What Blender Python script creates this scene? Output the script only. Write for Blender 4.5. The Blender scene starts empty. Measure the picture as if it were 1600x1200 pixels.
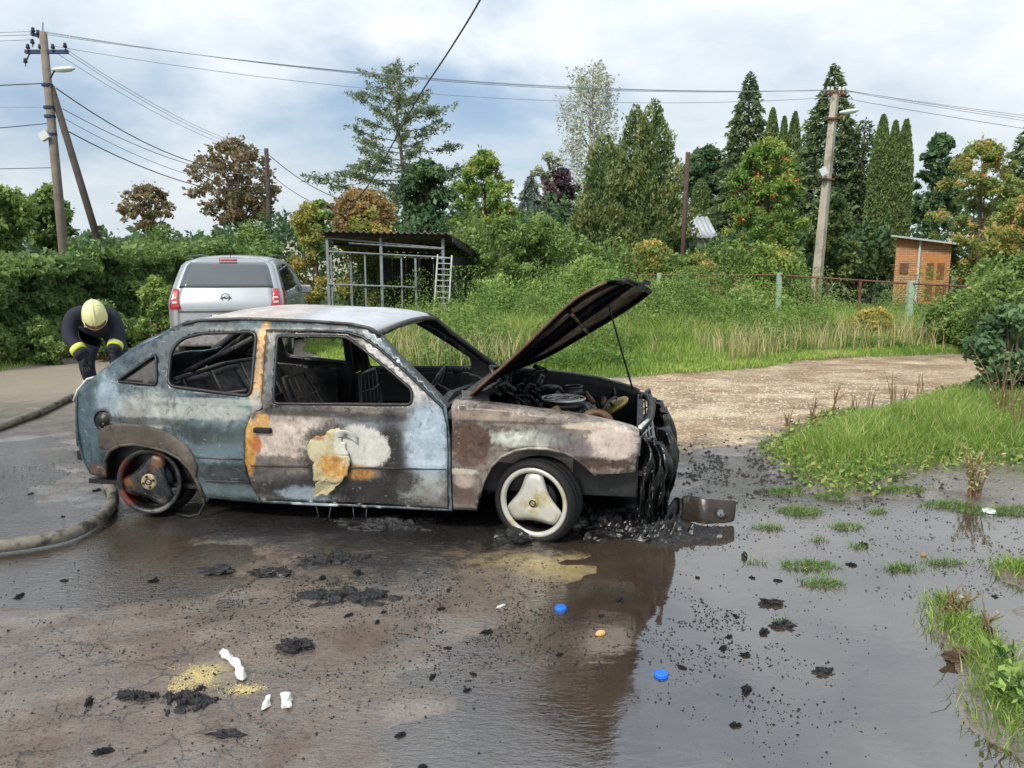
import bpy, bmesh, math, random
import numpy as np
from mathutils import Vector, Matrix, Euler
from mathutils.geometry import delaunay_2d_cdt

random.seed(7)
rng = np.random.default_rng(11)
PI = math.pi
sc = bpy.context.scene
C = sc.collection

# ------------------------------------------------------------------ camera
FPX, PITCH, EYE = 1200.0, math.radians(9.0), 1.6      # focal length in photo pixels (1600 wide)
cam = bpy.data.cameras.new('camera')
cam.sensor_width = 36.0
cam.lens = 36.0 * FPX / 1600.0
cam.clip_start, cam.clip_end = 0.05, 3000.0
cam_o = bpy.data.objects.new('camera', cam)
C.objects.link(cam_o)
cam_o.location = (0, 0, EYE)
cam_o.rotation_euler = (PI / 2 - PITCH, 0, 0)
sc.camera = cam_o

# ------------------------------------------------------------------ node helper
def srgb(r, g, b):
    f = lambda v: (v / 255 / 12.92) if v / 255 <= 0.04045 else ((v / 255 + 0.055) / 1.055) ** 2.4
    return (f(r), f(g), f(b), 1.0)

class NT:
    def __init__(self, tree):
        self.t = tree
        for n in list(tree.nodes):
            tree.nodes.remove(n)
    def n(self, typ, ins=None, out=0, **props):
        nd = self.t.nodes.new(typ)
        for k, v in props.items():
            setattr(nd, k, v)
        for k, v in (ins or {}).items():
            if isinstance(v, bpy.types.NodeSocket):
                self.t.links.new(v, nd.inputs[k])
            else:
                nd.inputs[k].default_value = v
        return nd.outputs[out] if out is not None else nd
    def obj(self):
        return self.n('ShaderNodeTexCoord', out=3)
    def pos(self):
        return self.n('ShaderNodeNewGeometry', out=0)
    def scale(self, v, s):
        return self.n('ShaderNodeVectorMath', {0: v, 1: s}, operation='MULTIPLY')
    def noise(self, v, scale, detail=4.0, rough=0.55, dist=0.0, out=0):
        return self.n('ShaderNodeTexNoise', {'Vector': v, 'Scale': scale, 'Detail': detail, 'Roughness': rough, 'Distortion': dist}, out=out)
    def vor(self, v, scale, feature='F1', rand=1.0):
        return self.n('ShaderNodeTexVoronoi', {'Vector': v, 'Scale': scale, 'Randomness': rand}, feature=feature)
    def m(self, op, a, b=0.0, clamp=False):
        return self.n('ShaderNodeMath', {0: a, 1: b}, operation=op, use_clamp=clamp)
    def mr(self, v, a, b, c=0.0, d=1.0, smooth=True):
        return self.n('ShaderNodeMapRange', {0: v, 1: a, 2: b, 3: c, 4: d}, interpolation_type='SMOOTHSTEP' if smooth else 'LINEAR', clamp=True)
    def mix(self, f, a, b, blend='MIX'):
        nd = self.t.nodes.new('ShaderNodeMix')
        nd.data_type = 'RGBA'
        nd.blend_type = blend
        for i, v in ((0, f), (6, a), (7, b)):
            if isinstance(v, bpy.types.NodeSocket):
                self.t.links.new(v, nd.inputs[i])
            else:
                nd.inputs[i].default_value = v
        return nd.outputs[2]
    def ramp(self, f, stops):
        nd = self.t.nodes.new('ShaderNodeValToRGB')
        e = nd.color_ramp.elements
        while len(e) < len(stops):
            e.new(0.5)
        for el, (p, c) in zip(e, stops):
            el.position = p
            el.color = c
        self.t.links.new(f, nd.inputs[0])
        return nd.outputs[0]
    def attr(self, name, out=2):
        return self.n('ShaderNodeAttribute', out=out, attribute_name=name)
    def bump(self, h, strength, dist=0.01, normal=None):
        ins = {'Height': h, 'Strength': strength, 'Distance': dist}
        if normal is not None:
            ins['Normal'] = normal
        return self.n('ShaderNodeBump', ins)
    def bsdf(self, **kw):
        return self.n('ShaderNodeBsdfPrincipled', {k.replace('_', ' '): v for k, v in kw.items()})
    def out(self, s):
        self.n('ShaderNodeOutputMaterial', {0: s}, out=None)

# ------------------------------------------------------------------ sky and sun
SUN_EL, SUN_AZ = math.radians(44), math.radians(215)   # azimuth clockwise from +Y: behind the camera, to its left
world = bpy.data.worlds.new('World')
sc.world = world
world.use_nodes = True
w = NT(world.node_tree)
wd = w.n('ShaderNodeTexCoord', out=0)
sky = w.n('ShaderNodeTexSky', sky_type='NISHITA', sun_disc=False, sun_elevation=SUN_EL, sun_rotation=SUN_AZ, air_density=1.0, dust_density=1.2, ozone_density=1.0)
sx = w.n('ShaderNodeSeparateXYZ', {0: wd}, out=None)
zc = w.m('ADD', w.m('MAXIMUM', sx.outputs[2], 0.0), 0.34)
cp = w.n('ShaderNodeCombineXYZ', {0: w.m('DIVIDE', sx.outputs[0], zc), 1: w.m('DIVIDE', sx.outputs[1], zc), 2: 3.3})
n1 = w.noise(cp, 1.15, 7, 0.55, 0.15)
n2 = w.noise(cp, 2.4, 6, 0.6, 0.2)
cov = w.mr(w.m('ADD', w.m('MULTIPLY', n1, 0.72), w.m('MULTIPLY', n2, 0.28)), 0.32, 0.56)
ccol = w.ramp(w.noise(cp, 2.0, 6, 0.58, 0.15), [(0.30, (5.5, 6.4, 7.3, 1)), (0.5, (7.3, 7.9, 8.4, 1)), (0.70, (9.6, 9.8, 9.8, 1))])
skyb = w.mix(0.45, sky, (3.6, 5.2, 7.3, 1))
hz = w.mr(sx.outputs[2], 0.0, 0.22, 1.0, 0.0)
cloudy = w.mix(cov, skyb, ccol)
cloudy = w.mix(w.m('MULTIPLY', hz, 0.5), cloudy, (6.2, 6.9, 7.3, 1))
grad = w.m('ADD', 0.93, w.m('MULTIPLY', w.m('MAXIMUM', sx.outputs[2], 0.0), 0.5))      # overcast: brighter towards the zenith
cloudy = w.n('ShaderNodeVectorMath', {0: cloudy, 'Scale': grad}, operation='SCALE')
bg = w.n('ShaderNodeBackground', {0: cloudy, 1: 0.10})
w.n('ShaderNodeOutputWorld', {0: bg}, out=None)

sun = bpy.data.lights.new('sun', 'SUN')
sun.energy = 3.0
sun.angle = math.radians(9)
sun.color = (1.0, 0.95, 0.87)
sun_o = bpy.data.objects.new('sun', sun)
C.objects.link(sun_o)
sd = Vector((math.sin(SUN_AZ) * math.cos(SUN_EL), math.cos(SUN_AZ) * math.cos(SUN_EL), math.sin(SUN_EL)))
sun_o.rotation_euler = sd.to_track_quat('Z', 'Y').to_euler()

sc.view_settings.view_transform = 'Standard'
sc.view_settings.look = 'None'
sc.view_settings.gamma = 1.0
sc.view_settings.use_curve_mapping = False
sc.view_settings.exposure = 0.2
sc.cycles.max_bounces = 6
sc.cycles.transparent_max_bounces = 12

# ------------------------------------------------------------------ photo pixel -> place
_f = np.array([0, math.cos(PITCH), -math.sin(PITCH)]); _u = np.array([0, math.sin(PITCH), math.cos(PITCH)])
def ray(px, py):
    return _f * FPX + np.array([px - 800.0, 0, 0]) + _u * (600.0 - py)
def G(px, py, z=0.0):                    # where a pixel's ray meets the height z
    d = ray(px, py)
    return np.array([0, 0, EYE]) + d * ((z - EYE) / d[2])
def D(px, py, Y):                        # where it meets the depth Y
    d = ray(px, py)
    return np.array([0, 0, EYE]) + d * (Y / d[1])

# ------------------------------------------------------------------ mesh helpers
def link(name, me, mat=None, parent=None, smooth=False):
    if mat is not None and not me.materials:
        me.materials.append(mat)
    o = bpy.data.objects.new(name, me)
    C.objects.link(o)
    if parent is not None:
        o.parent = parent
    if smooth:
        me.polygons.foreach_set('use_smooth', np.ones(len(me.polygons), bool))
    return o
def tag(o, label=None, cat=None, group=None, kind=None):
    if label: o['label'] = label
    if cat: o['category'] = cat
    if group: o['group'] = group
    if kind: o['kind'] = kind
    return o
def empty(name, loc=(0, 0, 0), rz=0.0, label=None, cat=None, group=None):
    o = bpy.data.objects.new(name, None)
    C.objects.link(o)
    o.location = [float(v) for v in loc]
    o.rotation_euler = (0, 0, rz)
    o.empty_display_size = 0.2
    return tag(o, label, cat, group)

def npmesh(name, V, F, attrs=None, cols=None):
    """V (n,3), F (m,k) all faces with k corners; attrs {name: per-vertex float}; cols {name: (n,4)}"""
    V = np.asarray(V, np.float32); F = np.asarray(F, np.int32)
    me = bpy.data.meshes.new(name)
    me.vertices.add(len(V)); me.vertices.foreach_set('co', V.ravel())
    m, k = F.shape
    me.loops.add(m * k); me.loops.foreach_set('vertex_index', F.ravel())
    me.polygons.add(m)
    me.polygons.foreach_set('loop_start', np.arange(0, m * k, k, dtype=np.int32))
    me.update(calc_edges=True)
    for a, v in (attrs or {}).items():
        me.attributes.new(a, 'FLOAT', 'POINT').data.foreach_set('value', np.asarray(v, np.float32))
    for a, v in (cols or {}).items():
        me.attributes.new(a, 'FLOAT_COLOR', 'POINT').data.foreach_set('color', np.asarray(v, np.float32).ravel())
    return me

class MB:
    """collects polygons for one mesh"""
    def __init__(self):
        self.v, self.f = [], []
    def add(self, verts, faces):
        b = len(self.v)
        self.v += [tuple(map(float, p)) for p in verts]
        self.f += [tuple(i + b for i in f) for f in faces]
        return self
    def box(self, c, s, rot=None, taper=1.0):
        hx, hy, hz = s[0] / 2, s[1] / 2, s[2] / 2
        P = [Vector((x * hx * (taper if z > 0 else 1), y * hy * (taper if z > 0 else 1), z * hz)) for z in (-1, 1) for y in (-1, 1) for x in (-1, 1)]
        if rot is not None:
            R = rot if isinstance(rot, Matrix) else Euler(rot).to_matrix()
            P = [R @ p for p in P]
        P = [p + Vector(c) for p in P]
        return self.add(P, [(0, 2, 3, 1), (4, 5, 7, 6), (0, 1, 5, 4), (2, 6, 7, 3), (0, 4, 6, 2), (1, 3, 7, 5)])
    def tube(self, pts, r, n=8, cap=True):
        pts = [Vector(p) for p in pts]
        rs = r if hasattr(r, '__len__') else [r] * len(pts)
        V, Fc = [], []
        up = None
        for i, p in enumerate(pts):
            d = (pts[min(i + 1, len(pts) - 1)] - pts[max(i - 1, 0)]).normalized()
            if up is None:
                up = Vector((0, 0, 1)) if abs(d.z) < 0.9 else Vector((1, 0, 0))
            a = d.cross(up).normalized()
            b = a.cross(d).normalized()
            up = b
            for k in range(n):
                t = 2 * PI * k / n
                V.append(p + (a * math.cos(t) + b * math.sin(t)) * rs[i])
        for i in range(len(pts) - 1):
            for k in range(n):
                Fc.append((i * n + k, i * n + (k + 1) % n, (i + 1) * n + (k + 1) % n, (i + 1) * n + k))
        if cap:
            Fc.append(tuple(range(n))[::-1])
            Fc.append(tuple((len(pts) - 1) * n + k for k in range(n)))
        return self.add(V, Fc)
    def lathe(self, prof, n=32, axis='Z', c=(0, 0, 0), closed=False):
        V, Fc = [], []
        for r, h in prof:
            for k in range(n):
                t = 2 * PI * k / n
                x, y = r * math.cos(t), r * math.sin(t)
                p = (x, y, h) if axis == 'Z' else ((x, h, y) if axis == 'Y' else (h, x, y))
                V.append((p[0] + c[0], p[1] + c[1], p[2] + c[2]))
        m = len(prof)
        for i in range(m if closed else m - 1):
            j = (i + 1) % m
            for k in range(n):
                Fc.append((i * n + k, i * n + (k + 1) % n, j * n + (k + 1) % n, j * n + k))
        return self.add(V, Fc)
    def build(self, name, mat, parent=None, smooth=False, normals=True):
        me = bpy.data.meshes.new(name)
        me.from_pydata(self.v, [], self.f)
        if normals:
            bm = bmesh.new(); bm.from_mesh(me)
            bmesh.ops.recalc_face_normals(bm, faces=bm.faces)
            bm.to_mesh(me); bm.free()
        return link(name, me, mat, parent, smooth)

def autosmooth(o, deg=35):
    me = o.data
    me.polygons.foreach_set('use_smooth', np.ones(len(me.polygons), bool))
    me.set_sharp_from_angle(angle=math.radians(deg))
    return o
def bevel(o, w=0.01, seg=2):
    m = o.modifiers.new('bevel', 'BEVEL'); m.width = w; m.segments = seg; m.limit_method = 'ANGLE'
    return o

# ------------------------------------------------------------------ numpy noise
_perm = rng.permutation(4096)
_vals = rng.random(4096)
def vnoise(x, y):
    xi = np.floor(x).astype(int); yi = np.floor(y).astype(int)
    fx = x - xi; fy = y - yi
    fx = fx * fx * (3 - 2 * fx); fy = fy * fy * (3 - 2 * fy)
    h = lambda a, b: _vals[(_perm[(a & 4095)] + b * 57) & 4095]
    return (h(xi, yi) * (1 - fx) + h(xi + 1, yi) * fx) * (1 - fy) + (h(xi, yi + 1) * (1 - fx) + h(xi + 1, yi + 1) * fx) * fy
def fbm(x, y, oct=4):
    s, a, t = 0, 1, 0
    for i in range(oct):
        s = s + a * vnoise(x * 2 ** i + 17.3 * i, y * 2 ** i - 9.1 * i); t += a; a *= 0.5
    return s / t
def sdist(px, py, poly):
    """signed distance to a polygon, positive inside"""
    P = np.asarray(poly, float)
    d = np.full(px.shape, 1e9); ins = np.zeros(px.shape, bool)
    for i in range(len(P)):
        a, b = P[i], P[(i + 1) % len(P)]
        e = b - a
        t = np.clip(((px - a[0]) * e[0] + (py - a[1]) * e[1]) / (e @ e), 0, 1)
        d = np.minimum(d, np.hypot(px - a[0] - t * e[0], py - a[1] - t * e[1]))
        c = ((a[1] > py) != (b[1] > py)) & (px < (b[0] - a[0]) * (py - a[1]) / (b[1] - a[1] + 1e-12) + a[0])
        ins ^= c
    return np.where(ins, d, -d)
def gpoly(*pts):
    return np.array([G(*p)[:2] for p in pts])
def sst(a, b, v):
    t = np.clip((v - a) / (b - a), 0, 1)
    return t * t * (3 - 2 * t)

# ------------------------------------------------------------------ simple materials
def simple(name, col, rough=0.6, metal=0.0, var=0.25, nscale=8.0, bump=0.0, bscale=40.0, dirt=None, spec=0.5):
    mt = bpy.data.materials.new(name); mt.use_nodes = True
    t = NT(mt.node_tree); o = t.obj()
    n = t.noise(o, nscale, 5, 0.6)
    dark = tuple(c * (1 - var) for c in col[:3]) + (1,)
    lite = tuple(min(1, c * (1 + var)) for c in col[:3]) + (1,)
    cc = t.ramp(n, [(0.3, dark), (0.7, lite)])
    if dirt:
        cc = t.mix(t.mr(t.noise(o, nscale * 0.6, 6, 0.65), 0.5, 0.66), cc, dirt)
    kw = dict(Base_Color=cc, Roughness=rough, Metallic=metal)
    if bump:
        kw['Normal'] = t.bump(t.noise(o, bscale, 4), bump, 0.01)
    b = t.bsdf(**kw)
    b.node.inputs['Specular IOR Level'].default_value = spec
    t.out(b)
    return mt
# ================================================================== GROUND
GRAVEL = gpoly((1010, 592), (1170, 580), (1290, 563), (1520, 556), (1660, 552), (1760, 566), (1560, 600), (1470, 622), (1330, 655), (1200, 690), (1180, 712), (1040, 720), (950, 690), (860, 640), (900, 600))
VERGE_R = gpoly((1185, 712), (1215, 690), (1330, 655), (1470, 622), (1560, 600), (1700, 590), (1800, 735), (1440, 738), (1400, 752), (1330, 775), (1250, 752))
VERGE_F = gpoly((470, 520), (480, 550), (600, 595), (740, 600), (1000, 592), (1170, 580), (1290, 563), (1520, 556), (1660, 552), (2300, 540), (2300, 430), (430, 440))
VERGE_L = gpoly((-500, 650), (-100, 600), (0, 583), (115, 560), (200, 540), (268, 520), (268, 480), (-500, 480))
PUDDLE = gpoly((1072, 700), (1190, 712), (1260, 770), (1400, 775), (1480, 772), (1640, 800), (1640, 900), (1560, 960), (1500, 1000), (1570, 1110), (1640, 1200), (1700, 1320), (560, 1320), (600, 1120), (690, 985), (830, 905), (930, 860), (1040, 850))
PUDDLE2 = gpoly((-300, 700), (-60, 690), (95, 684), (112, 745), (150, 800), (300, 842), (430, 868), (340, 930), (170, 965), (-60, 1005), (-300, 1000))
def noise_edge(px, py, s=1.3, a=0.35):
    return (fbm(px * s, py * s, 4) - 0.5) * 2 * a
def masks(px, py):
    e = noise_edge(px, py)
    gravel = sst(-0.25, 0.35, sdist(px, py, GRAVEL) + e * 1.6 + (fbm(px * 4.1, py * 6.0, 4) - .5) * 1.1)
    vr = sst(-0.12, 0.15, sdist(px, py, VERGE_R) + e * 0.8)
    vf = sst(-0.25, 0.3, sdist(px, py, VERGE_F) + e * 1.4)
    vl = sst(-0.2, 0.3, sdist(px, py, VERGE_L) + e)
    soil = np.maximum(np.maximum(vr, vf), vl)
    pud = sst(-0.30, 0.35, sdist(px, py, PUDDLE) + e * 0.9 + (fbm(px * 3.1, py * 4.2, 4) - .5) * .5)
    p2 = sst(-0.30, 0.35, sdist(px, py, PUDDLE2) + e * 0.9 + (fbm(px * 3.1 + 7, py * 4.2, 4) - .5) * 0.9)
    pud = np.maximum(pud, p2 * .95)
    return gravel, soil, pud, vr, vf, vl
# grass islands in the puddle (photo pixels, radius in metres)
ISLES = [((1265, 885), .15, .06), ((1285, 912), .11, .05), ((1248, 800), .14, .07), ((1322, 824), .09, .04), ((1415, 888), .08, .05), ((1475, 880), .13, .035), ((1392, 890), .035, .03), ((1200, 825), .09, .04), ((1370, 800), .07, .03), ((1180, 880), .06, .015), ((1280, 845), .05, .02), ((1340, 855), .05, .03), ((1225, 770), .12, .06), ((1300, 778), .10, .05), ((1220, 973), .04, .012), ((1400, 770), .2, .05), ((1560, 800), .25, .06), ((1480, 790), .15, .05)]
ISL = [(G(*p)[:2], a, b) for p, a, b in ISLES]
TUFTS = [(np.array(G(*p)[:2]), r) for p, r in (((1500, 985), .12), ((1480, 950), .09), ((1530, 1020), .11), ((1590, 895), .12), ((1580, 1100), .12), ((1600, 1140), .14), ((1555, 1060), .10))]
def height(px, py):
    gravel, soil, pud, vr, vf, vl = masks(px, py)
    h = 0.014 + 0.022 * (fbm(px * 0.9 + 5, py * 0.9, 3) - 0.5) + 0.010 * (fbm(px * 4, py * 4, 3) - 0.5)
    h = h - 0.030 * pud
    h = h + 0.018 * gravel + gravel * 0.03 * (fbm(px * 2.2, py * 2.2, 4) - 0.5)
    h = h + 0.05 * soil + soil * 0.05 * (fbm(px * 1.5, py * 1.5, 3) - 0.5)
    for (c, a, b) in ISL:
        h = h + 0.022 * np.exp(-(((px - c[0]) / a) ** 2 + ((py - c[1]) / b) ** 2) ** 1.2)
    for (c, r) in TUFTS:
        h = h + 0.04 * np.exp(-((px - c[0]) ** 2 + (py - c[1]) ** 2) / (r * r))
    # worn hollows in the right of the yard
    return h
def H(x, y):
    return float(height(np.array([float(x)]), np.array([float(y)]))[0])

gx = np.concatenate([np.arange(-16, -6, 0.2), np.arange(-6, 6, 0.045), np.arange(6, 14.01, 0.2)])
gy = np.concatenate([np.arange(-6, 1.6, 0.25), np.arange(1.6, 7.5, 0.04), np.arange(7.5, 17.01, 0.1)])
GX, GY = np.meshgrid(gx, gy)
px, py = GX.ravel(), GY.ravel()
gz = height(px, py)
mg, ms, mp, mvr, mvf, mvl = masks(px, py)
car_c = np.array([-0.95, 5.1])
def blob(c, rx, ry, ang=0.0, k=1.0):
    dx, dy = px - c[0], py - c[1]
    u = dx * math.cos(ang) + dy * math.sin(ang); v = -dx * math.sin(ang) + dy * math.cos(ang)
    return np.exp(-((u / rx) ** 2 + (v / ry) ** 2) * k)
soot = np.clip(1.25 * blob((-0.95, 4.95), 2.1, 0.85, math.radians(-9)) + 0.9 * blob((1.15, 4.7), 0.7, 0.5) + 0.5 * blob((-0.75, 3.75), 0.5, 0.35) + 0.3 * blob((-2.6, 4.4), 0.9, 0.5), 0, 1)
wet = np.clip(1.0 - 0.9 * sst(7.5, 9.5, py) - 0.0, 0, 1) * (1 - mg * sst(5.2, 6.2, py)) * (1 - 0.7 * ms)
wet *= 0.55 + 0.45 * np.clip(sst(-1.6, -0.2, px) + sst(3.0, 3.5, py), 0, 1)      # the near left corner is only damp
c1 = G(870, 880)[:2]; c2 = G(950, 915)[:2]; c3 = G(320, 1060)[:2]; c4 = G(380, 1085)[:2]
sand = np.clip(blob(c1, .42, .13) + 0.8 * blob(c2, .35, .10, -0.5) + 1.0 * blob(c3, .09, .07) + 0.8 * blob(c4, .05, .03), 0, 1)
crack = np.clip(blob(G(120, 1100)[:2], 0.75, 0.55) * 1.3, 0, 1)
white = np.clip(blob(G(840, 900)[:2], .12, .10) + 0.6 * blob(G(870, 880)[:2], .2, .08), 0, 1)
nx, ny = len(gx), len(gy)
idx = np.arange(nx * ny).reshape(ny, nx)
Q = np.stack([idx[:-1, :-1], idx[:-1, 1:], idx[1:, 1:], idx[1:, :-1]], -1).reshape(-1, 4)
fm_g = mg[Q].mean(1); fm_s = ms[Q].mean(1)
reg = np.where(fm_s > 0.55, 2, np.where(fm_g > 0.5, 1, 0))
colA = np.stack([mg, ms, soot, np.ones_like(mg)], 1)
colB = np.stack([wet, sand, crack, np.ones_like(mg)], 1)

yard = bpy.data.materials.new('yard_surface'); yard.use_nodes = True
t = NT(yard.node_tree)
P = t.pos()
A = t.n('ShaderNodeSeparateColor', {0: t.attr('mask_a', 0)}, out=None); B = t.n('ShaderNodeSeparateColor', {0: t.attr('mask_b', 0)}, out=None)
big = t.noise(P, 0.8, 6, 0.6, 0.5); mid = t.noise(P, 6, 6, 0.65); fine = t.noise(P, 90, 3, 0.6); grit = t.vor(P, 160)
asph = t.ramp(t.m('ADD', t.m('MULTIPLY', big, 0.5), t.m('MULTIPLY', mid, 0.5)), [(0.32, srgb(80, 67, 57)), (0.5, srgb(112, 96, 83)), (0.68, srgb(142, 125, 108))])
asph = t.mix(t.mr(grit, 0.0, 0.5, 0.35, 0.0), asph, srgb(150, 138, 120))
asph = t.mix(t.mr(t.noise(P, 45, 4, 0.7), 0.54, 0.64, 0.0, 0.8), asph, srgb(40, 35, 31))
asph = t.mix(t.mr(t.noise(P, 120, 3, 0.7), 0.55, 0.66, 0.0, 0.7), asph, srgb(34, 30, 27))
asph = t.mix(t.mr(t.noise(P, 150, 2, 0.7), 0.64, 0.72, 0.0, 0.8), asph, srgb(176, 164, 146))
asph = t.mix(t.mr(t.noise(P, 1.3, 5, 0.6, 1.0), 0.5, 0.62, 0.0, 0.5), asph, srgb(92, 66, 46))
# rust-brown and white residue
asph = t.mix(t.m('MULTIPLY', B.outputs[1], t.mr(t.noise(P, 14, 6, 0.7), 0.30, 0.52)), asph, srgb(186, 165, 110))
# cracks
vv = t.n('ShaderNodeVectorMath', {0: P, 1: t.n('ShaderNodeVectorMath', {0: t.noise(P, 5, 4, 0.6, out=1), 1: (0.22, 0.22, 0)}, operation='MULTIPLY')}, operation='ADD')
cell = t.n('ShaderNodeVectorMath', {0: vv, 1: (1, 1, 0)}, operation='MULTIPLY')
cr = t.vor(cell, 6.5, 'DISTANCE_TO_EDGE')
crk = t.m('MULTIPLY', t.m('MULTIPLY', t.mr(cr, 0.004, 0.035, 1.0, 0.0), t.mr(t.noise(P, 3.1, 4, .6), .42, .56)), B.outputs[2])
asph = t.mix(t.m('MULTIPLY', crk, 0.85), asph, srgb(40, 34, 29))
# gravel and soil
vg = t.vor(P, 34); vg2 = t.vor(P, 70)
gr = t.ramp(t.m('ADD', t.m('MULTIPLY', t.noise(P, 1.6, 5, 0.6), 0.7), t.m('MULTIPLY', vg, 0.35)), [(0.34, srgb(112, 90, 68)), (0.5, srgb(158, 136, 108)), (0.68, srgb(200, 182, 152))])
gr = t.mix(t.mr(t.noise(P, 22, 4, 0.7), 0.56, 0.66, 0, 0.6), gr, srgb(214, 204, 184))
gr = t.mix(t.mr(t.noise(t.scale(P, (.5, 1.6, 1)), 1.4, 6, 0.7, .6), 0.44, 0.62, 0, 0.7), gr, srgb(126, 98, 72))
so = t.ramp(t.noise(P, 5, 6, 0.65), [(0.3, srgb(66, 62, 38)), (0.55, srgb(96, 90, 52)), (0.75, srgb(120, 108, 76))])
nb = t.m('MULTIPLY', t.m('SUBTRACT', t.noise(P, 9, 5, 0.7), 0.5), 0.9)
fg = t.mr(t.m('ADD', A.outputs[0], nb), 0.35, 0.65)
fs = t.mr(t.m('ADD', A.outputs[1], nb), 0.35, 0.65)
far_dry = t.mr(t.n('ShaderNodeSeparateXYZ', {0: P}, out=1), 7.0, 9.5)
base = t.mix(t.m('MULTIPLY', far_dry, 0.75), asph, srgb(150, 139, 122))
base = t.mix(fg, base, gr); base = t.mix(fs, base, so)
sfac = t.mr(t.m('ADD', t.m('MULTIPLY', A.outputs[2], 1.1), t.m('MULTIPLY', t.m('SUBTRACT', t.noise(P, 11, 6, 0.72), 0.5), 1.3)), 0.35, 0.75, 0.0, 0.92)
base = t.mix(sfac, base, srgb(26, 25, 25))
base_w = t.mix(t.m('MULTIPLY', B.outputs[0], 0.25), base, (0.0, 0.0, 0.0, 1), 'MIX')
# film of water: ripples in the left and middle, smoother to the right
rip = t.noise(t.scale(P, (1.0, 2.6, 1)), 16, 4, 0.6, 0.6)
pat = t.mr(t.noise(P, 2.3, 5, 0.65, 0.5), 0.34, 0.66)
cw = t.m('MULTIPLY', B.outputs[0], t.mr(t.m('ADD', pat, t.m('MULTIPLY', mid, 0.4)), 0.1, 0.75, 0.25, 1.0))
crough = t.mr(pat, 0.0, 1.0, 0.34, 0.08)
nrm = t.bump(t.m('ADD', t.m('ADD', t.m('MULTIPLY', fine, 0.5), t.m('MULTIPLY', mid, 0.7)), t.m('ADD', t.m('MULTIPLY', crk, -1.2), t.m('MULTIPLY', t.m('MULTIPLY', vg, fg), -1.6))), 0.75, 0.012)
cn = t.bump(t.m('ADD', t.m('MULTIPLY', rip, 0.8), t.m('MULTIPLY', fine, 0.22)), 0.55, 0.012)
b = t.bsdf(Base_Color=base_w, Roughness=t.mr(B.outputs[0], 0, 1, 0.85, 0.5), Normal=nrm, Coat_Weight=cw, Coat_Roughness=crough, Coat_IOR=2.1, Coat_Normal=cn)
t.out(b)
for k, nm in ((0, 'asphalt_yard'), (1, 'gravel_track'), (2, 'verge_soil')):
    f = Q[reg == k]
    used, inv = np.unique(f, return_inverse=True)
    me = npmesh(nm, np.stack([px, py, gz], 1)[used], inv.reshape(-1, 4), cols={'mask_a': colA[used], 'mask_b': colB[used]})
    o = link(nm, me, yard, smooth=True); tag(o, kind='structure')

# wide ground sheet around the yard, out to the horizon
grass_soil = simple('meadow_soil', srgb(84, 92, 48), 0.95, var=0.4, nscale=0.3, bump=0.4, bscale=6)
mb = MB()
xs = [-900, -16, 14, 900]; ys = [-900, -6, 17, 900]
for i in range(3):
    for j in range(3):
        if i == 1 and j == 1: continue
        mb.add([(xs[i], ys[j], 0.0), (xs[i + 1], ys[j], 0.0), (xs[i + 1], ys[j + 1], 0.0), (xs[i], ys[j + 1], 0.0)], [(0, 1, 2, 3)])
tag(mb.build('ground', grass_soil), kind='structure')

# puddle water: a level sheet, the asphalt dips below it
wat = bpy.data.materials.new('puddle_water'); wat.use_nodes = True
t = NT(wat.node_tree); P = t.pos()
xs_ = t.n('ShaderNodeSeparateXYZ', {0: P}, out=None)
still = t.m('MULTIPLY', t.mr(t.m('ADD', xs_.outputs[0], t.m('MULTIPLY', t.noise(P, 1.5, 4), .8)), 0.1, 1.0), t.mr(xs_.outputs[1], 5.4, 4.4))   # calm to the right, running elsewhere
flow = t.m('ADD', t.noise(t.scale(P, (1, 2.4, 1)), 26, 4, 0.6, 0.8), t.m('MULTIPLY', t.noise(P, 90, 2, 0.5), 0.15))
calm = t.m('MULTIPLY', t.noise(t.scale(P, (1, 2.2, 1)), 7, 3, 0.5, 0.5), 0.6)
wn = t.bump(t.m('ADD', calm, t.m('MULTIPLY', flow, t.m('SUBTRACT', 1.0, still))), t.mr(still, 0, 1, 0.26, 0.06), 0.02)
fr = t.n('ShaderNodeFresnel', {'IOR': 2.7, 'Normal': wn})
mud = t.ramp(t.noise(P, 2.2, 5, 0.6, 0.4), [(0.35, srgb(104, 86, 72)), (0.65, srgb(134, 116, 98))])
body = t.n('ShaderNodeMixShader', {0: 0.28, 1: t.n('ShaderNodeBsdfTransparent', {0: (0.82, 0.78, 0.72, 1)}), 2: t.n('ShaderNodeBsdfDiffuse', {0: mud})})
gl = t.n('ShaderNodeBsdfGlossy', {0: (0.95, 0.98, 1, 1), 'Roughness': 0.03, 'Normal': wn})
t.out(t.n('ShaderNodeMixShader', {0: fr, 1: body, 2: gl}))
ux = np.arange(-6.4, 5.2, 0.08); uy = np.arange(0.8, 7.2, 0.08)
UX, UY = np.meshgrid(ux, uy)
pm = sst(-0.35, 0.0, np.maximum(sdist(UX.ravel(), UY.ravel(), PUDDLE), sdist(UX.ravel(), UY.ravel(), PUDDLE2)) + 0.15).reshape(UX.shape)
ii = np.arange(UX.size).reshape(UX.shape)
QQ = np.stack([ii[:-1, :-1], ii[:-1, 1:], ii[1:, 1:], ii[1:, :-1]], -1).reshape(-1, 4)
keep = pm.ravel()[QQ].min(1) > 0.3
used, inv = np.unique(QQ[keep], return_inverse=True)
me = npmesh('puddle', np.stack([UX.ravel(), UY.ravel(), np.zeros(UX.size)], 1)[used], inv.reshape(-1, 4))
tag(link('puddle', me, wat, smooth=True), kind='structure')
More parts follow.
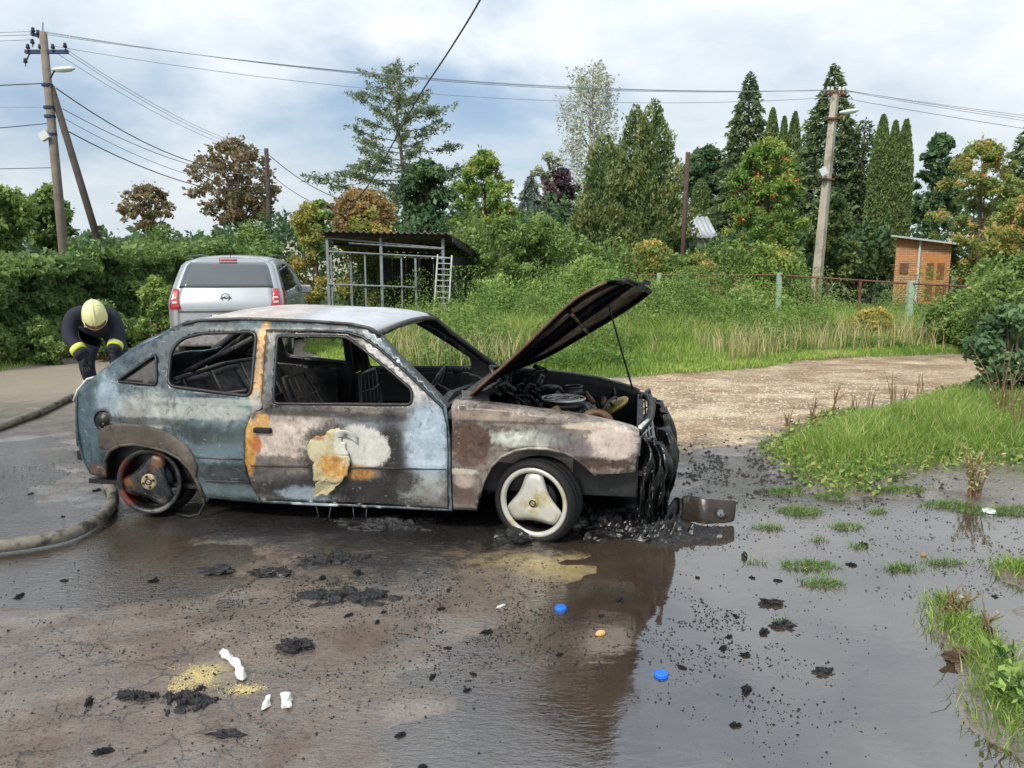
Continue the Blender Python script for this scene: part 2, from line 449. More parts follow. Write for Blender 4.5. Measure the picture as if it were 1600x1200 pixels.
# ================================================================== VEGETATION
def leafmat(name, stops, trans=0.32, rough=0.55):
    mt = bpy.data.materials.new(name); mt.use_nodes = True
    t = NT(mt.node_tree)
    c = t.ramp(t.attr('tint'), stops)
    d = t.bsdf(Base_Color=c, Roughness=rough)
    d.node.inputs['Specular IOR Level'].default_value = 0.3
    tr = t.n('ShaderNodeBsdfTranslucent', {0: c})
    t.out(t.n('ShaderNodeMixShader', {0: trans, 1: d, 2: tr}))
    return mt
def stops3(a, b, c, d=None):
    k = lambda q: tuple(min(235, v * 1.10 + 4) for v in q)
    a, b, c = k(a), k(b), k(c); d = k(d) if d else None
    s = [(0.0, srgb(*a)), (0.45, srgb(*b)), (0.9, srgb(*c))]
    if d: s = [(0.0, srgb(*a)), (0.4, srgb(*b)), (0.75, srgb(*c)), (0.985, srgb(*d))]
    return s
LM = {
 'green':   leafmat('leaf_green', stops3((58, 82, 44), (92, 116, 60), (132, 150, 84))),
 'dark':    leafmat('leaf_dark_green', stops3((44, 68, 46), (68, 94, 62), (98, 122, 80))),
 'hedge':   leafmat('leaf_hedge', stops3((50, 74, 44), (80, 106, 58), (124, 146, 80))),
 'bright':  leafmat('leaf_bright', stops3((76, 104, 54), (110, 138, 68), (150, 168, 92))),
 'yellow':  leafmat('leaf_yellow', stops3((88, 100, 56), (124, 130, 66), (162, 156, 80), (184, 148, 78))),
 'brown':   leafmat('leaf_chestnut', stops3((78, 86, 54), (116, 106, 76), (148, 126, 102), (112, 122, 74)), .4),
 'orange':  leafmat('leaf_copper', stops3((98, 86, 58), (132, 112, 72), (160, 132, 84))),
 'purple':  leafmat('leaf_plum', stops3((58, 48, 56), (82, 66, 74), (108, 88, 92))),
 'thuja':   leafmat('leaf_thuja', stops3((44, 66, 44), (76, 98, 58), (114, 130, 78), (128, 124, 78))),
 'spruce':  leafmat('leaf_spruce', stops3((54, 72, 54), (82, 100, 66), (118, 130, 86))),
 'larch':   leafmat('leaf_larch', stops3((74, 92, 70), (102, 118, 86), (134, 144, 104))),
 'birch':   leafmat('leaf_birch', stops3((118, 126, 106), (156, 160, 140), (190, 192, 176))),
 'blue':    leafmat('leaf_blue_spruce', stops3((84, 98, 94), (112, 124, 118), (142, 150, 140))),
 'rowan':   leafmat('leaf_rowan', stops3((66, 94, 44), (100, 128, 58), (138, 158, 80), (164, 150, 80))),
 'rowan_y': leafmat('leaf_rowan_autumn', stops3((78, 100, 54), (114, 130, 66), (150, 150, 84), (182, 136, 80))),
 'berry':   leafmat('berry_red', stops3((170, 70, 42), (192, 88, 52), (206, 112, 66)), 0.1),
 'grass':   leafmat('grass_blade', stops3((78, 104, 46), (112, 140, 60), (154, 170, 88), (186, 178, 124)), 0.35),
 'grassd':  leafmat('grass_dry', stops3((100, 108, 62), (142, 142, 92), (180, 168, 124), (196, 180, 142)), 0.35),
 'weed':    leafmat('weed_leaf', stops3((64, 92, 46), (94, 122, 58), (134, 152, 80), (160, 150, 94)), 0.3),
 'dry':     leafmat('dry_stalk', stops3((110, 90, 66), (148, 124, 94), (182, 160, 124)), 0.1),
}
bark = simple('bark', srgb(92, 80, 68), 0.9, var=0.35, nscale=6, bump=0.6, bscale=25)
bark_birch = simple('bark_birch', srgb(176, 170, 160), 0.85, var=0.25, nscale=5, dirt=srgb(60, 56, 52))

def unit(n):
    v = rng.normal(size=(n, 3))
    return v / np.linalg.norm(v, axis=1, keepdims=True)
def leaves(P, size, aspect=0.55, updir=None, bias=0.0, out=None, obias=0.0, jitter=0.35):
    """rhombic leaves at P -> V,F. updir/bias: lean of the long axis; out/obias: lean of the normal"""
    n = len(P)
    a = unit(n)
    if updir is not None:
        a = a * (1 - bias) + np.asarray(updir) * bias
        a /= np.linalg.norm(a, axis=1, keepdims=True) + 1e-9
    nn = unit(n)
    if out is not None:
        nn = nn * (1 - obias) + out * obias
    b = np.cross(nn, a); b /= np.linalg.norm(b, axis=1, keepdims=True) + 1e-9
    s = size * (1 + jitter * rng.normal(size=n)).clip(0.4, 1.8)
    L = a * (s / 2)[:, None]; W = b * (s * aspect / 2)[:, None]
    V = np.stack([P - L, P + W - 0.1 * L, P + L, P - W - 0.1 * L], 1).reshape(-1, 3)
    F = np.arange(4 * n).reshape(n, 4)
    return V, F
def foliage(name, P, size, mat, parent, tint=None, **kw):
    V, F = leaves(P, size, **kw)
    if tint is None: tint = rng.random(len(P))
    me = npmesh(name, V, F, attrs={'tint': np.repeat(np.clip(tint, 0, 1), 4)})
    return link(name, me, mat, parent)
def clump_points(centers, radii, n, flat=0.75, shell=0.55):
    """n points spread over ellipsoid clumps; tint varies by clump"""
    w = radii ** 2; k = rng.choice(len(centers), n, p=w / w.sum())
    d = unit(n); r = radii[k] * (shell + (1 - shell) * rng.random(n)) * (0.75 + 0.35 * rng.random(n))
    P = centers[k] + d * r[:, None] * np.array([1, 1, flat])
    ct = rng.random(len(centers))
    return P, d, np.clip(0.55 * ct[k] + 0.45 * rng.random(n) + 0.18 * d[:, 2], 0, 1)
def limb_tree(mb, base, h, r0, tips, lean=(0, 0)):
    n = 7
    pts = [Vector((base[0] + lean[0] * t + 0.06 * h * 0.3 * math.sin(3 * t + base[0]), base[1] + lean[1] * t, base[2] - 0.1 + (h + 0.1) * t)) for t in np.linspace(0, 1, n)]
    mb.tube(pts, [r0 * (1 - 0.75 * t) for t in np.linspace(0, 1, n)], 8)
    for p in tips:
        t = 0.35 + 0.5 * random.random()
        s = pts[min(n - 1, int(t * (n - 1)))]
        e = Vector(p); m = (s + e) / 2 + Vector((0, 0, 0.05 * h))
        r = r0 * 0.32
        mb.tube([s, m, e], [r, r * 0.6, r * 0.2], 5, cap=False)
def extents(xl, xr, yt, Y):
    L = D(xl, 410, Y); R = D(xr, 410, Y); T = D((xl + xr) / 2, yt, Y)
    return (L[0] + R[0]) / 2, (R[0] - L[0]) / 2, T[2]
def crown_tree(name, label, xl, xr, yt, yb, Y, mat, n=9000, leaf=0.2, prof='round', K=40, group=None, cr=0.30, cat='tree', barkm=None, berries=0, trunk=0.1, shell=0.5, flat=0.75, aspect=0.6, xoff=0.0):
    cx, R, top = extents(xl, xr, yt, Y)
    bot = max(0.15, D(cx, yb, Y)[2])
    o = empty(name, (cx, Y, 0), 0, label, cat, group)
    Hc = top - bot; K = int(K * 1.7); cr = cr * .82
    t = rng.random(K) ** 0.85
    if prof == 'round': pr = np.sqrt(np.clip(1 - (2 * t - 0.95) ** 2, 0.02, 1))
    elif prof == 'cone': pr = (1 - t) ** 0.8 + 0.05
    elif prof == 'dome': pr = np.sqrt(np.clip(1 - t ** 2, 0.02, 1))
    else: pr = np.clip(0.55 + 0.45 * np.sin(PI * t), 0, 1)
    rr = pr * np.sqrt(rng.random(K)) * (1 - cr * 0.8); th = rng.random(K) * 2 * PI
    crad = R * cr * (0.6 + 0.8 * rng.random(K))
    cen = np.stack([rr * R * np.cos(th), rr * R * np.sin(th) * 0.9, bot + crad * flat * 0.8 + t * np.maximum(Hc - crad * flat * 1.6, 0.1)], 1)
    P, d, tint = clump_points(cen, crad, n, flat, shell)
    m_ = n // 5; P[:m_] += rng.normal(size=(m_, 3)) * R * 0.07
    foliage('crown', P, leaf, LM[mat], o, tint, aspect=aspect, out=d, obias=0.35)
    if berries:
        kk = rng.choice(n, berries)
        bc = np.repeat(P[kk] + d[kk] * 0.08, 14, 0) + rng.normal(size=(berries * 14, 3)) * 0.07
        foliage('berries', bc, 0.085, LM['berry'], o, aspect=0.9)['kind'] = 'stuff'
    mb = MB()
    limb_tree(mb, (0, 0, 0), bot + Hc * 0.75, max(0.04, trunk), [cen[i] for i in range(0, K, max(1, K // 16))])
    mb.build('trunk', barkm or bark, o, True, normals=False)
    return o
def conifer(name, label, x, yt, hw, yb, Y, mat, n=9000, leaf=0.16, kind='thuja', group=None, lumps=0.16, power=0.75, cat='tree'):
    T = D(x, yt, Y); R = hw / FPX * Y
    if kind != 'spruce': n, leaf = int(n * 1.9), leaf * .72
    o = empty(name, (T[0], Y, 0), 0, label, cat, group)
    z0 = max(0.05, D(x, yb, Y)[2]); Hh = T[2] - z0
    if kind == 'column':
        t = rng.random(n); pr = np.minimum(1, ((1 - t) * 3.2)) ** 0.6 * (0.85 + 0.15 * (1 - t))
    else:
        t = 1 - np.sqrt(rng.random(n) * 0.995 + 0.0005); t = np.clip(t, 0, 0.995); pr = (1 - t) ** power
    th = rng.random(n) * 2 * PI
    lump = fbm(th * 3.2 / PI * 2 + x, t * Hh / max(R, .3) * 2.2 + 3, 3)
    lump = np.where(kind == 'column', 1 + 0.15 * (lump - 0.5), 1 + lumps * 4 * (lump - 0.5))
    if kind == 'spruce':
        tier = (t * Hh / 0.55 + 0.6 * vnoise(th * 2, t * 0 + 1.0)) % 1.0
        lump = lump * (0.62 + 0.42 * (1 - tier))
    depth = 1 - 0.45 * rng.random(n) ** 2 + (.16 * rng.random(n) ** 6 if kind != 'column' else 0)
    r = R * pr * lump * depth + 0.02
    P = np.stack([r * np.cos(th), r * np.sin(th), z0 + t * Hh + (0 if kind != 'spruce' else -0.12 * r)], 1)
    d = np.stack([np.cos(th), np.sin(th), np.full(n, 0.3)], 1)
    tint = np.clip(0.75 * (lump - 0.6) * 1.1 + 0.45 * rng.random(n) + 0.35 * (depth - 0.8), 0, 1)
    if kind == 'spruce':
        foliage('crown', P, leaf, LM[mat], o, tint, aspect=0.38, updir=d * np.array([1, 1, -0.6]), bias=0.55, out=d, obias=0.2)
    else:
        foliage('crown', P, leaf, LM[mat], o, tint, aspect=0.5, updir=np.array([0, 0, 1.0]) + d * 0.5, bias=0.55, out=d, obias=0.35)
    mb = MB(); mb.tube([(0, 0, -0.1), (0, 0, z0 + Hh * 0.55), (0, 0, z0 + Hh * 0.97)], [max(0.05, R * 0.09), max(.03, R * 0.05), 0.012], 7)
    mb.build('trunk', bark, o, True, normals=False)
    return o

# ---- trees, left to right along the photograph
crown_tree('leafy_tree', 'dark green broadleaf tree standing behind the leaning utility pole', -60, 70, 287, 395, 30, 'green', 9000, 0.2, K=45, trunk=0.18)
crown_tree('leafy_tree', 'mid green round tree whose crown the wooden utility pole crosses', 40, 128, 290, 395, 33, 'green', 7000, 0.2, K=34, trunk=0.15)
crown_tree('chestnut_tree', 'small brown-leaved chestnut beside the slanted pole brace', 190, 286, 287, 366, 40, 'brown', 3400, 0.18, K=60, cr=0.15, trunk=0.14)
crown_tree('chestnut_tree', 'large round chestnut with browning leaves behind the silver minivan', 296, 450, 216, 358, 34, 'brown', 7000, 0.17, K=110, cr=0.14, trunk=0.2)
crown_tree('leafy_tree', 'light green young tree between the minivan and the shed roof', 455, 530, 305, 400, 27, 'bright', 3500, 0.16, K=26, trunk=0.07)
crown_tree('copper_bush', 'dome of coppery brown leaves above the shed roof', 505, 632, 294, 372, 26, 'orange', 7000, 0.13, 'dome', 50, cat='bush', trunk=0.08)
crown_tree('round_tree', 'dense dark green round-headed tree beside the larch trunk', 618, 717, 249, 352, 31, 'dark', 11000, 0.15, 'round', 55, trunk=0.14, cr=0.27)
crown_tree('rowan_tree', 'rowan with a few red berry clusters above the shed corner', 696, 818, 233, 450, 26, 'rowan', 17000, 0.12, K=60, cr=0.2, aspect=.4, berries=7, trunk=0.09)
crown_tree('small_willow', 'pale loose willow between the rowan and the birch', 828, 884, 238, 300, 46, 'birch', 2600, 0.2, K=24, cr=0.26, trunk=0.1)
conifer('blue_spruce', 'small blue-grey spruce beside the purple-leaved tree', 829, 272, 28, 345, 34, 'blue', 3500, 0.2, 'spruce')
crown_tree('plum_tree', 'purple-leaved plum tree between spruce and thuja', 842, 908, 260, 350, 33, 'purple', 4500, 0.17, K=34, trunk=0.1)
conifer('thuja_tree', 'broad yellow-green thuja sloping down towards the plum tree', 945, 205, 56, 420, 29, 'thuja', 11000, 0.17, lumps=0.3, power=0.6)
conifer('thuja_tree', 'pointed thuja with twin-topped neighbour, nearer the birch', 994, 158, 62, 420, 30, 'thuja', 12000, 0.17, lumps=0.32, power=0.72)
conifer('thuja_tree', 'tall pointed thuja beside the rusty iron post', 1024, 148, 62, 420, 29, 'thuja', 13000, 0.17, lumps=0.32, power=0.72)
crown_tree('maple_tree', 'round green maple far behind the rusty iron post', 1055, 1145, 226, 330, 48, 'dark', 6500, 0.24, K=40, trunk=0.2)
conifer('small_thuja', 'short slim thuja standing behind the grey-roofed outbuilding', 1096, 280, 14, 345, 40, 'thuja', 2000, 0.16, 'column')
conifer('spruce_tree', 'tall spruce rising behind the berry-laden rowan', 1173, 105, 60, 380, 36, 'spruce', 16000, 0.22, 'spruce', power=0.72, lumps=.2)
for x, yt, hw, lab in ((1208, 169, 14, 'slim columnar thuja touching the tall spruce'), (1226, 182, 9, 'slender low columnar thuja squeezed between two columnar ones'), (1243, 175, 13, 'slim columnar thuja rising over the berry-laden rowan')):
    conifer('column_thuja', lab, x, yt, hw, 380, 34, 'thuja', 4200, 0.15, 'column', 'columnar thujas beside the spruce')
crown_tree('rowan_tree', 'bushy rowan with many red berry clusters before the spruce', 1122, 1262, 214, 425, 25, 'rowan', 22000, 0.115, K=95, cr=0.19, aspect=.4, berries=26, trunk=0.1, prof='round')
conifer('spruce_tree', 'tallest spruce behind the pale concrete lamp pole', 1306, 91, 96, 420, 33, 'spruce', 24000, 0.21, 'spruce', power=0.85, lumps=.2)
conifer('spruce_tree', 'shorter spruce between the tallest spruce and columnar thujas', 1353, 178, 60, 420, 32, 'spruce', 10000, 0.2, 'spruce', power=0.62)
for x, yt, hw, lab in ((1381, 180, 17, 'columnar thuja next to the shorter spruce'), (1400, 189, 13, 'middle one of the three tall columnar thujas by the brick hut'), (1417, 187, 15, 'columnar thuja right above the brick hut roof')):
    conifer('column_thuja', lab, x, yt, hw, 430, 30, 'thuja', 7000, 0.14, 'column', 'columnar thujas by the brick hut')
crown_tree('thuja_bush', 'lumpy wide thuja bush behind the concrete lamp pole', 1240, 1345, 300, 450, 27, 'thuja', 9000, 0.15, 'dome', 60, cat='bush', cr=0.24, trunk=0.06)
crown_tree('thuja_bush', 'rounded thuja bush against the brick hut wall', 1325, 1398, 325, 455, 31.5, 'green', 7000, 0.15, 'dome', 50, cat='bush', cr=0.25, trunk=0.06)
crown_tree('oak_tree', 'dark oak behind the columnar thujas', 1412, 1496, 206, 400, 42, 'dark', 9000, 0.22, K=50, cr=0.24, trunk=0.2)
crown_tree('rowan_tree', 'yellowing sparse rowan standing over the brick hut', 1448, 1595, 215, 440, 27, 'rowan_y', 19000, 0.115, K=90, cr=0.16, aspect=.4, berries=8, trunk=0.09, prof='round')
crown_tree('rowan_tree', 'rowan with orange autumn leaves beside the wire fence end', 1530, 1660, 300, 430, 24, 'rowan_y', 10000, 0.11, K=60, cr=0.2, aspect=.4, berries=8, trunk=0.08)
conifer('pine_tree', 'dark spruce-like pine at the end of the tree row', 1615, 190, 60, 400, 30, 'spruce', 7000, 0.26, 'spruce', power=0.5)

# ---- larch: visible trunk, long up-swept branches with thin needle tufts
def larch():
    Y = 36; B0 = D(640, 330, Y); T = D(617, 97, Y)
    o = empty('larch_tree', (B0[0], Y, 0), 0, 'tall open larch with long swept branches rising above the shed', 'tree')
    mb = MB(); lean = T[0] - B0[0]
    hz_ = T[2]
    tp = lambda t: Vector((lean * t + 0.08 * math.sin(5 * t), 0.05 * math.cos(4 * t), hz_ * t))
    mb.tube([tp(t) for t in np.linspace(-0.01, 1, 14)], [0.17 * (1 - t) + 0.015 for t in np.linspace(0, 1, 14)], 8)
    pts, tint, dirs = [], [], []
    def twig(a, b, r, dens):
        m = (a + b) / 2 + Vector((0, 0, -0.07 * (b - a).length))
        mb.tube([a, m, b], [r, r * 0.7, r * 0.25], 5, cap=False)
        for k in range(int((b - a).length * dens)):
            u = 0.12 + 0.88 * random.random()
            p = a * (1 - u) ** 2 + m * 2 * u * (1 - u) + b * u * u
            for q in range(5):
                pts.append((p.x + random.gauss(0, 0.085), p.y + random.gauss(0, 0.085), p.z - abs(random.gauss(0, 0.14))))
                tint.append(random.random())
    for i in range(58):
        t = 0.40 + 0.58 * (i / 58) ** 0.9
        s = tp(t)
        ln = (0.75 + 4.1 * (1 - (t - 0.36) / 0.66) ** 0.9) * (0.5 + 0.6 * random.random())
        th = i * 2.399 + random.uniform(-.4, .4)
        el = 0.05 + 0.65 * (t - 0.35)
        e = s + Vector((math.cos(th), math.sin(th), el + random.uniform(-.12, .15))) * ln
        twig(s, e, 0.035 * (1.3 - t), 11)
        for k in range(int(ln * 2.6)):
            u = 0.3 + 0.65 * random.random()
            a = s.lerp(e, u)
            dirv = (e - s).normalized() + Vector((random.uniform(-.9, .9), random.uniform(-.9, .9), random.uniform(-.35, .25)))
            twig(a, a + dirv.normalized() * ln * 0.34 * (1.2 - u), 0.012, 15)
    mb.build('trunk', bark, o, True, normals=False)
    foliage('crown', np.array(pts), 0.15, LM['larch'], o, np.array(tint), aspect=0.35)
    return o
larch()
# ---- birch: pale drooping strands
def birch():
    Y = 44; cx, R, top = extents(872, 972, 98, Y)
    o = empty('birch_tree', (cx, Y, 0), 0, 'tall pale weeping birch behind the thujas', 'tree')
    mb = MB(); tips = []
    P, tint = [], []
    for i in range(135):
        t = 0.33 + 0.66 * (i / 135)
        th = i * 2.399
        rr = R * (1.04 - 0.72 * abs(t - 0.5) - 0.35 * max(0, t - 0.8)) * (0.35 + 0.7 * random.random()) * (1.25 if math.cos(th) < 0 and t > .55 else 0.95)
        a = Vector((rr * math.cos(th), rr * math.sin(th), top * t))
        tips.append(a)
        for s in range(9):
            b = a + Vector((random.gauss(0, .22), random.gauss(0, .22), 0.12))
            ln = 0.6 + 1.3 * random.random()
            for q in range(9):
                u = random.random()
                P.append((b.x + random.gauss(0, 0.06), b.y + random.gauss(0, 0.06), b.z + 0.15 - ln * u)); tint.append(random.random())
    mb.tube([(0, 0, -.1), (.1, 0, top * .4), (-.15, 0, top * .75), (-.2, 0, top * .97)], [.17, .12, .06, .02], 8)
    for a in tips[::3]:
        s = Vector((0, 0, a.z - 0.9)); mb.tube([s, (s + a) / 2 + Vector((0, 0, .25)), a], [.04, .025, .008], 5, cap=False)
    mb.build('trunk', bark_birch, o, True, normals=False)
    foliage('crown', np.array(P), 0.15, LM['birch'], o, np.array(tint), aspect=0.5)
birch()

# ---- bushes of the middle ground
def bush(name, label, xl, xr, yt, Y, mat, n=6000, leaf=0.085, K=34, group=None, z0=0.0, cr=0.3):
    cx, R, top = extents(xl, xr, yt, Y)
    o = empty(name, (cx, Y, z0), 0, label, 'bush', group)
    top -= z0
    t = rng.random(K); pr = np.sqrt(np.clip(1 - t ** 2.2, 0.05, 1))
    rr = pr * np.sqrt(rng.random(K)) * 0.8; th = rng.random(K) * 2 * PI
    crad = min(R, top * 0.8) * cr * (0.6 + 0.8 * rng.random(K))
    cen = np.stack([rr * R * np.cos(th), rr * min(R, 1.3) * np.sin(th), crad * .5 + t * (top - crad)], 1)
    P, d, tint = clump_points(cen, crad, n, 0.85, 0.4)
    P[:, 2] = np.maximum(P[:, 2], 0.02)
    foliage('foliage', P, leaf, LM[mat], o, tint, aspect=0.5, out=d, obias=0.25)
    mb = MB()
    for i in range(0, K, 3):
        c = Vector(cen[i]); mb.tube([(c.x * .25, c.y * .25, -.03), (c.x * .6, c.y * .6, c.z * .55), c], [.022, .016, .006], 5, cap=False)
    # sprays that poke out of the outline
    mb.build('stems', bark, o, True, normals=False)
    return o
bush('bush', 'yellow-green bush between the silver minivan and the open shed', 440, 520, 318, 21, 'yellow', 7000, 0.09)
bush('bush', 'yellowing bush with orange tints just behind the shed roof', 520, 640, 318, 24.5, 'yellow', 6000, 0.1)
bush('bush', 'tall green bush behind the roof of the silver minivan', 330, 460, 348, 22, 'green', 7000, 0.1)
bush('bush', 'green bush over the hedge between pole brace and minivan', 175, 330, 352, 20.5, 'green', 8000, 0.1)
bush('bush', 'wide green bush pressing against the side of the shed', 735, 850, 340, 21.0, 'green', 11000, 0.085, 44)
bush('bush', 'tall mid green bush behind the raised bonnet hinge', 780, 905, 335, 21.5, 'green', 10000, 0.09, 44)
bush('bush', 'bright leafy bush in the long grass right of the ladder', 708, 835, 428, 17.0, 'bright', 9000, 0.075, 44)
bush('bush', 'low leafy bush seen past the tip of the raised bonnet', 850, 985, 395, 19.5, 'bright', 9000, 0.08, 40)
bush('bush', 'bush with orange leaf tips below the pointed thujas', 955, 1075, 372, 23, 'yellow', 8000, 0.09, 40)
bush('bush', 'orange tinted shrub below the grey-roofed outbuilding', 1055, 1130, 393, 22, 'rowan_y', 5000, 0.09)
bush('bush', 'leafy green bush behind the wire fence below the rowan', 1120, 1262, 378, 22.5, 'rowan', 9000, 0.09, 40)
bush('bush', 'weedy bush in front of the first green fence post', 985, 1120, 437, 17.5, 'green', 8000, 0.07, 40)
bush('bush', 'weedy bush in front of the wire fence below the rowan', 1105, 1235, 448, 17.0, 'weed', 8000, 0.07, 40)
bush('bush', 'small weedy bush before the foot of the concrete lamp pole', 1225, 1330, 478, 16.5, 'weed', 6000, 0.06, 34)
bush('bush', 'yellowish weedy bush at the edge of the gravel track', 1310, 1420, 480, 14.8, 'yellow', 6000, 0.06, 34)
bush('bush', 'round grey-green shrub between the lamp pole and brick hut', 1360, 1400, 440, 22, 'dark', 3000, 0.08)
bush('bush', 'dense green bush covering the wire fence past the brick hut', 1440, 1565, 455, 14.0, 'green', 10000, 0.07, 44)
bush('bush', 'bushy green shrub at the far end of the gravel track', 1500, 1660, 425, 12.5, 'green', 11000, 0.07, 44)
bush('willow_shrub', 'long-leaved shrub overhanging the grass by the gravel track', 1520, 1690, 470, 8.6, 'dark', 6000, 0.085, 34)

bush('bush', 'leafy bright shrub between the hedge and the silver minivan', 196, 282, 432, 13.4, 'bright', 7000, 0.06, 40)
bush('bush', 'low shrub in front of the hedge left of the firefighter', 10, 95, 492, 12.1, 'green', 5000, 0.06, 34)
bush('bush', 'small shrub at the hedge foot behind the firefighter', 110, 205, 470, 12.6, 'hedge', 6000, 0.065, 34)
# ---- dense undergrowth behind the bushes, one mass
def thicket(name, label, spots, n, leaf, mat, Y0, Y1):
    # spots: (px, top py) outline of the mass
    sp = np.array(spots, float)
    x = sp[0, 0] + (sp[-1, 0] - sp[0, 0]) * rng.random(n); y = Y0 + (Y1 - Y0) * rng.random(n)
    top = EYE + (410 - np.interp(x, sp[:, 0], sp[:, 1])) / FPX * (Y0 + Y1) / 2
    lump = fbm(x * 0.035, y * 0.9, 3); lump2 = fbm(x * 0.11, y * 2.3 + 7, 3)
    tz = top * (0.55 + 0.75 * lump) * (0.8 + 0.4 * lump2)
    z = tz * (1 - rng.random(n) ** 1.8 * 0.95)
    P = np.column_stack([(x - 800) / FPX * y, y - 0.5 * (z / tz) ** 2, z])
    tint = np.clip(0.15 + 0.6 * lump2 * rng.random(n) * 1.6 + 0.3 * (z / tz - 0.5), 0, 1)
    V, F = leaves(P, leaf, 0.55)
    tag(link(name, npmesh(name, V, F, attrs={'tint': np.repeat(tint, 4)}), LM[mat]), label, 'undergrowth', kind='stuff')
thicket('undergrowth', 'dense green undergrowth behind the wire fence', [(700, 365), (760, 360), (900, 380), (1000, 395), (1120, 400), (1240, 402), (1262, 470), (1380, 478), (1480, 478), (1500, 410), (1700, 380)], 52000, 0.12, 'green', 22.5, 25.5)
thicket('undergrowth', 'dark undergrowth at the foot of the tree row', [(-100, 404), (170, 402), (230, 385), (330, 375), (450, 350), (520, 345), (700, 335), (900, 330), (1060, 375), (1120, 380), (1240, 340), (1370, 370), (1385, 470), (1480, 470), (1490, 360), (1700, 330)], 36000, 0.2, 'dark', 29, 33)
thicket('distant_wood', 'far line of woodland behind the gardens', [(-600, 370), (-100, 360), (300, 372), (500, 350), (700, 330), (900, 315), (1100, 320), (1300, 315), (1700, 320), (2300, 330)], 26000, 0.55, 'dark', 60, 68)

# ---- trimmed hedge on the left
def hedge():
    a = np.array(G(-260, 620)[:2]); m1 = np.array(G(0, 581)[:2]); b = np.array([-5.6, 19.4]); a = a + np.array([-.5, .6]); m1 = m1 + np.array([-.55, .65])
    path = [a, m1, np.array([-6.9, 15.6]), b]
    o = empty('hedge', (m1[0], m1[1], 0), 0, 'long overgrown green hedge behind the bending firefighter', 'hedge')
    seg = np.array([np.linalg.norm(path[i + 1] - path[i]) for i in range(3)]); cum = np.concatenate([[0], np.cumsum(seg)])
    n = 68000
    s = rng.random(n) ** 0.9 * cum[-1]
    k = np.clip(np.searchsorted(cum, s) - 1, 0, 2); u = (s - cum[k]) / seg[k]
    pa = np.array(path)[k]; pb = np.array(path)[k + 1]
    base = pa + (pb - pa) * u[:, None]
    dirv = (pb - pa) / np.linalg.norm(pb - pa, axis=1, keepdims=True)
    nrm = np.stack([-dirv[:, 1], dirv[:, 0]], 1)        # away from the yard
    top = 1.52 + 0.2 * (s / cum[-1]) + 0.75 * (fbm(s * 1.9, s * 0, 4) - 0.5)
    face = rng.random(n)
    z = np.where(face < 0.72, rng.random(n) ** 0.9 * top, top - 0.05 * rng.random(n))
    bulge = 0.85 * (fbm(s * 1.1, z * 1.4 + 4, 4) - 0.5) * 2
    off = np.where(face < 0.72, -bulge + 0.10 * rng.random(n) + 0.10 * (z / 1.8) - 0.18 * (1 - z / 1.8), 0.05 + 0.9 * rng.random(n))
    P = np.column_stack([base + nrm * off[:, None], z + np.where(face > 0.72, 0.32 * rng.random(n) ** 5, 0)])
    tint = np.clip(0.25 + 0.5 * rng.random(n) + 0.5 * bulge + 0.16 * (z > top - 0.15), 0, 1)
    hole = fbm(s * 2.3 + 5, z * 2.6, 3); kp = (hole > 0.31) | (face > 0.72)
    P, tint, nrm, n = P[kp], tint[kp], nrm[kp], int(kp.sum())
    P[:, :2] -= m1
    d = np.column_stack([-nrm, np.full(n, 0.35)])
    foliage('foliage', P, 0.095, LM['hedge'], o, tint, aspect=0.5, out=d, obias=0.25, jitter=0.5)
    n2 = 16000; s2 = rng.random(n2) * cum[-1]; k2 = np.clip(np.searchsorted(cum, s2) - 1, 0, 2); u2 = (s2 - cum[k2]) / seg[k2]
    A2, B2 = np.array(path)[k2], np.array(path)[k2 + 1]; dv2 = (B2 - A2) / np.linalg.norm(B2 - A2, axis=1, keepdims=True); nv2 = np.stack([-dv2[:, 1], dv2[:, 0]], 1)
    P2 = np.column_stack([A2 + (B2 - A2) * u2[:, None] + nv2 * (.30 + .15 * rng.random(n2))[:, None] - m1, 1.6 * rng.random(n2)])
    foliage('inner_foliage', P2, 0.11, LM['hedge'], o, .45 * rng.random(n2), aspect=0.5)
    core = MB()  # plain dark block added behind the leaves, gap shade put into its colour
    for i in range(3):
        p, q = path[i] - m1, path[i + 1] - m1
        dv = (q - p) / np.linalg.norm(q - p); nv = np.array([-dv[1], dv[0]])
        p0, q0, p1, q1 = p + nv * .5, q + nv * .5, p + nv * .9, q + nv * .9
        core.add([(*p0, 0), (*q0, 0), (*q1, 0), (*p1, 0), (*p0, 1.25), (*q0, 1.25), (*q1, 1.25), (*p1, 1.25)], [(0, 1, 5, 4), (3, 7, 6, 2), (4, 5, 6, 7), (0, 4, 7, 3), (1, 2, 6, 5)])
    core.build('dark_core', simple('hedge_inside', srgb(34, 40, 24), 0.95, var=0.5, nscale=12, bump=0.8, bscale=20), o)
hedge()

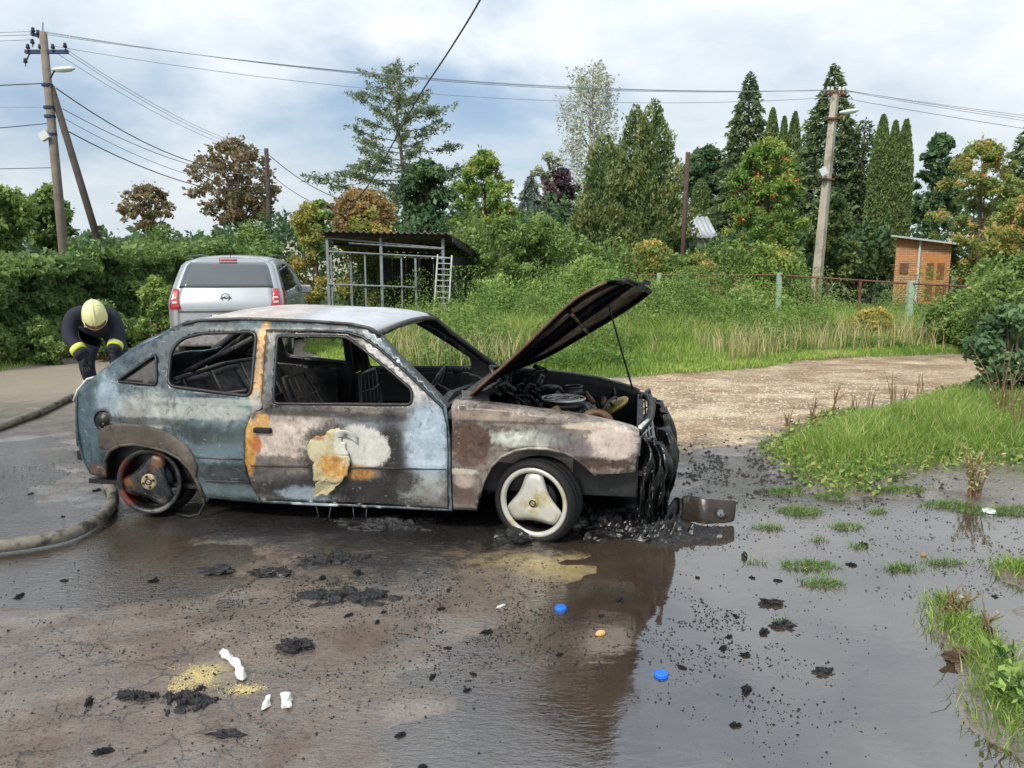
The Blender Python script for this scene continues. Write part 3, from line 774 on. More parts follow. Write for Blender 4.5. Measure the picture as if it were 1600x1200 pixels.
# ---- grass: blades as one mass per verge
def blades(P, h, w, lean=0.35, seg=2):
    n = len(P)
    th = rng.random(n) * 2 * PI; side = np.stack([np.cos(th), np.sin(th), np.zeros(n)], 1)
    ph = rng.random(n) * 2 * PI; ld = np.stack([np.cos(ph), np.sin(ph), np.zeros(n)], 1)
    hh = h * (0.55 + 0.7 * rng.random(n)); le = lean * (0.2 + rng.random(n) * 1.3) * hh
    w2 = (w * (0.6 + 0.8 * rng.random(n)) / 2)[:, None]
    up = np.array([0, 0, 1.0])
    m = P + up * (hh * 0.55)[:, None] + ld * (le * 0.3)[:, None]
    tp = P + up * (hh * 0.93)[:, None] + ld * le[:, None]
    V = np.stack([P - side * w2, P + side * w2, m + side * w2 * 0.8, m - side * w2 * 0.8, tp], 1).reshape(-1, 3)
    b = np.arange(n) * 5
    F = np.concatenate([np.stack([b, b + 1, b + 2], 1), np.stack([b, b + 2, b + 3], 1), np.stack([b + 3, b + 2, b + 4], 1)])
    return V, F
def scatter(poly, n, edge=0.0, lo=(-12, -9), hi=(12, 20)):
    lo, hi = np.maximum(poly.min(0), lo), np.minimum(poly.max(0), hi)
    out = np.zeros((0, 2))
    while len(out) < n:
        q = lo + (hi - lo) * rng.random((n * 3, 2))
        s = sdist(q[:, 0], q[:, 1], poly) + noise_edge(q[:, 0], q[:, 1]) * 0.6
        out = np.concatenate([out, q[s > edge]])
    return out[:n]
def grass(name, P2, h, w, mat, tint, label, lean=0.35):
    z = height(P2[:, 0], P2[:, 1])
    inside = (P2[:, 0] > -16) & (P2[:, 0] < 14) & (P2[:, 1] < 17)
    z = np.where(inside, z, 0.0)
    V, F = blades(np.column_stack([P2, z - 0.01]), h, w, lean)
    me = npmesh(name, V, F, attrs={'tint': np.repeat(np.clip(tint, 0, 1), 5)})
    return tag(link(name, me, LM[mat]), label, 'grass', kind='stuff')
# near verge on the right
q = scatter(VERGE_R, 60000); q = q[q[:, 0] < 7.5]
cl = fbm(q[:, 0] * 2.2, q[:, 1] * 2.2, 4)
ed = sst(0.0, 0.55, sdist(q[:, 0], q[:, 1], VERGE_R))
grass('grass', q, (0.035 + 0.24 * ed ** 1.3 * (0.2 + 1.2 * cl)), 0.0065, 'grass', np.clip(0.05 + 0.55 * cl + 0.35 * (rng.random(len(q)) - .3) + (rng.random(len(q)) < .12) * .6, 0, 1), 'uneven green grass on the verge beside the gravel track', 0.55)
# far verge behind the car, getting taller to the back
q = np.concatenate([scatter(VERGE_F, 62000, -0.05, (-4.5, 8), (9, 14.5)), scatter(VERGE_F, 45000, 0.05, (-5.5, 13), (11, 19.5))])
dd = sdist(q[:, 0], q[:, 1], VERGE_F); cl = fbm(q[:, 0] * 1.3, q[:, 1] * 1.3, 4)
grass('long_grass', q, (0.08 + 0.50 * sst(0.1, 3.0, dd) * (0.3 + 1.1 * cl)), 0.014, 'grass', 0.05 + 0.75 * cl + 0.45 * (rng.random(len(q)) - 0.4), 'long grass in front of the shed and the wire fence', 0.4)
# seed heads and dry stems
q = scatter(VERGE_F, 13000, 0.4, (-4.5, 9), (10, 17))
cl = fbm(q[:, 0] * 0.8 + 9, q[:, 1] * 0.8, 3); q = q[cl > 0.47]
grass('dry_grass', q, 0.42 + 0.25 * rng.random(len(q)), 0.011, 'grassd', rng.random(len(q)), 'dry seeding grass stems among the long grass', 0.3)
# strip under the hedge
q = scatter(VERGE_L, 26000, -0.05, (-11, 8), (0, 14.5))
dd = sdist(q[:, 0], q[:, 1], VERGE_L); cl = fbm(q[:, 0] * 1.6, q[:, 1] * 1.6, 4)
grass('grass', q, 0.05 + 0.62 * sst(0.0, 1.0, dd) * (0.25 + cl), 0.013, 'grass', 0.05 + 0.6 * cl + 0.3 * rng.random(len(q)), 'weedy grass along the foot of the overgrown hedge', 0.45)
# islands in the puddle
qs = []
for (c, a, b) in ISL:
    m = int(560 * a * b / (.14 * .06)); r = np.sqrt(rng.random(m)); th = rng.random(m) * 2 * PI
    k = fbm(th * 2 + c[0] * 9, r * 3, 3)
    qs.append(np.column_stack([c[0] + a * 1.15 * r * np.cos(th) * (0.5 + k), c[1] + b * 1.2 * r * np.sin(th) * (0.5 + k)]))
q = np.concatenate(qs)
grass('grass', q, 0.03 + .03 * rng.random(len(q)) ** 2, 0.0042, 'weed', 0.7 * rng.random(len(q)) ** 1.4 + .3 * (rng.random(len(q)) < .15), 'flattened grass islands poking out of the puddle', 1.1)
qs = [c + rng.normal(size=(int(420 * r / .12), 2)) * r * 0.55 for c, r in TUFTS]
q = np.concatenate(qs)
grass('grass', q, 0.075, 0.0045, 'grass', 0.8 * rng.random(len(q)) ** 1.3, 'ragged grass along the cracked edge of the puddle', 0.8)
# broad low weed leaves over the verges
def weeds(name, q, s, h, mat, label):
    z = height(q[:, 0], q[:, 1]); P = np.column_stack([q, z + h * rng.random(len(q))])
    V, F = leaves(P, s, 0.5, np.array([0, 0, 0.4]), 0.3, np.array([0, 0, 1.0]), 0.4)
    me = npmesh(name, V, F, attrs={'tint': np.repeat(rng.random(len(q)), 4)})
    tag(link(name, me, LM[mat]), label, 'weeds', kind='stuff')
q = scatter(VERGE_R, 15000, -0.12); q = q[q[:, 0] < 6]; dd = sdist(q[:, 0], q[:, 1], VERGE_R)
q = q[rng.random(len(q)) < np.where(dd < 0.35, 1.0, 0.3)]
weeds('low_weeds', q, 0.042, 0.07, 'weed', 'low clover-like weeds creeping over the verge edge towards the puddle')
q0 = scatter(VERGE_L, 9000, 0.05, (-10.5, 8), (0, 14.5))
weeds('hedge_weeds', q0, 0.06, 0.5, 'weed', 'leafy weeds growing up against the overgrown hedge')
q = np.concatenate([scatter(VERGE_F, 75000, 0.5, (-4.5, 10.5), (10, 15.5)), scatter(VERGE_F, 65000, 0.6, (-5, 14), (12, 20.5))])
cl = fbm(q[:, 0] * 0.9 + 3, q[:, 1] * 0.9, 4); q = q[(cl > 0.37)]; cl = cl[cl > 0.37]
dd = sdist(q[:, 0], q[:, 1], VERGE_F)
hh = (0.22 + 1.10 * sst(0.6, 3.4, dd)) * np.clip((cl - 0.31) * 3.4, 0, 1.15)
u_ = rng.random(len(q)); z = np.where(q[:, 1] < 17, height(q[:, 0], q[:, 1]), 0)
P = np.column_stack([q + rng.normal(size=q.shape) * .03, z + hh * (1 - u_ ** 1.6)])
V, F = leaves(P, 0.055, 0.4, np.array([0, 0, 1.0]), 0.35)
tn = np.clip(0.15 + 0.9 * (fbm(q[:, 0] * 2.1, q[:, 1] * 2.1 + 8, 3) - .25) * (0.5 + .6 * rng.random(len(q))) + .25 * (P[:, 2] - z) / (hh + .05) - .1, 0, 1)
me = npmesh('tall_weeds', V, F, attrs={'tint': np.repeat(tn, 4)})
tag(link('tall_weeds', me, LM['weed']), 'tall leafy weeds mixed into the long grass', 'weeds', kind='stuff')
# ================================================================== BURNT CAR
CAR = empty('burnt_car', (-0.968, 5.283, 0.0), math.radians(-9.5), 'burnt-out three-door hatchback with raised bonnet standing on wet asphalt', 'car')

def hw(x, z):
    y = np.interp(z, [0, .15, .30, .40, .60, .78, .84, 1.20, 1.30], [.77, .80, .825, .832, .838, .825, .805, .66, .58])
    y = y - 0.085 * np.clip((np.asarray(x) - 1.25) / 0.65, 0, 1.3) ** 2 - 0.10 * np.clip((-1.25 - np.asarray(x)) / 0.5, 0, 1.2) ** 2
    return y
# ---- charred paint
def burnt_paint(name, base, patches, soot_lo=0.49, soot_hi=0.60, rough=0.42, sootc=srgb(28, 27, 27), speck=0.5, grime=0.0, ns=1.0):
    mt = bpy.data.materials.new(name); mt.use_nodes = True
    t = NT(mt.node_tree); o = t.obj()
    big = t.noise(o, 2.3 * ns, 6, 0.62, 0.6); mid = t.noise(o, 9 * ns, 7, 0.68, 0.4); fine = t.noise(o, 42, 5, 0.7)
    c = t.ramp(t.m('ADD', t.m('MULTIPLY', big, 0.55), t.m('MULTIPLY', mid, 0.45)), base)
    wob = t.m('ADD', t.m('MULTIPLY', t.m('SUBTRACT', t.noise(o, 5.2 * ns, 9, 0.78, 1.1), 0.5), 2.6), t.m('MULTIPLY', t.m('SUBTRACT', fine, 0.5), 0.8))
    vsoot = t.mr(t.m('ADD', t.m('MULTIPLY', t.noise(o, 3.4, 7, 0.7, 1.0), 0.7), t.m('MULTIPLY', fine, 0.3)), soot_lo, soot_hi)
    c = t.mix(t.m('MULTIPLY', vsoot, 0.85), c, sootc)
    for (cx, cz, rx, rz, col, s, soft, wamp) in patches:
        v = t.n('ShaderNodeVectorMath', {0: o, 1: (cx, 0, cz)}, operation='SUBTRACT')
        v = t.n('ShaderNodeVectorMath', {0: v, 1: (1 / rx, 0, 1 / rz)}, operation='MULTIPLY')
        ln = t.n('ShaderNodeVectorMath', {0: v}, operation='LENGTH', out=1)
        f = t.mr(t.m('ADD', ln, t.m('MULTIPLY', wob, wamp * .85)), 1.0 + soft * .7, 1.0 - soft * .7, 0.0, s)
        if isinstance(col, list):
            cc = t.ramp(t.m('ADD', t.m('MULTIPLY', mid, 0.6), t.m('MULTIPLY', fine, 0.4)), col)
        else:
            cc = col
        c = t.mix(f, c, cc)
    c = t.mix(t.mr(t.noise(o, 60, 5, 0.75), 0.60, 0.70, 0.0, speck), c, srgb(44, 40, 38))
    c = t.mix(t.mr(t.noise(o, 33, 5, 0.75, 1.0), 0.63, 0.70, 0.0, speck * 0.8), c, srgb(186, 188, 182))
    sk = t.mr(t.m('ADD', t.m('MULTIPLY', t.noise(o, 6.5, 9, 0.75, 1.6), .7), t.m('MULTIPLY', t.noise(t.scale(o, (1, 1, .35)), 14, 6, .7), .3)), 0.53, 0.60, 0.0, grime)
    c = t.mix(sk, c, sootc)
    c = t.mix(t.mr(t.noise(t.scale(o, (1.0, 1, 3.0)), 18, 6, 0.7, .5), 0.60, 0.68, 0.0, grime * .55), c, srgb(206, 206, 198))
    nrm = t.bump(t.m('ADD', t.m('MULTIPLY', fine, 0.6), mid), 0.35, 0.004)
    b = t.bsdf(Base_Color=c, Roughness=t.mr(mid, 0.3, 0.7, rough - 0.12, rough + 0.25), Metallic=0.15, Normal=nrm)
    b.node.inputs['Specular IOR Level'].default_value = 0.55
    t.out(b)
    return mt
W_ = lambda *c: srgb(*c)
teal = [(0.32, W_(26, 34, 38)), (0.45, W_(60, 78, 86)), (0.55, W_(92, 112, 118)), (0.70, W_(150, 164, 164))]
ash = [(0.30, W_(120, 122, 116)), (0.55, W_(176, 180, 172)), (0.75, W_(214, 216, 208))]
pink = [(0.30, W_(124, 108, 98)), (0.46, W_(188, 172, 160)), (0.64, W_(220, 210, 200))]
yel = [(0.30, W_(118, 72, 32)), (0.5, W_(190, 140, 66)), (0.7, W_(222, 200, 148))]
brn = [(0.30, W_(48, 38, 34)), (0.5, W_(84, 64, 54)), (0.72, W_(128, 96, 78))]
blu = [(0.30, W_(122, 138, 150)), (0.5, W_(160, 176, 188)), (0.72, W_(202, 210, 216))]
blk = W_(24, 23, 23)
M_side = burnt_paint('burnt_paint_quarter', teal, [
    (-1.18, 0.70, .24, .11, ash, 0.65, .5, 1.0), (-0.75, 0.70, .34, .05, ash, 0.8, .4, .9), (-1.45, 0.72, .10, .14, blu, 0.5, .5, 1.0),
    (-1.62, 0.55, .10, .22, W_(70, 92, 100), 0.7, .5, .5), (-0.72, 0.55, .22, .09, W_(70, 78, 80), 0.8, .6, .8),
    (-0.66, 0.46, .25, .05, W_(92, 112, 120), 0.8, .5, .6), (-0.65, 0.31, .24, .08, W_(34, 40, 42), 0.9, .4, .5), (-0.85, .56, .16, .06, W_(46, 50, 52), .7, .6, 1.2), (-1.25, .63, .3, .025, W_(40, 40, 40), .7, .5, 1.0), (-0.65, 0.20, .25, .05, W_(96, 112, 114), 0.6, .5, .8),
    (-0.445, 0.99, .055, .26, yel, 1.0, .15, .10), (-0.44, 0.76, .03, .09, W_(150, 148, 142), 0.9, .3, .3),
    (-1.48, 0.62, .075, .075, W_(60, 54, 50), 0.9, .3, .4), (-1.58, 0.27, .09, .06, brn, .9, .4, .8), (-1.0, 1.2, 2.0, .022, W_(70, 72, 72), .5, .3, .2), (-0.76, 1.00, .36, .23, W_(40, 48, 52), .75, .4, .15), (-0.72, .765, .40, .022, W_(190, 192, 184), .5, .4, .5)], rough=0.36, grime=.5)
M_door = burnt_paint('burnt_paint_door', [(0.30, W_(40, 38, 38)), (0.45, W_(84, 80, 78)), (0.6, W_(132, 124, 116)), (0.74, W_(176, 168, 158))], [
    (-0.17, 0.53, .36, .17, pink, 1.0, .4, .7), (0.62, 0.57, .15, .24, blu, 1.0, .35, .6), (0.30, 0.66, .25, .05, W_(120, 128, 134), 0.8, .5, .6),
    (0.40, 0.52, .09, .22, blk, .85, .6, .9), (0.1, 0.24, .60, .10, blk, 0.92, .4, .8), (-0.30, .40, .2, .05, blk, .7, .5, 1.4), (0.32, .70, .22, .03, blk, .6, .5, 1.2), (-0.15, 0.21, .17, .05, blu, .7, .4, 1.1), (0.58, 0.29, .16, .09, ash, .6, .5, 1.4), (0.45, 0.33, .12, .07, blk, .8, .4, 1.2),
    (0.22, 0.52, .17, .135, [(0.3, W_(180, 178, 170)), (0.6, W_(214, 212, 204)), (0.8, W_(228, 226, 218))], 1.0, .12, .45),
    (0.20, 0.37, .10, .055, yel, .8, .3, .7), (0.01, 0.46, .17, .21, blk, .85, .35, .8), (0.24, 0.53, .15, .12, [(0.3, W_(176, 174, 166)), (0.6, W_(212, 210, 202)), (0.8, W_(226, 224, 216))], .95, .15, .5),
    (-0.50, 0.53, .045, .21, yel, 1.0, .2, .4), (-0.40, 0.655, .05, .06, yel, .9, .2, .8), (-0.44, 0.52, .03, .06, W_(172, 96, 34), .9, .3, .9),
    (-0.1, 0.715, .35, .022, W_(60, 56, 52), .8, .5, .6), (0.45, 0.98, .3, .22, [(0.3, W_(70, 70, 70)), (0.55, W_(150, 150, 148)), (0.7, W_(196, 196, 192))], .75, .3, .3), (-0.25, 0.98, .16, .2, W_(42, 54, 60), .9, .3, .3), (-0.05, 1.16, .3, .035, W_(34, 34, 35), .9, .3, .3)], rough=0.36, grime=.4)
M_fend = burnt_paint('burnt_paint_wing', [(0.30, W_(60, 54, 50)), (0.46, W_(112, 102, 94)), (0.6, W_(150, 140, 130)), (0.74, W_(186, 178, 168))], [
    (1.18, 0.605, .19, .045, [(0.3, W_(150, 160, 154)), (0.55, W_(206, 208, 194)), (0.75, W_(226, 220, 200))], .95, .5, .9), (1.36, 0.62, .12, .05, W_(120, 122, 122), .6, .5, .8),
    (0.87, 0.585, .125, .105, brn, 1.0, .10, .25), (0.87, 0.49, .10, .06, brn, .9, .3, .6), (0.83, 0.40, .09, .02, W_(216, 206, 186), .7, .4, .8), (0.83, 0.28, .09, .09, brn, .8, .4, 1.0), (0.84, 0.34, .06, .05, pink, .7, .4, 1.0),
    (1.68, 0.60, .15, .10, [(0.3, W_(176, 158, 146)), (0.55, W_(212, 196, 184)), (0.75, W_(230, 222, 214))], 1.0, .25, .7), (1.50, 0.56, .08, .05, W_(122, 112, 118), .8, .4, .9), (1.60, 0.475, .09, .03, W_(80, 58, 48), .95, .2, 1.6), (1.74, 0.47, .05, .025, W_(74, 54, 44), .9, .2, 1.8),
    (1.55, 0.69, .16, .022, [(0.3, W_(168, 148, 130)), (0.7, W_(214, 200, 180))], .9, .3, .6), (1.0, 0.735, .3, .03, [(0.3, W_(112, 96, 84)), (0.7, W_(176, 158, 142))], .8, .5, .6), (1.40, .50, .25, .02, W_(60, 52, 48), .7, .5, .8), (1.1, .70, .34, .008, W_(70, 62, 58), .6, .5, .5)], rough=0.36, grime=.35)
M_char = burnt_paint('charred_metal', [(0.3, W_(13, 13, 14)), (0.5, W_(27, 27, 28)), (0.68, W_(50, 49, 48))], [], 0.6, 0.75, 0.42, W_(14, 14, 14), 0.2)
M_charl = burnt_paint('charred_metal_ashy', [(0.3, W_(30, 29, 28)), (0.5, W_(66, 63, 60)), (0.68, W_(116, 112, 106))], [], 0.52, 0.64, 0.5, W_(18, 18, 18), 0.5)
M_roof = burnt_paint('burnt_roof', [(0.3, W_(84, 84, 86)), (0.5, W_(156, 156, 158)), (0.68, W_(206, 206, 206))], [(0.05, 1.24, .30, .2, W_(206, 208, 212), .7, .5, .8), (-.6, 1.24, .3, .2, pink, .7, .5, 1.0)], 0.58, 0.7, 0.38, W_(70, 66, 62), 0.5)
M_hood = burnt_paint('burnt_bonnet', [(0.3, W_(9, 9, 10)), (0.5, W_(22, 22, 25)), (0.66, W_(48, 47, 50))], [(1.25, 1.2, .3, .03, brn, .0, .5, .8)], 0.6, 0.75, 0.36, W_(10, 10, 11), 0.25)
for _n in M_hood.node_tree.nodes:
    if _n.type == 'BSDF_PRINCIPLED':
        _n.inputs['Specular IOR Level'].default_value = .04; _n.inputs['Metallic'].default_value = 0.0
M_rust = burnt_paint('rusted_steel', [(0.3, W_(44, 34, 28)), (0.5, W_(92, 66, 46)), (0.7, W_(140, 106, 74))], [], 0.6, 0.72, 0.6, W_(26, 22, 20), 0.4)
M_flare = burnt_paint('burnt_arch_flare', [(0.3, W_(46, 40, 36)), (0.5, W_(86, 78, 70)), (0.7, W_(126, 116, 104))], [], 0.55, 0.7, 0.7, W_(24, 22, 21), 0.35)
M_gold = simple('scorched_cadmium', W_(176, 150, 84), 0.4, 0.5, 0.4, 9, dirt=W_(40, 34, 28))
M_rub = simple('burnt_rubber', W_(13, 13, 13), 0.75, var=0.4, nscale=20, bump=0.4, bscale=60)
M_ashw = simple('white_ash_metal', W_(196, 196, 190), 0.55, 0.1, 0.25, 14, dirt=W_(96, 92, 88))

def pip(p, poly):
    x, y = p; ins = False
    for i in range(len(poly)):
        (x1, y1), (x2, y2) = poly[i - 1], poly[i]
        if (y1 > y) != (y2 > y) and x < (x2 - x1) * (y - y1) / (y2 - y1 + 1e-12) + x1: ins = not ins
    return ins
def resample(poly, step):
    out = []
    for i in range(len(poly)):
        a, b = np.array(poly[i], float), np.array(poly[(i + 1) % len(poly)], float)
        n = max(1, int(np.linalg.norm(b - a) / step))
        out += [tuple(a + (b - a) * k / n) for k in range(n)]
    return out
def rounded(poly, r, n=4):
    """round polygon corners"""
    out = []
    m = len(poly)
    for i in range(m):
        p0, p, p2 = (np.array(poly[(i + k) % m], float) for k in (-1, 0, 1))
        a = p0 - p; b = p2 - p
        la, lb = np.linalg.norm(a), np.linalg.norm(b)
        q = min(r, la * 0.45, lb * 0.45)
        s, e = p + a / la * q, p + b / lb * q
        for k in range(n + 1):
            u = k / n
            out.append(tuple((1 - u) ** 2 * s + 2 * u * (1 - u) * p + u * u * e))
    return out
def sheet2d(outline, holes=(), step=0.035):
    """triangulated 2-D sheet -> points, triangles"""
    pts, edges = [], []
    for poly in [outline] + list(holes):
        q = resample(poly, step); b = len(pts)
        pts += q; edges += [(b + i, b + (i + 1) % len(q)) for i in range(len(q))]
    xs = [p[0] for p in outline]; zs = [p[1] for p in outline]
    k = 0
    z = min(zs)
    while z < max(zs):
        x = min(xs) + (k % 2) * step / 2
        while x < max(xs):
            if pip((x, z), outline) and not any(pip((x, z), h) for h in holes):
                pts.append((x, z))
            x += step
        z += step * 0.87; k += 1
    v, e, f, *_ = delaunay_2d_cdt([Vector(p) for p in pts], edges, [], 0, 1e-5)
    tri = []
    for t3 in f:
        c = tuple(sum(v[i][k] for i in t3) / 3 for k in (0, 1))
        if pip(c, outline) and not any(pip(c, h) for h in holes):
            tri.append(tuple(t3))
    return [(p[0], p[1]) for p in v], tri
def crease(x, z):
    """pressed lines of the body side, metres outwards"""
    d = 0.010 * np.exp(-((z - (0.395 + 0.015 * (x + .5))) / 0.010) ** 2)
    d += 0.006 * np.exp(-((z - 0.255) / 0.008) ** 2)
    return d
def dent(x, z, k=1.0):
    return k * 0.012 * (fbm(np.asarray(x) * 3.1 + 40, np.asarray(z) * 3.1, 3) - 0.5)
def side_panel(name, outline, holes, mat, side=-1, off=0.0, thick=0.018, parent=CAR, step=0.03, dents=1.0, surf=None):
    v, f = sheet2d(outline, holes, step)
    x = np.array([p[0] for p in v]); z = np.array([p[1] for p in v])
    y = (hw(x, z) if surf is None else surf(x, z)) + off + crease(x, z) * (z < 0.6) + dent(x, z, dents)
    me = bpy.data.meshes.new(name)
    fa = f if side < 0 else [t3[::-1] for t3 in f]
    me.from_pydata([(a, side * b, c) for a, b, c in zip(x, y, z)], [], fa)
    bm = bmesh.new(); bm.from_mesh(me); bmesh.ops.recalc_face_normals(bm, faces=bm.faces)
    # outward normals
    if bm.faces:
        bm.faces.ensure_lookup_table()
        if sum(fc.normal.y * fc.calc_area() for fc in bm.faces) * side < 0:
            bmesh.ops.reverse_faces(bm, faces=bm.faces)
    bm.to_mesh(me); bm.free()
    o = link(name, me, mat, parent, True)
    m = o.modifiers.new('thickness', 'SOLIDIFY'); m.thickness = thick; m.offset = -1
    return o

ARCH_R = [(-1.52, .24), (-1.50, .36), (-1.45, .43), (-1.37, .468), (-1.27, .482), (-1.16, .472), (-1.05, .445), (-0.965, .405), (-0.90, .34), (-0.862, .25), (-0.835, .148)]
ARCH_F = [(1.60, .405), (1.555, .45), (1.50, .495), (1.43, .535), (1.32, .557), (1.22, .556), (1.14, .540), (1.06, .50), (1.00, .44), (0.955, .35), (0.925, .25), (0.905, .160)]
DOOR = [(-0.432, 1.188), (-0.10, 1.190), (0.08, 1.186), (0.185, 1.160), (0.30, 1.095), (0.45, .985), (0.60, .870), (0.715, .775), (0.745, .66), (0.748, .50), (0.742, .30), (0.738, .158), (-0.470, .148), (-0.512, .26), (-0.534, .40), (-0.515, .60), (-0.470, .700), (-0.400, .735), (-0.415, .90)]
WIN_D = rounded([(-0.355, 1.155), (0.085, 1.158), (0.19, 1.095), (0.40, .955), (0.525, .865), (0.53, .785), (-0.325, .765)], 0.03)
WIN_R = rounded([(-1.045, 1.06), (-0.985, 1.132), (-0.855, 1.165), (-0.495, 1.178), (-0.475, .802), (-1.03, .850)], 0.05)
WIN_Q = rounded([(-1.385, .868), (-1.145, 1.035), (-1.105, .852)], 0.03)
SIDE = [(-1.66, .245), (-1.705, .36), (-1.724, .48), (-1.718, .62), (-1.705, .72), (-1.685, .806), (-1.60, .866), (-1.516, .925), (-1.323, 1.050), (-1.125, 1.153), (-0.995, 1.212), (-0.90, 1.236), (-0.586, 1.250), (-0.166, 1.240), (0.109, 1.226), (0.225, 1.205), (0.295, 1.165), (0.391, 1.078), (0.536, .958), (0.669, .850), (0.735, .785), (0.760, .60), (0.757, .145), (-0.487, .130), (-0.835, .148)] + ARCH_R[::-1][1:]
for s in (-1, 1):
    side_panel('side_panel', SIDE, [DOOR, WIN_R, WIN_Q], M_side if s < 0 else M_char, s)
    dr = side_panel('door', [(x + (0.006 if x < 0 else -0.006), z - (0.005 if z > .7 else -0.005)) for x, z in DOOR], [WIN_D], M_door if s < 0 else M_char, s, 0.003, 0.022)
    # sooty quarter glass set into its opening
    side_panel('quarter_window', [(x * 0.985 - 0.018, (z - .93) * 0.97 + .93) for x, z in WIN_Q], [], M_charl, s, -0.014, 0.005, dents=0.3)
    FEND = [(0.765, .785), (0.90, .783), (1.10, .768), (1.32, .747), (1.52, .722), (1.70, .684), (1.80, .655), (1.845, .632), (1.838, .56), (1.822, .478), (1.825, .428), (1.70, .415)] + ARCH_F + [(0.765, .158), (0.768, .50), (0.772, .68)]
    side_panel('front_wing', FEND, [], M_fend if s < 0 else M_char, s, 0.0, 0.014)
    # wing top: rolls inwards from the side into the engine bay gutter
    mb = MB(); n = 26
    rows = []
    for k in range(n):
        x = 0.77 + (1.835 - 0.77) * k / (n - 1)
        zt = float(np.interp(x, [0.765, .90, 1.10, 1.32, 1.52, 1.70, 1.80, 1.845], [.785, .783, .768, .747, .722, .684, .655, .632]))
        y0 = float(hw(x, zt)) + float(dent(np.array([x]), np.array([zt]))[0])
        rows.append([(x, s * (y0 - d), zt + h) for d, h in ((0.0, 0), (0.012, .012), (0.035, .020), (0.075, .024), (0.115, .018), (0.12, -.03), (0.12, -.34))])
    V = [p for r in rows for p in r]; m = 7
    mb.add(V, [(i * m + j, i * m + j + 1, (i + 1) * m + j + 1, (i + 1) * m + j) for i in range(n - 1) for j in range(m - 1)])
    o = mb.build('wing_top', M_fend if s < 0 else M_char, CAR, True)
    # wheel arch liners
    for arch, xc in ((ARCH_R, -1.19), (ARCH_F, 1.265)):
        V = []; mb = MB()
        for x, z in arch:
            y0 = float(hw(x, z)) - 0.02
            V += [(x, s * y0, z + .004), (x, s * (y0 - 0.30), z + .004)]
        mb.add(V, [(2 * i, 2 * i + 1, 2 * i + 3, 2 * i + 2) for i in range(len(arch) - 1)])
        back = [V[2 * i + 1] for i in range(len(arch))]
        mb.add(back, [tuple(range(len(back)))])
        mb.build('arch_liner', M_char, CAR, True)
    # flared lip of the arches
    for arch, nm, r in ((ARCH_R[1:], 'arch_lip', 0.012), (ARCH_F[:-1], 'arch_lip', 0.009)):
        MB().tube([(x, s * (float(hw(x, z)) + 0.002), z) for x, z in arch], r, 6).build(nm, M_flare if arch[0][0] < 0 else M_fend, CAR, True)
# blackened seals round the openings
for s in (-1, 1):
    for poly, nm, rr in ((WIN_R, 'window_seal', .011), (WIN_D, 'window_seal', .010), (WIN_Q, 'window_seal', .009)):
        q = resample(poly, .03); q = q + [q[0]]
        MB().tube([(x, s * (float(hw(x, z)) + .001), z) for x, z in q], rr, 6, False).build(nm, M_char, CAR, True)
    q = [(x, z) for x, z in DOOR if z > .74]
    MB().tube([(x, s * (float(hw(x, z)) + .001), z) for x, z in q[:8]], .009, 6, False).build('door_seal', M_char, CAR, True)
# rear arch flare, right side: wide scorched band
fl_o = [(-1.54, .44), (-1.525, .555), (-1.45, .592), (-1.343, .612), (-1.25, .614), (-1.168, .604), (-1.08, .582), (-1.01, .560), (-0.906, .482), (-0.868, .425), (-0.845, .35)]
fl_i = [(-0.872, .28), (-0.905, .345), (-0.968, .408), (-1.05, .448), (-1.16, .475), (-1.27, .485), (-1.37, .471), (-1.45, .434)]
side_panel('arch_flare', fl_o + fl_i, [], M_flare, -1, 0.010, 0.012, dents=1.6)

# ---- roof and pillars behind the skin
def grid(name, fn, nu, nv, mat, parent=CAR, thick=0.0, smooth=True):
    V = [fn(i / (nu - 1), j / (nv - 1)) for i in range(nu) for j in range(nv)]
    mb = MB().add(V, [(i * nv + j, (i + 1) * nv + j, (i + 1) * nv + j + 1, i * nv + j + 1) for i in range(nu - 1) for j in range(nv - 1)])
    o = mb.build(name, mat, parent, smooth)
    if thick:
        m = o.modifiers.new('thickness', 'SOLIDIFY'); m.thickness = thick; m.offset = 0
    return o
def roof_pt(u, v):
    s = v * 2 - 1
    xf = 0.275 - 0.02 * s * s; xr = -0.98
    x = xr + (xf - xr) * u
    ze = float(np.interp(x, [-1.0, -0.90, -0.586, -0.166, 0.109, 0.225, 0.295], [1.210, 1.236, 1.250, 1.240, 1.226, 1.205, 1.165]))
    y = s * (float(hw(x, ze)) - 0.004)
    crown = 0.040 * (1 - s ** 2) * min(1, 3 * u + .4) * min(1, 3 * (1 - u) + .35)
    warp = 0.016 * (float(fbm(np.array([x * 2.6 + 3]), np.array([y * 2.6]), 3)[0]) - 0.5) * 2 * (1 - abs(s) ** 3)
    return (x, y, ze + 0.006 + crown + warp - 0.012 * math.exp(-((u - 1) / .03) ** 2))
grid('roof', roof_pt, 34, 26, M_roof, thick=0.010)
mb = MB()
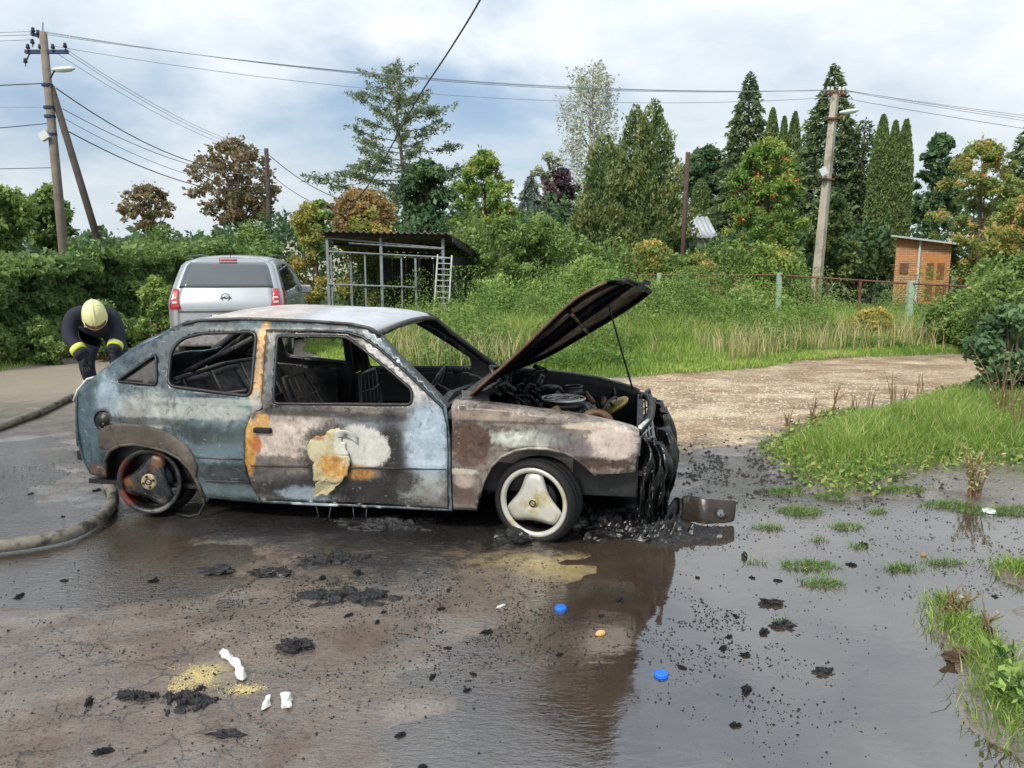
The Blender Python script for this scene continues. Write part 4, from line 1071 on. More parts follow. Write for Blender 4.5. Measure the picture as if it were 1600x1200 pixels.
for s in (-1, 1):
    mb.tube([(x, s * (float(hw(x, z)) + 0.004), z + .004) for x, z in ((-1.0, 1.212), (-0.90, 1.238), (-0.586, 1.252), (-0.166, 1.242), (0.109, 1.228), (0.225, 1.207), (0.295, 1.167))], 0.011, 6)
    mb.build('roof_gutter', M_charl, CAR, True); mb = MB()
    mb.tube([(x, s * (float(hw(x, z)) - 0.022), z - .004) for x, z in ((0.225, 1.200), (0.30, 1.155), (0.391, 1.070), (0.536, .950), (0.669, .842), (0.745, .775))], 0.022, 6)
    mb.build('windscreen_pillar', M_charl if s < 0 else M_char, CAR, True); mb = MB()
    mb.tube([(-0.455, s * 0.595, 1.19), (-0.45, s * 0.672, 1.0), (-0.45, s * 0.745, .74), (-0.48, s * .755, .2)], 0.034, 6)
    mb.build('door_pillar', M_char, CAR, True); mb = MB()
    mb.tube([(-1.0, s * 0.56, 1.215), (-1.3, s * 0.62, 1.075), (-1.52, s * 0.645, .93), (-1.70, s * .645, .80)], 0.030, 6)
    mb.build('hatch_rail', M_side if s < 0 else M_char, CAR, True); mb = MB()
mb.tube([(0.285, -.62, 1.178), (0.297, -.3, 1.205), (.30, 0, 1.212), (.297, .3, 1.205), (0.285, .62, 1.178)], 0.018, 6); mb.build('windscreen_header', M_charl, CAR, True)
mb = MB().tube([(-0.99, -.58, 1.205), (-1.0, 0, 1.235), (-0.99, .58, 1.205)], 0.020, 6); mb.build('hatch_header', M_char, CAR, True)
# tail: hatch lower panel, rear wall, bumper remains
def tail_pt(u, v):
    s = v * 2 - 1
    prof = [(-1.52, .93), (-1.62, .865), (-1.70, .815), (-1.735, .76), (-1.75, .66), (-1.765, .50), (-1.745, .36), (-1.70, .25)]
    k = u * (len(prof) - 1); i = min(int(k), len(prof) - 2); f = k - i
    x = prof[i][0] * (1 - f) + prof[i + 1][0] * f; z = prof[i][1] * (1 - f) + prof[i + 1][1] * f
    bow = 0.045 * (1 - s * s)
    yw = float(hw(-1.66, z)) - 0.01
    return (x - bow + 0.03 + 0.01 * math.sin(9 * s + 5 * u), s * yw, z + 0.01 * math.sin(7 * s))
grid('tail_panel', tail_pt, 15, 22, M_side, thick=0.012)
mb = MB()
mb.add([(-1.83, -.60, .77), (-1.70, -.66, .86), (-1.62, -.66, .875), (-1.64, -.45, .885), (-1.80, -.42, .80), (-1.86, -.5, .72), (-1.85, -.62, .70)], [(0, 1, 2, 3, 4), (0, 4, 5, 6)])
o = mb.build('bent_hatch_lip', M_ashw, CAR, True); o.modifiers.new('t', 'SOLIDIFY').thickness = 0.012
MB().box((-1.735, -0.60, .47), (0.06, 0.24, .10)).box((-1.745, -0.62, .36), (0.05, .2, .06)).build('rear_bumper_bracket', M_char, CAR)
# fuel filler
MB().lathe([(0.0, -.012), (.030, -.012), (.034, -.004), (.046, -.004), (.048, .010), (.060, .010), (.064, 0.0)], 24, 'Y', (-1.48, -float(hw(-1.48, .62)) - 0.006, .62)).build('fuel_filler', M_char, CAR, True)
# door handle, rub strip, lock
hb = MB().box((-0.395, -0.848, .603), (0.115, 0.03, 0.034)); o = hb.build('door_handle', M_rub, CAR); bevel(o, .009)
# skin of the door that blistered and peeled off: a curled flap
def flap_pt(u, v):
    a = 2 * PI * v
    nz_ = float(fbm(np.array([2 + 2.2 * math.cos(a)]), np.array([5 + 2.2 * math.sin(a)]), 5)[0]) - .5
    rr = u * (1 + 1.0 * nz_)
    x = 0.015 + 0.125 * rr * math.cos(a) + 0.02 * rr * math.sin(a); z = 0.47 + 0.155 * rr * math.sin(a)
    lift = 0.008 + 0.018 * u ** 4 * max(0, math.sin(a + 2.6)) + 0.010 * (1 - u * u)
    return (x, -(float(hw(x, z)) + lift), z)
M_flap = burnt_paint('peeled_filler', [(0.30, W_(150, 138, 100)), (0.5, W_(186, 176, 138)), (0.7, W_(208, 202, 176))], [(0.05, .40, .10, .07, yel, .95, .3, .8), (-.06, .59, .07, .035, W_(140, 90, 40), .8, .4, .8), (0.1, .53, .05, .06, W_(206, 206, 196), .8, .3, .8)], 0.60, 0.70, 0.55, W_(84, 62, 38), 0.4, .5, 3.0)
o = grid('peeled_filler', flap_pt, 12, 97, M_flap, thick=0.004)
def flap2(u, v):
    a = 2 * PI * v; rr = u * (.35 + float(fbm(np.array([9 + 2.4 * math.cos(a)]), np.array([2.4 * math.sin(a)]), 5)[0]) * 1.3)
    x = -0.01 + 0.095 * rr * math.cos(a); z = 0.265 + 0.05 * rr * math.sin(a) + 0.5 * (x + .01)
    return (x, -(float(hw(x, z)) + 0.010 + 0.012 * u ** 2), z)
grid('peeled_filler', flap2, 7, 33, M_flap, thick=0.003)
def flap3(u, v):
    x = 0.06 + 0.14 * u; z = 0.56 + 0.05 * v + 0.06 * u * (1 - u) * 2 - .02 * u
    return (x, -(float(hw(x, z)) + 0.012 + 0.03 * v * (1 - abs(2 * u - 1))), z)
grid('peeled_filler', flap3, 10, 6, M_ashw, thick=0.003)
# crease trim on door and quarter
for pts in ([(-0.49, .378), (0.0, .392), (0.735, .412)], [(-0.85, .418), (-0.55, .416)], [(-0.80, .268), (-0.51, .270)], [(-0.81, .172), (-0.5, .160)]):
    MB().tube([(x, -(float(hw(x, z)) + 0.008), z) for x, z in pts], 0.005, 5).build('trim_strip', M_charl, CAR, True)

# ---- floor, bulkheads, inner skins
MB().box((-0.45, 0, .20), (2.45, 1.50, .03)).build('floor_pan', M_char, CAR)
MB().box((0.78, 0, .50), (.03, 1.5, .55)).box((0.80, 0, .765), (.16, 1.44, .03)).build('bulkhead', M_char, CAR)
MB().box((-1.45, 0, .50), (.55, 1.35, .03)).build('boot_floor', M_char, CAR)
for s in (-1, 1):
    # rear inner quarter with wheel housing
    side_panel('inner_quarter', [(-1.6, .25), (-1.62, .78), (-1.40, .82), (-1.06, .80), (-0.56, .76), (-0.56, .18), (-0.8, .18)], [], M_char, s, -0.09, 0.01, dents=2)
    side_panel('inner_door', [(-0.45, .17), (-0.45, .70), (-0.2, .735), (0.5, .755), (0.68, .70), (0.70, .18)], [[(-.25, .3), (-.25, .5), (.1, .5), (.1, .3)], [(.25, .32), (.25, .55), (.5, .55), (.5, .32)]], M_char, s, -0.075, 0.006, dents=2)
# ---- cabin remains
mb = MB(); mb.tube([(0.60, -.70, .66), (.56, 0, .70), (.60, .70, .66)], 0.035, 8); mb.box((.64, .35, .60), (.12, .5, .16), (0, .3, 0)).box((.66, -.35, .58), (.10, .4, .14), (0, .3, .1)); mb.build('dashboard_frame', M_char, CAR)
mb = MB(); mb.tube([(0.62, .36, .60), (0.34, .36, .72)], 0.02, 6)
mb.lathe([(.165, -.01), (.175, 0), (.165, .01), (.155, 0)], 28, 'X', (0, 0, 0), True)
mb2 = MB().tube([(0.62, .36, .58), (0.36, .36, .70)], 0.022, 6); mb2.build('steering_column', M_char, CAR, True)
ring = MB().lathe([(.165, -.008), (.173, 0), (.165, .008), (.157, 0)], 28, 'Z', (0, 0, 0), True).tube([(-.16, 0, 0), (.16, 0, 0)], .009, 5).tube([(0, 0, 0), (0, -.16, 0)], .009, 5).build('steering_wheel', M_charl, CAR, True)
ring.location = (0.35, .36, .705); ring.rotation_euler = (0, math.radians(-62), 0)
def seat(name, x, y, tilt, w_=0.42, h_=0.62):
    mb = MB(); R = Matrix.Rotation(tilt, 3, 'Y'); o0 = Vector((x, y, .30))
    T = lambda a, b, c: o0 + R @ Vector((a, b, c))
    fr = [T(0, -w_ / 2, 0), T(0, -w_ / 2, h_ * .55), T(0, -w_ * .36, h_), T(0, w_ * .36, h_), T(0, w_ / 2, h_ * .55), T(0, w_ / 2, 0)]
    mb.tube(fr, 0.013, 6)
    for k in (0.25, .5, .75):
        mb.tube([T(0.01, -w_ * .45, h_ * k), T(.03, 0, h_ * k - .01), T(0.01, w_ * .45, h_ * k)], 0.006, 5)
    for k in (-.3, -.1, .1, .3):
        mb.tube([T(0.0, w_ * k, h_ * .08), T(0.02, w_ * k, h_ * .97)], 0.005, 5)
    for k in (-1, 1):
        mb.tube([T(0.10, k * w_ * .08, h_), T(.10, k * w_ * .08, h_ + .01)], .004, 4)
    b0 = Vector((x, y, .30))
    mb.tube([b0 + Vector((0, -w_ / 2, 0)), b0 + Vector((.46, -w_ / 2, .05)), b0 + Vector((.46, w_ / 2, .05)), b0 + Vector((0, w_ / 2, 0))], 0.014, 6)
    for k in (.12, .24, .36):
        mb.tube([b0 + Vector((k, -w_ / 2, .01)), b0 + Vector((k, w_ / 2, .01))], .007, 5)
    mb.build(name, M_charl, CAR, True)
seat('seat_frame', -0.17, -0.34, math.radians(-24)); seat('seat_frame', -0.12, .36, math.radians(-6), .42, .5)
mb = MB()
for y in (-.55, -.2, .2, .55):
    mb.tube([(-0.80, y, .30), (-1.10, y, .86)], .012, 5)
mb.tube([(-1.10, -.62, .86), (-1.12, 0, .88), (-1.10, .62, .86)], .016, 6).tube([(-0.95, -.6, .58), (-.95, .6, .58)], .01, 5)
mb.tube([(-0.62, -.60, .80), (-1.05, -.45, .72), (-1.2, -.2, .80)], .012, 5)
mb.build('rear_seat_frame', M_charl, CAR, True)
grid('rear_seat_panel', lambda u, v: (-0.84 - 0.30 * u, (v * 2 - 1) * .60, .32 + .53 * u + .012 * math.sin(14 * v) * math.sin(9 * u)), 12, 24, M_char, thick=.008)
MB().tube([(-0.52, -.66, 1.14), (-1.15, -.40, .88)], .022, 5).build('fallen_trim', M_char, CAR, True)
# ---- wheels
def rim_parts(parent, M_rim, M_dark, M_hub):
    """wheel in its own frame: axis = -Y is outwards"""
    MB().lathe([(.192, -.085), (.203, -.080), (.203, -.072), (.190, -.066), (.184, -.02), (.180, .06), (.190, .085), (.198, .09)], 56, 'Y').build('rim_barrel', M_dark, parent, True)
    MB().lathe([(.176, -.074), (.182, -.086), (.197, -.092), (.207, -.086), (.207, -.078), (.190, -.070)], 64, 'Y').build('rim_edge', M_rim, parent, True)
    # three broad spokes forming a concave-sided star
    n = 108; V = [(0, -.070, 0)]; rings = (0.25, 0.5, 0.75, 1.0)
    def Rr(th):
        ph = (th - PI / 2 + PI / 3) % (2 * PI / 3) - PI / 3
        a = abs(math.degrees(ph))
        return .186 if a < 10 else .105 + .081 * math.exp(-((a - 10) / 20) ** 1.4)
    for q in rings:
        for k in range(n):
            th = 2 * PI * k / n; r = Rr(th) * q
            V.append((r * math.cos(th), -.070 - .012 * math.cos(min(1, r / .19) * PI / 2) - (0.006 if q < 1 else -0.004), r * math.sin(th)))
    F = [(0, 1 + k, 1 + (k + 1) % n) for k in range(n)]
    for i in range(len(rings) - 1):
        for k in range(n):
            a = 1 + i * n + k; b = 1 + i * n + (k + 1) % n
            F.append((a, a + n, b + n, b))
    o = MB().add(V, F).build('spoke_star', M_rim, parent, True)
    m = o.modifiers.new('t', 'SOLIDIFY'); m.thickness = .016; m.offset = -1
    MB().lathe([(0, -.096), (.018, -.096), (.023, -.094), (.026, -.086)], 24, 'Y').build('hub_cap', M_hub, parent, True)
    MB().lathe([(.013, -.0975), (.017, -.0995), (.022, -.0975)], 24, 'Y').tube([(-.009, -.098, .004), (.001, -.098, -.001), (-.001, -.098, .001), (.009, -.098, -.004)], .0018, 5).build('hub_emblem', M_dark, parent, True)
    MB().lathe([(0.0, -.02), (.115, -.02), (.118, -.01), (.118, .01), (0, .012)], 40, 'Y').build('brake_disc', M_dark, parent, True)
M_alloy = simple('scorched_alloy', W_(196, 194, 184), 0.38, 0.35, 0.16, 7, bump=0.12, bscale=50, dirt=W_(176, 160, 112))
M_drum = simple('rusty_hub', W_(168, 150, 118), 0.6, 0.2, 0.35, 18, dirt=W_(96, 60, 34))
M_orange = simple('heat_rust', W_(150, 88, 38), 0.7, 0.1, 0.4, 16, dirt=W_(50, 34, 26))
M_blackrim = burnt_paint('burnt_rim', [(0.3, W_(16, 16, 17)), (0.5, W_(34, 34, 36)), (0.7, W_(88, 88, 90))], [], .6, .72, .35, W_(12, 12, 12), .3)
M_rearrim = burnt_paint('burnt_rim_rusty', [(0.3, W_(14, 14, 15)), (0.5, W_(30, 29, 30)), (0.7, W_(78, 76, 76))], [(.01, .14, .03, .05, W_(112, 72, 36), .75, .9, 1.6), (-.125, -.05, .045, .026, W_(112, 72, 36), .75, .9, 1.6), (-.12, -.15, .06, .05, W_(120, 58, 40), .7, .4, .6), (-.17, .03, .03, .06, W_(96, 40, 30), .7, .4, .6), (.12, -.13, .05, .05, W_(110, 108, 106), .6, .4, .8)], .6, .72, .35, W_(12, 12, 12), .3, 0.0, 5.0)
def tyre(parent, rin, rout, wd, flat=0.0):
    prof = [(rin, -wd * .40), (rin + .012, -wd * .47), ((rin + rout) / 2, -wd * .53), (rout - .02, -wd * .49), (rout - .005, -wd * .42), (rout, -wd * .30), (rout - .006, -wd * .28), (rout - .006, -wd * .25), (rout, -wd * .23), (rout + .001, -wd * .08), (rout - .006, -wd * .06), (rout - .006, wd * .06), (rout + .001, wd * .08), (rout, wd * .3), (rout - .02, wd * .49), ((rin + rout) / 2, wd * .53), (rin, wd * .42)]
    o = MB().lathe(prof, 72, 'Y').build('tyre', M_rub, parent, True)
    me = o.data
    for v in me.vertices:                 # airless: flattened on the ground, sidewall bulged
        if v.co.z < -flat:
            k = min(1.0, (-v.co.z - flat) / .06)
            v.co.y += (-1 if v.co.y < 0 else 1) * .022 * k
            v.co.z = -flat - (-v.co.z - flat) * .06
    return o
hub_z = .232
wf = empty('front_wheel', (1.265, -.745, hub_z), math.radians(-14)); wf.parent = CAR
rim_parts(wf, M_alloy, M_char, M_alloy); tyre(wf, .198, .252, .185, hub_z - .004)
wl = empty('front_wheel', (1.265, .745, hub_z), math.radians(180 - 14)); wl.parent = CAR
rim_parts(wl, M_blackrim, M_char, M_char); tyre(wl, .198, .252, .185, hub_z - .004)
wr = empty('rear_wheel', (-1.205, -.735, .232), 0); wr.parent = CAR
wr.rotation_euler = (math.radians(-5), math.radians(18), math.radians(6))
rim_parts(wr, M_rearrim, M_rearrim, M_drum)
MB().lathe([(0.0, -.088), (.02, -.09), (.024, -.094), (.046, -.094), (.050, -.088), (.056, -.07), (.056, .0)], 28, 'Y').build('bare_hub', M_drum, wr, True)
for k in range(4):
    MB().lathe([(0, -.104), (.007, -.104), (.008, -.094)], 8, 'Y', (.034 * math.cos(k * PI / 2 + .6), 0, .034 * math.sin(k * PI / 2 + .6))).build('wheel_bolt', M_char, wr)
# what is left of the rear tyre: bead wire and a charred ring slumped off the rim
o = MB().lathe([(.200, .02), (.232, .05), (.236, .09), (.225, .14), (.2, .14)], 56, 'Y').build('tyre_remains', M_rub, wr, True)
pts = [(-1.03, -.80, .03), (-.93, -.82, .025), (-.87, -.81, .04), (-.845, -.79, .10), (-.86, -.77, .18)]
MB().tube(pts, .010, 6).build('bead_wire', M_char, CAR, True)
w4 = empty('rear_wheel', (-1.205, .735, .232), PI); w4.parent = CAR
rim_parts(w4, M_blackrim, M_char, M_drum)
MB().tube([(-1.205, -.66, .24), (-1.205, .66, .24)], .035, 8).build('rear_axle', M_char, CAR, True)
MB().tube([(1.265, -.66, .24), (1.265, .66, .24)], .022, 8).build('drive_shaft', M_char, CAR, True)

# ---- bonnet, hinged at the bulkhead and propped open
HNEAR = [(0.845, .826), (0.94, .915), (1.095, 1.052), (1.225, 1.180), (1.354, 1.308), (1.44, 1.385), (1.52, 1.437), (1.605, 1.480), (1.66, 1.497), (1.70, 1.492)]
HFAR = [(0.850, .800), (0.960, .838), (1.10, .895), (1.235, .965), (1.37, 1.045), (1.50, 1.125), (1.63, 1.205), (1.75, 1.285), (1.85, 1.360), (1.90, 1.402)]
def catmull(P, u):
    k = u * (len(P) - 1); i = min(int(k), len(P) - 2); f = k - i
    p0 = P[max(i - 1, 0)]; p1 = P[i]; p2 = P[i + 1]; p3 = P[min(i + 2, len(P) - 1)]
    cr = lambda a, b, c, d: 0.5 * (2 * b + (c - a) * f + (2 * a - 5 * b + 4 * c - d) * f * f + (3 * b - a - 3 * c + d) * f ** 3)
    return cr(p0[0], p1[0], p2[0], p3[0]), cr(p0[1], p1[1], p2[1], p3[1])
def hood_pt(u, v):
    s = v * 2 - 1
    xn, zn = catmull(HNEAR, u); xf, zf = catmull(HFAR, u)
    w = v
    crown = .022 * (1 - s * s) + .030 * (1 - s * s) * max(0, (u - .6) / .4)
    wv = 0.010 * math.sin(6 * s + 4 * u) * (1 - abs(s))
    return (xn + (xf - xn) * w - .6 * (crown + wv), s * (.70 - .05 * u), zn + (zf - zn) * w + .8 * (crown + wv))
hood = grid('bonnet', hood_pt, 40, 30, M_hood, thick=.010)
# frame pressed under the bonnet
def hood_rib(pts, r):
    P = []
    for (u, v) in pts:
        p = Vector(hood_pt(u, v)); P.append(p + Vector((.012, 0, -.012)))
    return MB().tube(P, r, 6)
for pts in ([(u, .04) for u in np.linspace(.02, .97, 14)], [(u, .96) for u in np.linspace(.02, .97, 14)], [(.95, v) for v in np.linspace(.04, .96, 10)], [(.05, v) for v in np.linspace(.04, .96, 10)],
            [(u, .30 + .2 * u) for u in np.linspace(.05, .95, 10)], [(u, .70 - .2 * u) for u in np.linspace(.05, .95, 10)], [(.5, v) for v in np.linspace(.05, .95, 10)]):
    o = hood_rib(pts, .015).build('bonnet_rib', M_hood, hood, True)
MB().tube([(Vector(hood_pt(u, 0.0)) + Vector((.004, -.004, 0))) for u in np.linspace(0, .82, 14)], .010, 6).build('bonnet_edge', M_rust, hood, True)
MB().tube([(Vector(hood_pt(.99, v)) + Vector((0, 0, -.01))) for v in np.linspace(0, 1, 12)], .012, 6).build('bonnet_lip', M_hood, hood, True)
mb = MB().box((1.86, .10, 1.47), (.05, .10, .03), (0, .3, 0)); mb.box((1.83, .10, 1.44), (.03, .07, .06)); mb.build('bonnet_catch', M_char, hood)
MB().tube([(1.60, .25, 1.40), (1.62, .26, 1.27), (1.70, .30, 1.0), (1.785, .33, .72)], .007, 6).build('bonnet_prop', M_char, CAR, True)
for s in (-1, 1):
    MB().tube([(.84, s * .60, .74), (.83, s * .60, .80), (.88, s * .60, .86)], .016, 6).build('bonnet_hinge', M_char, CAR, True)

# ---- engine bay
mb = MB().box((1.30, .0, .26), (1.05, 1.30, .04)); mb.build('under_tray', M_char, CAR)
for s in (-1, 1):
    MB().box((1.30, s * .69, .46), (1.05, .02, .40)).build('inner_wing', M_char, CAR)
    MB().lathe([(.0, .70), (.05, .70), (.085, .685), (.10, .64), (.10, .45)], 24, 'Z', (1.18, s * .55, 0)).build('strut_tower', M_char, CAR, True)
o = MB().box((1.33, .05, .47), (.40, .62, .30)).box((1.33, .05, .635), (.26, .55, .06)).box((1.50, -.02, .52), (.10, .45, .20)).build('engine_block', M_char, CAR); bevel(o, .02)
for k in range(4):
    MB().tube([(1.47, -.15 + k * .13, .58), (1.55, -.15 + k * .13, .56), (1.58, -.15 + k * .13, .45)], .026, 8).build('exhaust_runner', M_rust, CAR, True)
ac = MB().lathe([(.132, .004), (.140, .010), (.146, .004), (.140, -.004)], 44, 'Z', (1.345, -.15, .725), True).lathe([(.098, .002), (.104, .007), (.110, .002), (.104, -.004)], 40, 'Z', (1.345, -.15, .725), True).lathe([(.04, .002), (.045, .007), (.050, .002)], 24, 'Z', (1.345, -.15, .722))
for k in range(7):
    a_ = k * 2 * PI / 7; ac.tube([(1.345 + .05 * math.cos(a_), -.15 + .05 * math.sin(a_), .724), (1.345 + .135 * math.cos(a_), -.15 + .135 * math.sin(a_), .724)], .005, 5)
ac.build('air_cleaner', M_ashw, CAR, True)
MB().lathe([(0, -.02), (.13, -.02), (.135, -.04), (.12, -.06)], 36, 'Z', (1.345, -.15, .725)).build('air_cleaner_base', M_char, CAR, True)
MB().lathe([(0, .01), (.05, .01), (.055, 0), (.05, -.05)], 24, 'Z', (1.345, -.15, .695)).build('carburettor', M_gold, CAR, True)
MB().lathe([(.045, .015), (.060, .02), (.066, .012), (.060, .004)], 28, 'Z', (1.38, .22, .735), True).lathe([(0, .0), (.05, .0), (.062, -.008), (.062, -.03)], 28, 'Z', (1.38, .22, .735)).build('reservoir_cap', M_charl, CAR, True)
o = MB().lathe([(0, -.03), (.06, -.028), (.11, -.010), (.115, .005), (.10, .02), (0, .03)], 32, 'X', (0, 0, 0)).build('horn_disc', M_gold, CAR, True); o.location = (1.66, .12, .635); o.rotation_euler = (.2, math.radians(58), .2)
pts = [(1.575 + .10 * math.cos(a), -.45, .60 + .10 * math.sin(a)) for a in np.linspace(-.2, PI + .2, 12)]
MB().tube(pts, .024, 8).build('cooling_hose', M_rust, CAR, True)
o = MB().box((1.58, -.40, .53), (.16, .20, .15)).build('battery', M_char, CAR); bevel(o, .015)
r2 = random.Random(5)
for k in range(26):                       # tangle of burnt looms by the bulkhead
    a = Vector((r2.uniform(.86, 1.14), r2.uniform(-.55, .5), r2.uniform(.60, .80)))
    b = a + Vector((r2.uniform(-.12, .16), r2.uniform(-.15, .15), r2.uniform(-.06, .10)))
    c = b + Vector((r2.uniform(-.1, .16), r2.uniform(-.15, .15), r2.uniform(-.14, .04)))
    MB().tube([a, (a + b) / 2 + Vector((0, 0, .04)), b, (b + c) / 2, c], r2.choice((.007, .010, .016)), 6).build('burnt_cable', r2.choice((M_char, M_charl, M_char)), CAR, True)
for k in range(16):
    a = Vector((r2.uniform(1.18, 1.72), r2.uniform(-.5, .5), r2.uniform(.58, .68)))
    b = a + Vector((r2.uniform(-.15, .15), r2.uniform(-.2, .2), r2.uniform(.0, .06)))
    MB().tube([a, (a + b) / 2 + Vector((0, 0, .05)), b], r2.choice((.008, .013, .018)), 6).build('burnt_cable', r2.choice((M_char, M_charl, M_rust)), CAR, True)
o = MB().lathe([(0, .05), (.10, .05), (.12, .03), (.12, -.04), (0, -.05)], 28, 'X', (.86, .34, .70)).build('brake_servo', M_char, CAR, True)
MB().tube([(.80, -.70, .80), (.84, -.45, .79), (.86, -.2, .775), (.9, 0, .78)], .014, 6).build('wiper_arm', M_charl, CAR, True)
MB().box((.86, -.62, .79), (.16, .14, .05), (.2, .1, .3)).box((.80, -.5, .775), (.10, .22, .03), (0, .2, .1)).build('scuttle_scrap', M_charl, CAR)

# ---- front end: slam panel, lamp frames, melted bumper curtain
mb = MB().tube([(1.83, -.66, .63), (1.90, -.35, .665), (1.915, 0, .67), (1.90, .35, .665), (1.83, .66, .63)], .026, 8); mb.build('slam_panel', M_char, CAR, True)
for s in (-1, 1):
    y = s * .52
    # headlamp surround: a leaning rectangular frame with honeycomb ribs
    o = MB()
    q = [Vector((1.83, y - .13, .50)), Vector((1.84, y - .13, .66)), Vector((1.90, y + .13, .665)), Vector((1.93, y + .13, .50))]
    o.tube(q + [q[0]], .014, 6)
    for f in (.25, .5, .75):
        o.tube([q[0].lerp(q[3], f), q[1].lerp(q[2], f)], .006, 5)
    for f in (.33, .66):
        o.tube([q[0].lerp(q[1], f), q[3].lerp(q[2], f)], .006, 5)
    o.build('headlamp_frame', M_ashw if s < 0 else M_charl, CAR, True)
# lower wing front and bumper mounts
MB().box((1.74, -.70, .405), (.24, .04, .030)).build('wing_edge_strip', M_char, CAR)
o = MB().box((1.68, -.60, .33), (.09, .10, .13)).box((1.68, -.652, .33), (.05, .01, .07)).build('bumper_mount', M_charl, CAR); bevel(o, .01)
MB().tube([(1.60, -.62, .32), (1.70, -.60, .30), (1.82, -.55, .31)], .016, 6).build('burnt_cable', M_char, CAR, True)
MB().tube([(1.86, -.62, .40), (1.97, -.3, .42), (1.99, 0, .42), (1.97, .3, .42), (1.86, .62, .40)], .045, 8).build('bumper_beam', M_char, CAR, True)
MB().box((1.84, 0, .48), (.04, 1.15, .34)).build('radiator', M_char, CAR)
def curtain(y0, y1, xo, ztop, zbot, seed, mat):
    rr = random.Random(seed); ph = rr.uniform(0, 9)
    def f(u, v):
        y = y0 + (y1 - y0) * v
        z = ztop + (zbot + .10 * math.sin(9 * v + ph) + .05 * math.sin(23 * v + ph) - ztop) * u
        x = xo + .025 * math.sin(7 * v + ph) + .035 * math.sin(5 * u + ph + 4 * v) * u + .05 * math.sin(PI * min(1, u * 1.1)) - .05 * abs((y0 + (y1 - y0) * v)) ** 2
        y += .03 * math.sin(6 * u + ph)
        return (x, y, z)
    return grid('melted_bumper', f, 14, 22, mat, thick=.012)
M_melt = simple('melted_plastic', W_(15, 15, 16), 0.2, var=0.5, nscale=10, bump=0.9, bscale=26, dirt=W_(52, 50, 48))
for k, (a, b, x, zt, zb) in enumerate(((-.70, -.60, 1.86, .60, .22), (-.62, -.50, 1.91, .56, .10), (-.50, -.36, 1.96, .52, .16), (-.38, -.20, 1.985, .58, .08), (-.22, -.02, 2.0, .55, .14), (-.05, .16, 2.0, .62, .08), (.12, .34, 2.0, .60, .12), (.32, .52, 1.98, .62, .10), (.50, .70, 1.95, .60, .2))): curtain(a, b, x, zt, zb, k, M_melt)
for k in range(22):
    x, y = r2.uniform(1.82, 2.0), r2.uniform(-.72, .2)
    z = r2.uniform(.3, .6)
    l = r2.uniform(.15, .4)
    MB().tube([(x, y, z), (x + r2.uniform(-.02, .03), y + r2.uniform(-.02, .02), z - l * .5), (x + r2.uniform(-.03, .03), y, max(.02, z - l))], [r2.uniform(.006, .02), r2.uniform(.005, .016), .004], 6).build('melted_strand', r2.choice((M_melt, M_melt, M_charl)), CAR, True)
for k in range(4):                        # drips under the sill
    x = r2.uniform(-.2, .35)
    MB().tube([(x, -.78, .15), (x + r2.uniform(-.02, .03), -.80, .07), (x + r2.uniform(-.05, .06), -.82, .012)], [.005, .004, .003], 5).build('melted_strand', M_char, CAR, True)
# underbody
MB().box((-0.1, 0, .16), (1.6, 1.42, .05)).build('underbody', M_char, CAR)
MB().tube([(0.9, -.2, .17), (0, -.2, .15), (-1.0, -.1, .18), (-1.6, .2, .22)], .03, 8).build('exhaust_pipe', M_rust, CAR, True)

def under_heap(u, v):
    s = v * 2 - 1; x = -1.0 + 2.9 * u
    return (x, s * .55, .012 + .10 * (1 - s * s) * float(fbm(np.array([x * 6]), np.array([s * 4]), 4)[0]) * 1.3)
grid('dark_filler_heap', under_heap, 60, 22, M_char)  # added heap: hides the lit ground behind, so the underside stays dark
# ================================================================== SILVER MINIVAN
vc = D(354, 480, 12.35)
VAN = empty('minivan', (vc[0], 12.35, 0), math.radians(100), 'silver minivan parked with its rear window towards the burnt car', 'car')
def carpaint(name, col, metal=0.55, rough=0.32):
    mt = bpy.data.materials.new(name); mt.use_nodes = True
    t = NT(mt.node_tree); o = t.obj()
    c = t.mix(t.mr(t.noise(o, 3, 5), 0.4, 0.75, 0, .25), col, tuple(v * .7 for v in col[:3]) + (1,))
    sz = t.n('ShaderNodeSeparateXYZ', {0: o}, out=2)
    c = t.mix(t.m('MULTIPLY', t.mr(sz, .8, .25), t.mr(t.noise(o, 9, 5, .7), .3, .7)), c, srgb(120, 112, 100))
    t.out(t.bsdf(Base_Color=c, Metallic=metal, Roughness=rough, Coat_Weight=.6, Coat_Roughness=.06))
    return mt
M_silver = carpaint('silver_paint', srgb(180, 183, 186))
M_glass = bpy.data.materials.new('tinted_glass'); M_glass.use_nodes = True
t = NT(M_glass.node_tree); t.out(t.bsdf(Base_Color=(0.05, 0.058, 0.066, 1), Roughness=0.04, Specular_IOR_Level=0.9, Coat_Weight=1.0))
M_redl = bpy.data.materials.new('red_lens'); M_redl.use_nodes = True
t = NT(M_redl.node_tree); t.out(t.bsdf(Base_Color=t.ramp(t.noise(t.obj(), 12, 3), [(.35, srgb(150, 18, 20)), (.65, srgb(196, 40, 38))]), Roughness=0.15, Coat_Weight=1.0))
M_clear = simple('clear_lens', srgb(214, 208, 204), 0.2, 0.1, .1, 20)
M_blackp = simple('black_plastic', srgb(34, 35, 36), 0.55, var=.2, nscale=15)
M_greyp = simple('grey_trim', srgb(96, 100, 104), 0.4, 0.2, .15, 10)
M_white = simple('white_plate', srgb(214, 216, 216), 0.5, var=.06)
M_tyre2 = simple('tyre_rubber', srgb(34, 34, 35), 0.85, var=.3, nscale=20, bump=.3)
M_alu = simple('wheel_alloy', srgb(176, 178, 180), 0.35, 0.6, .12, 8)
M_blue = simple('plate_blue', srgb(38, 70, 160), 0.5, var=.05)
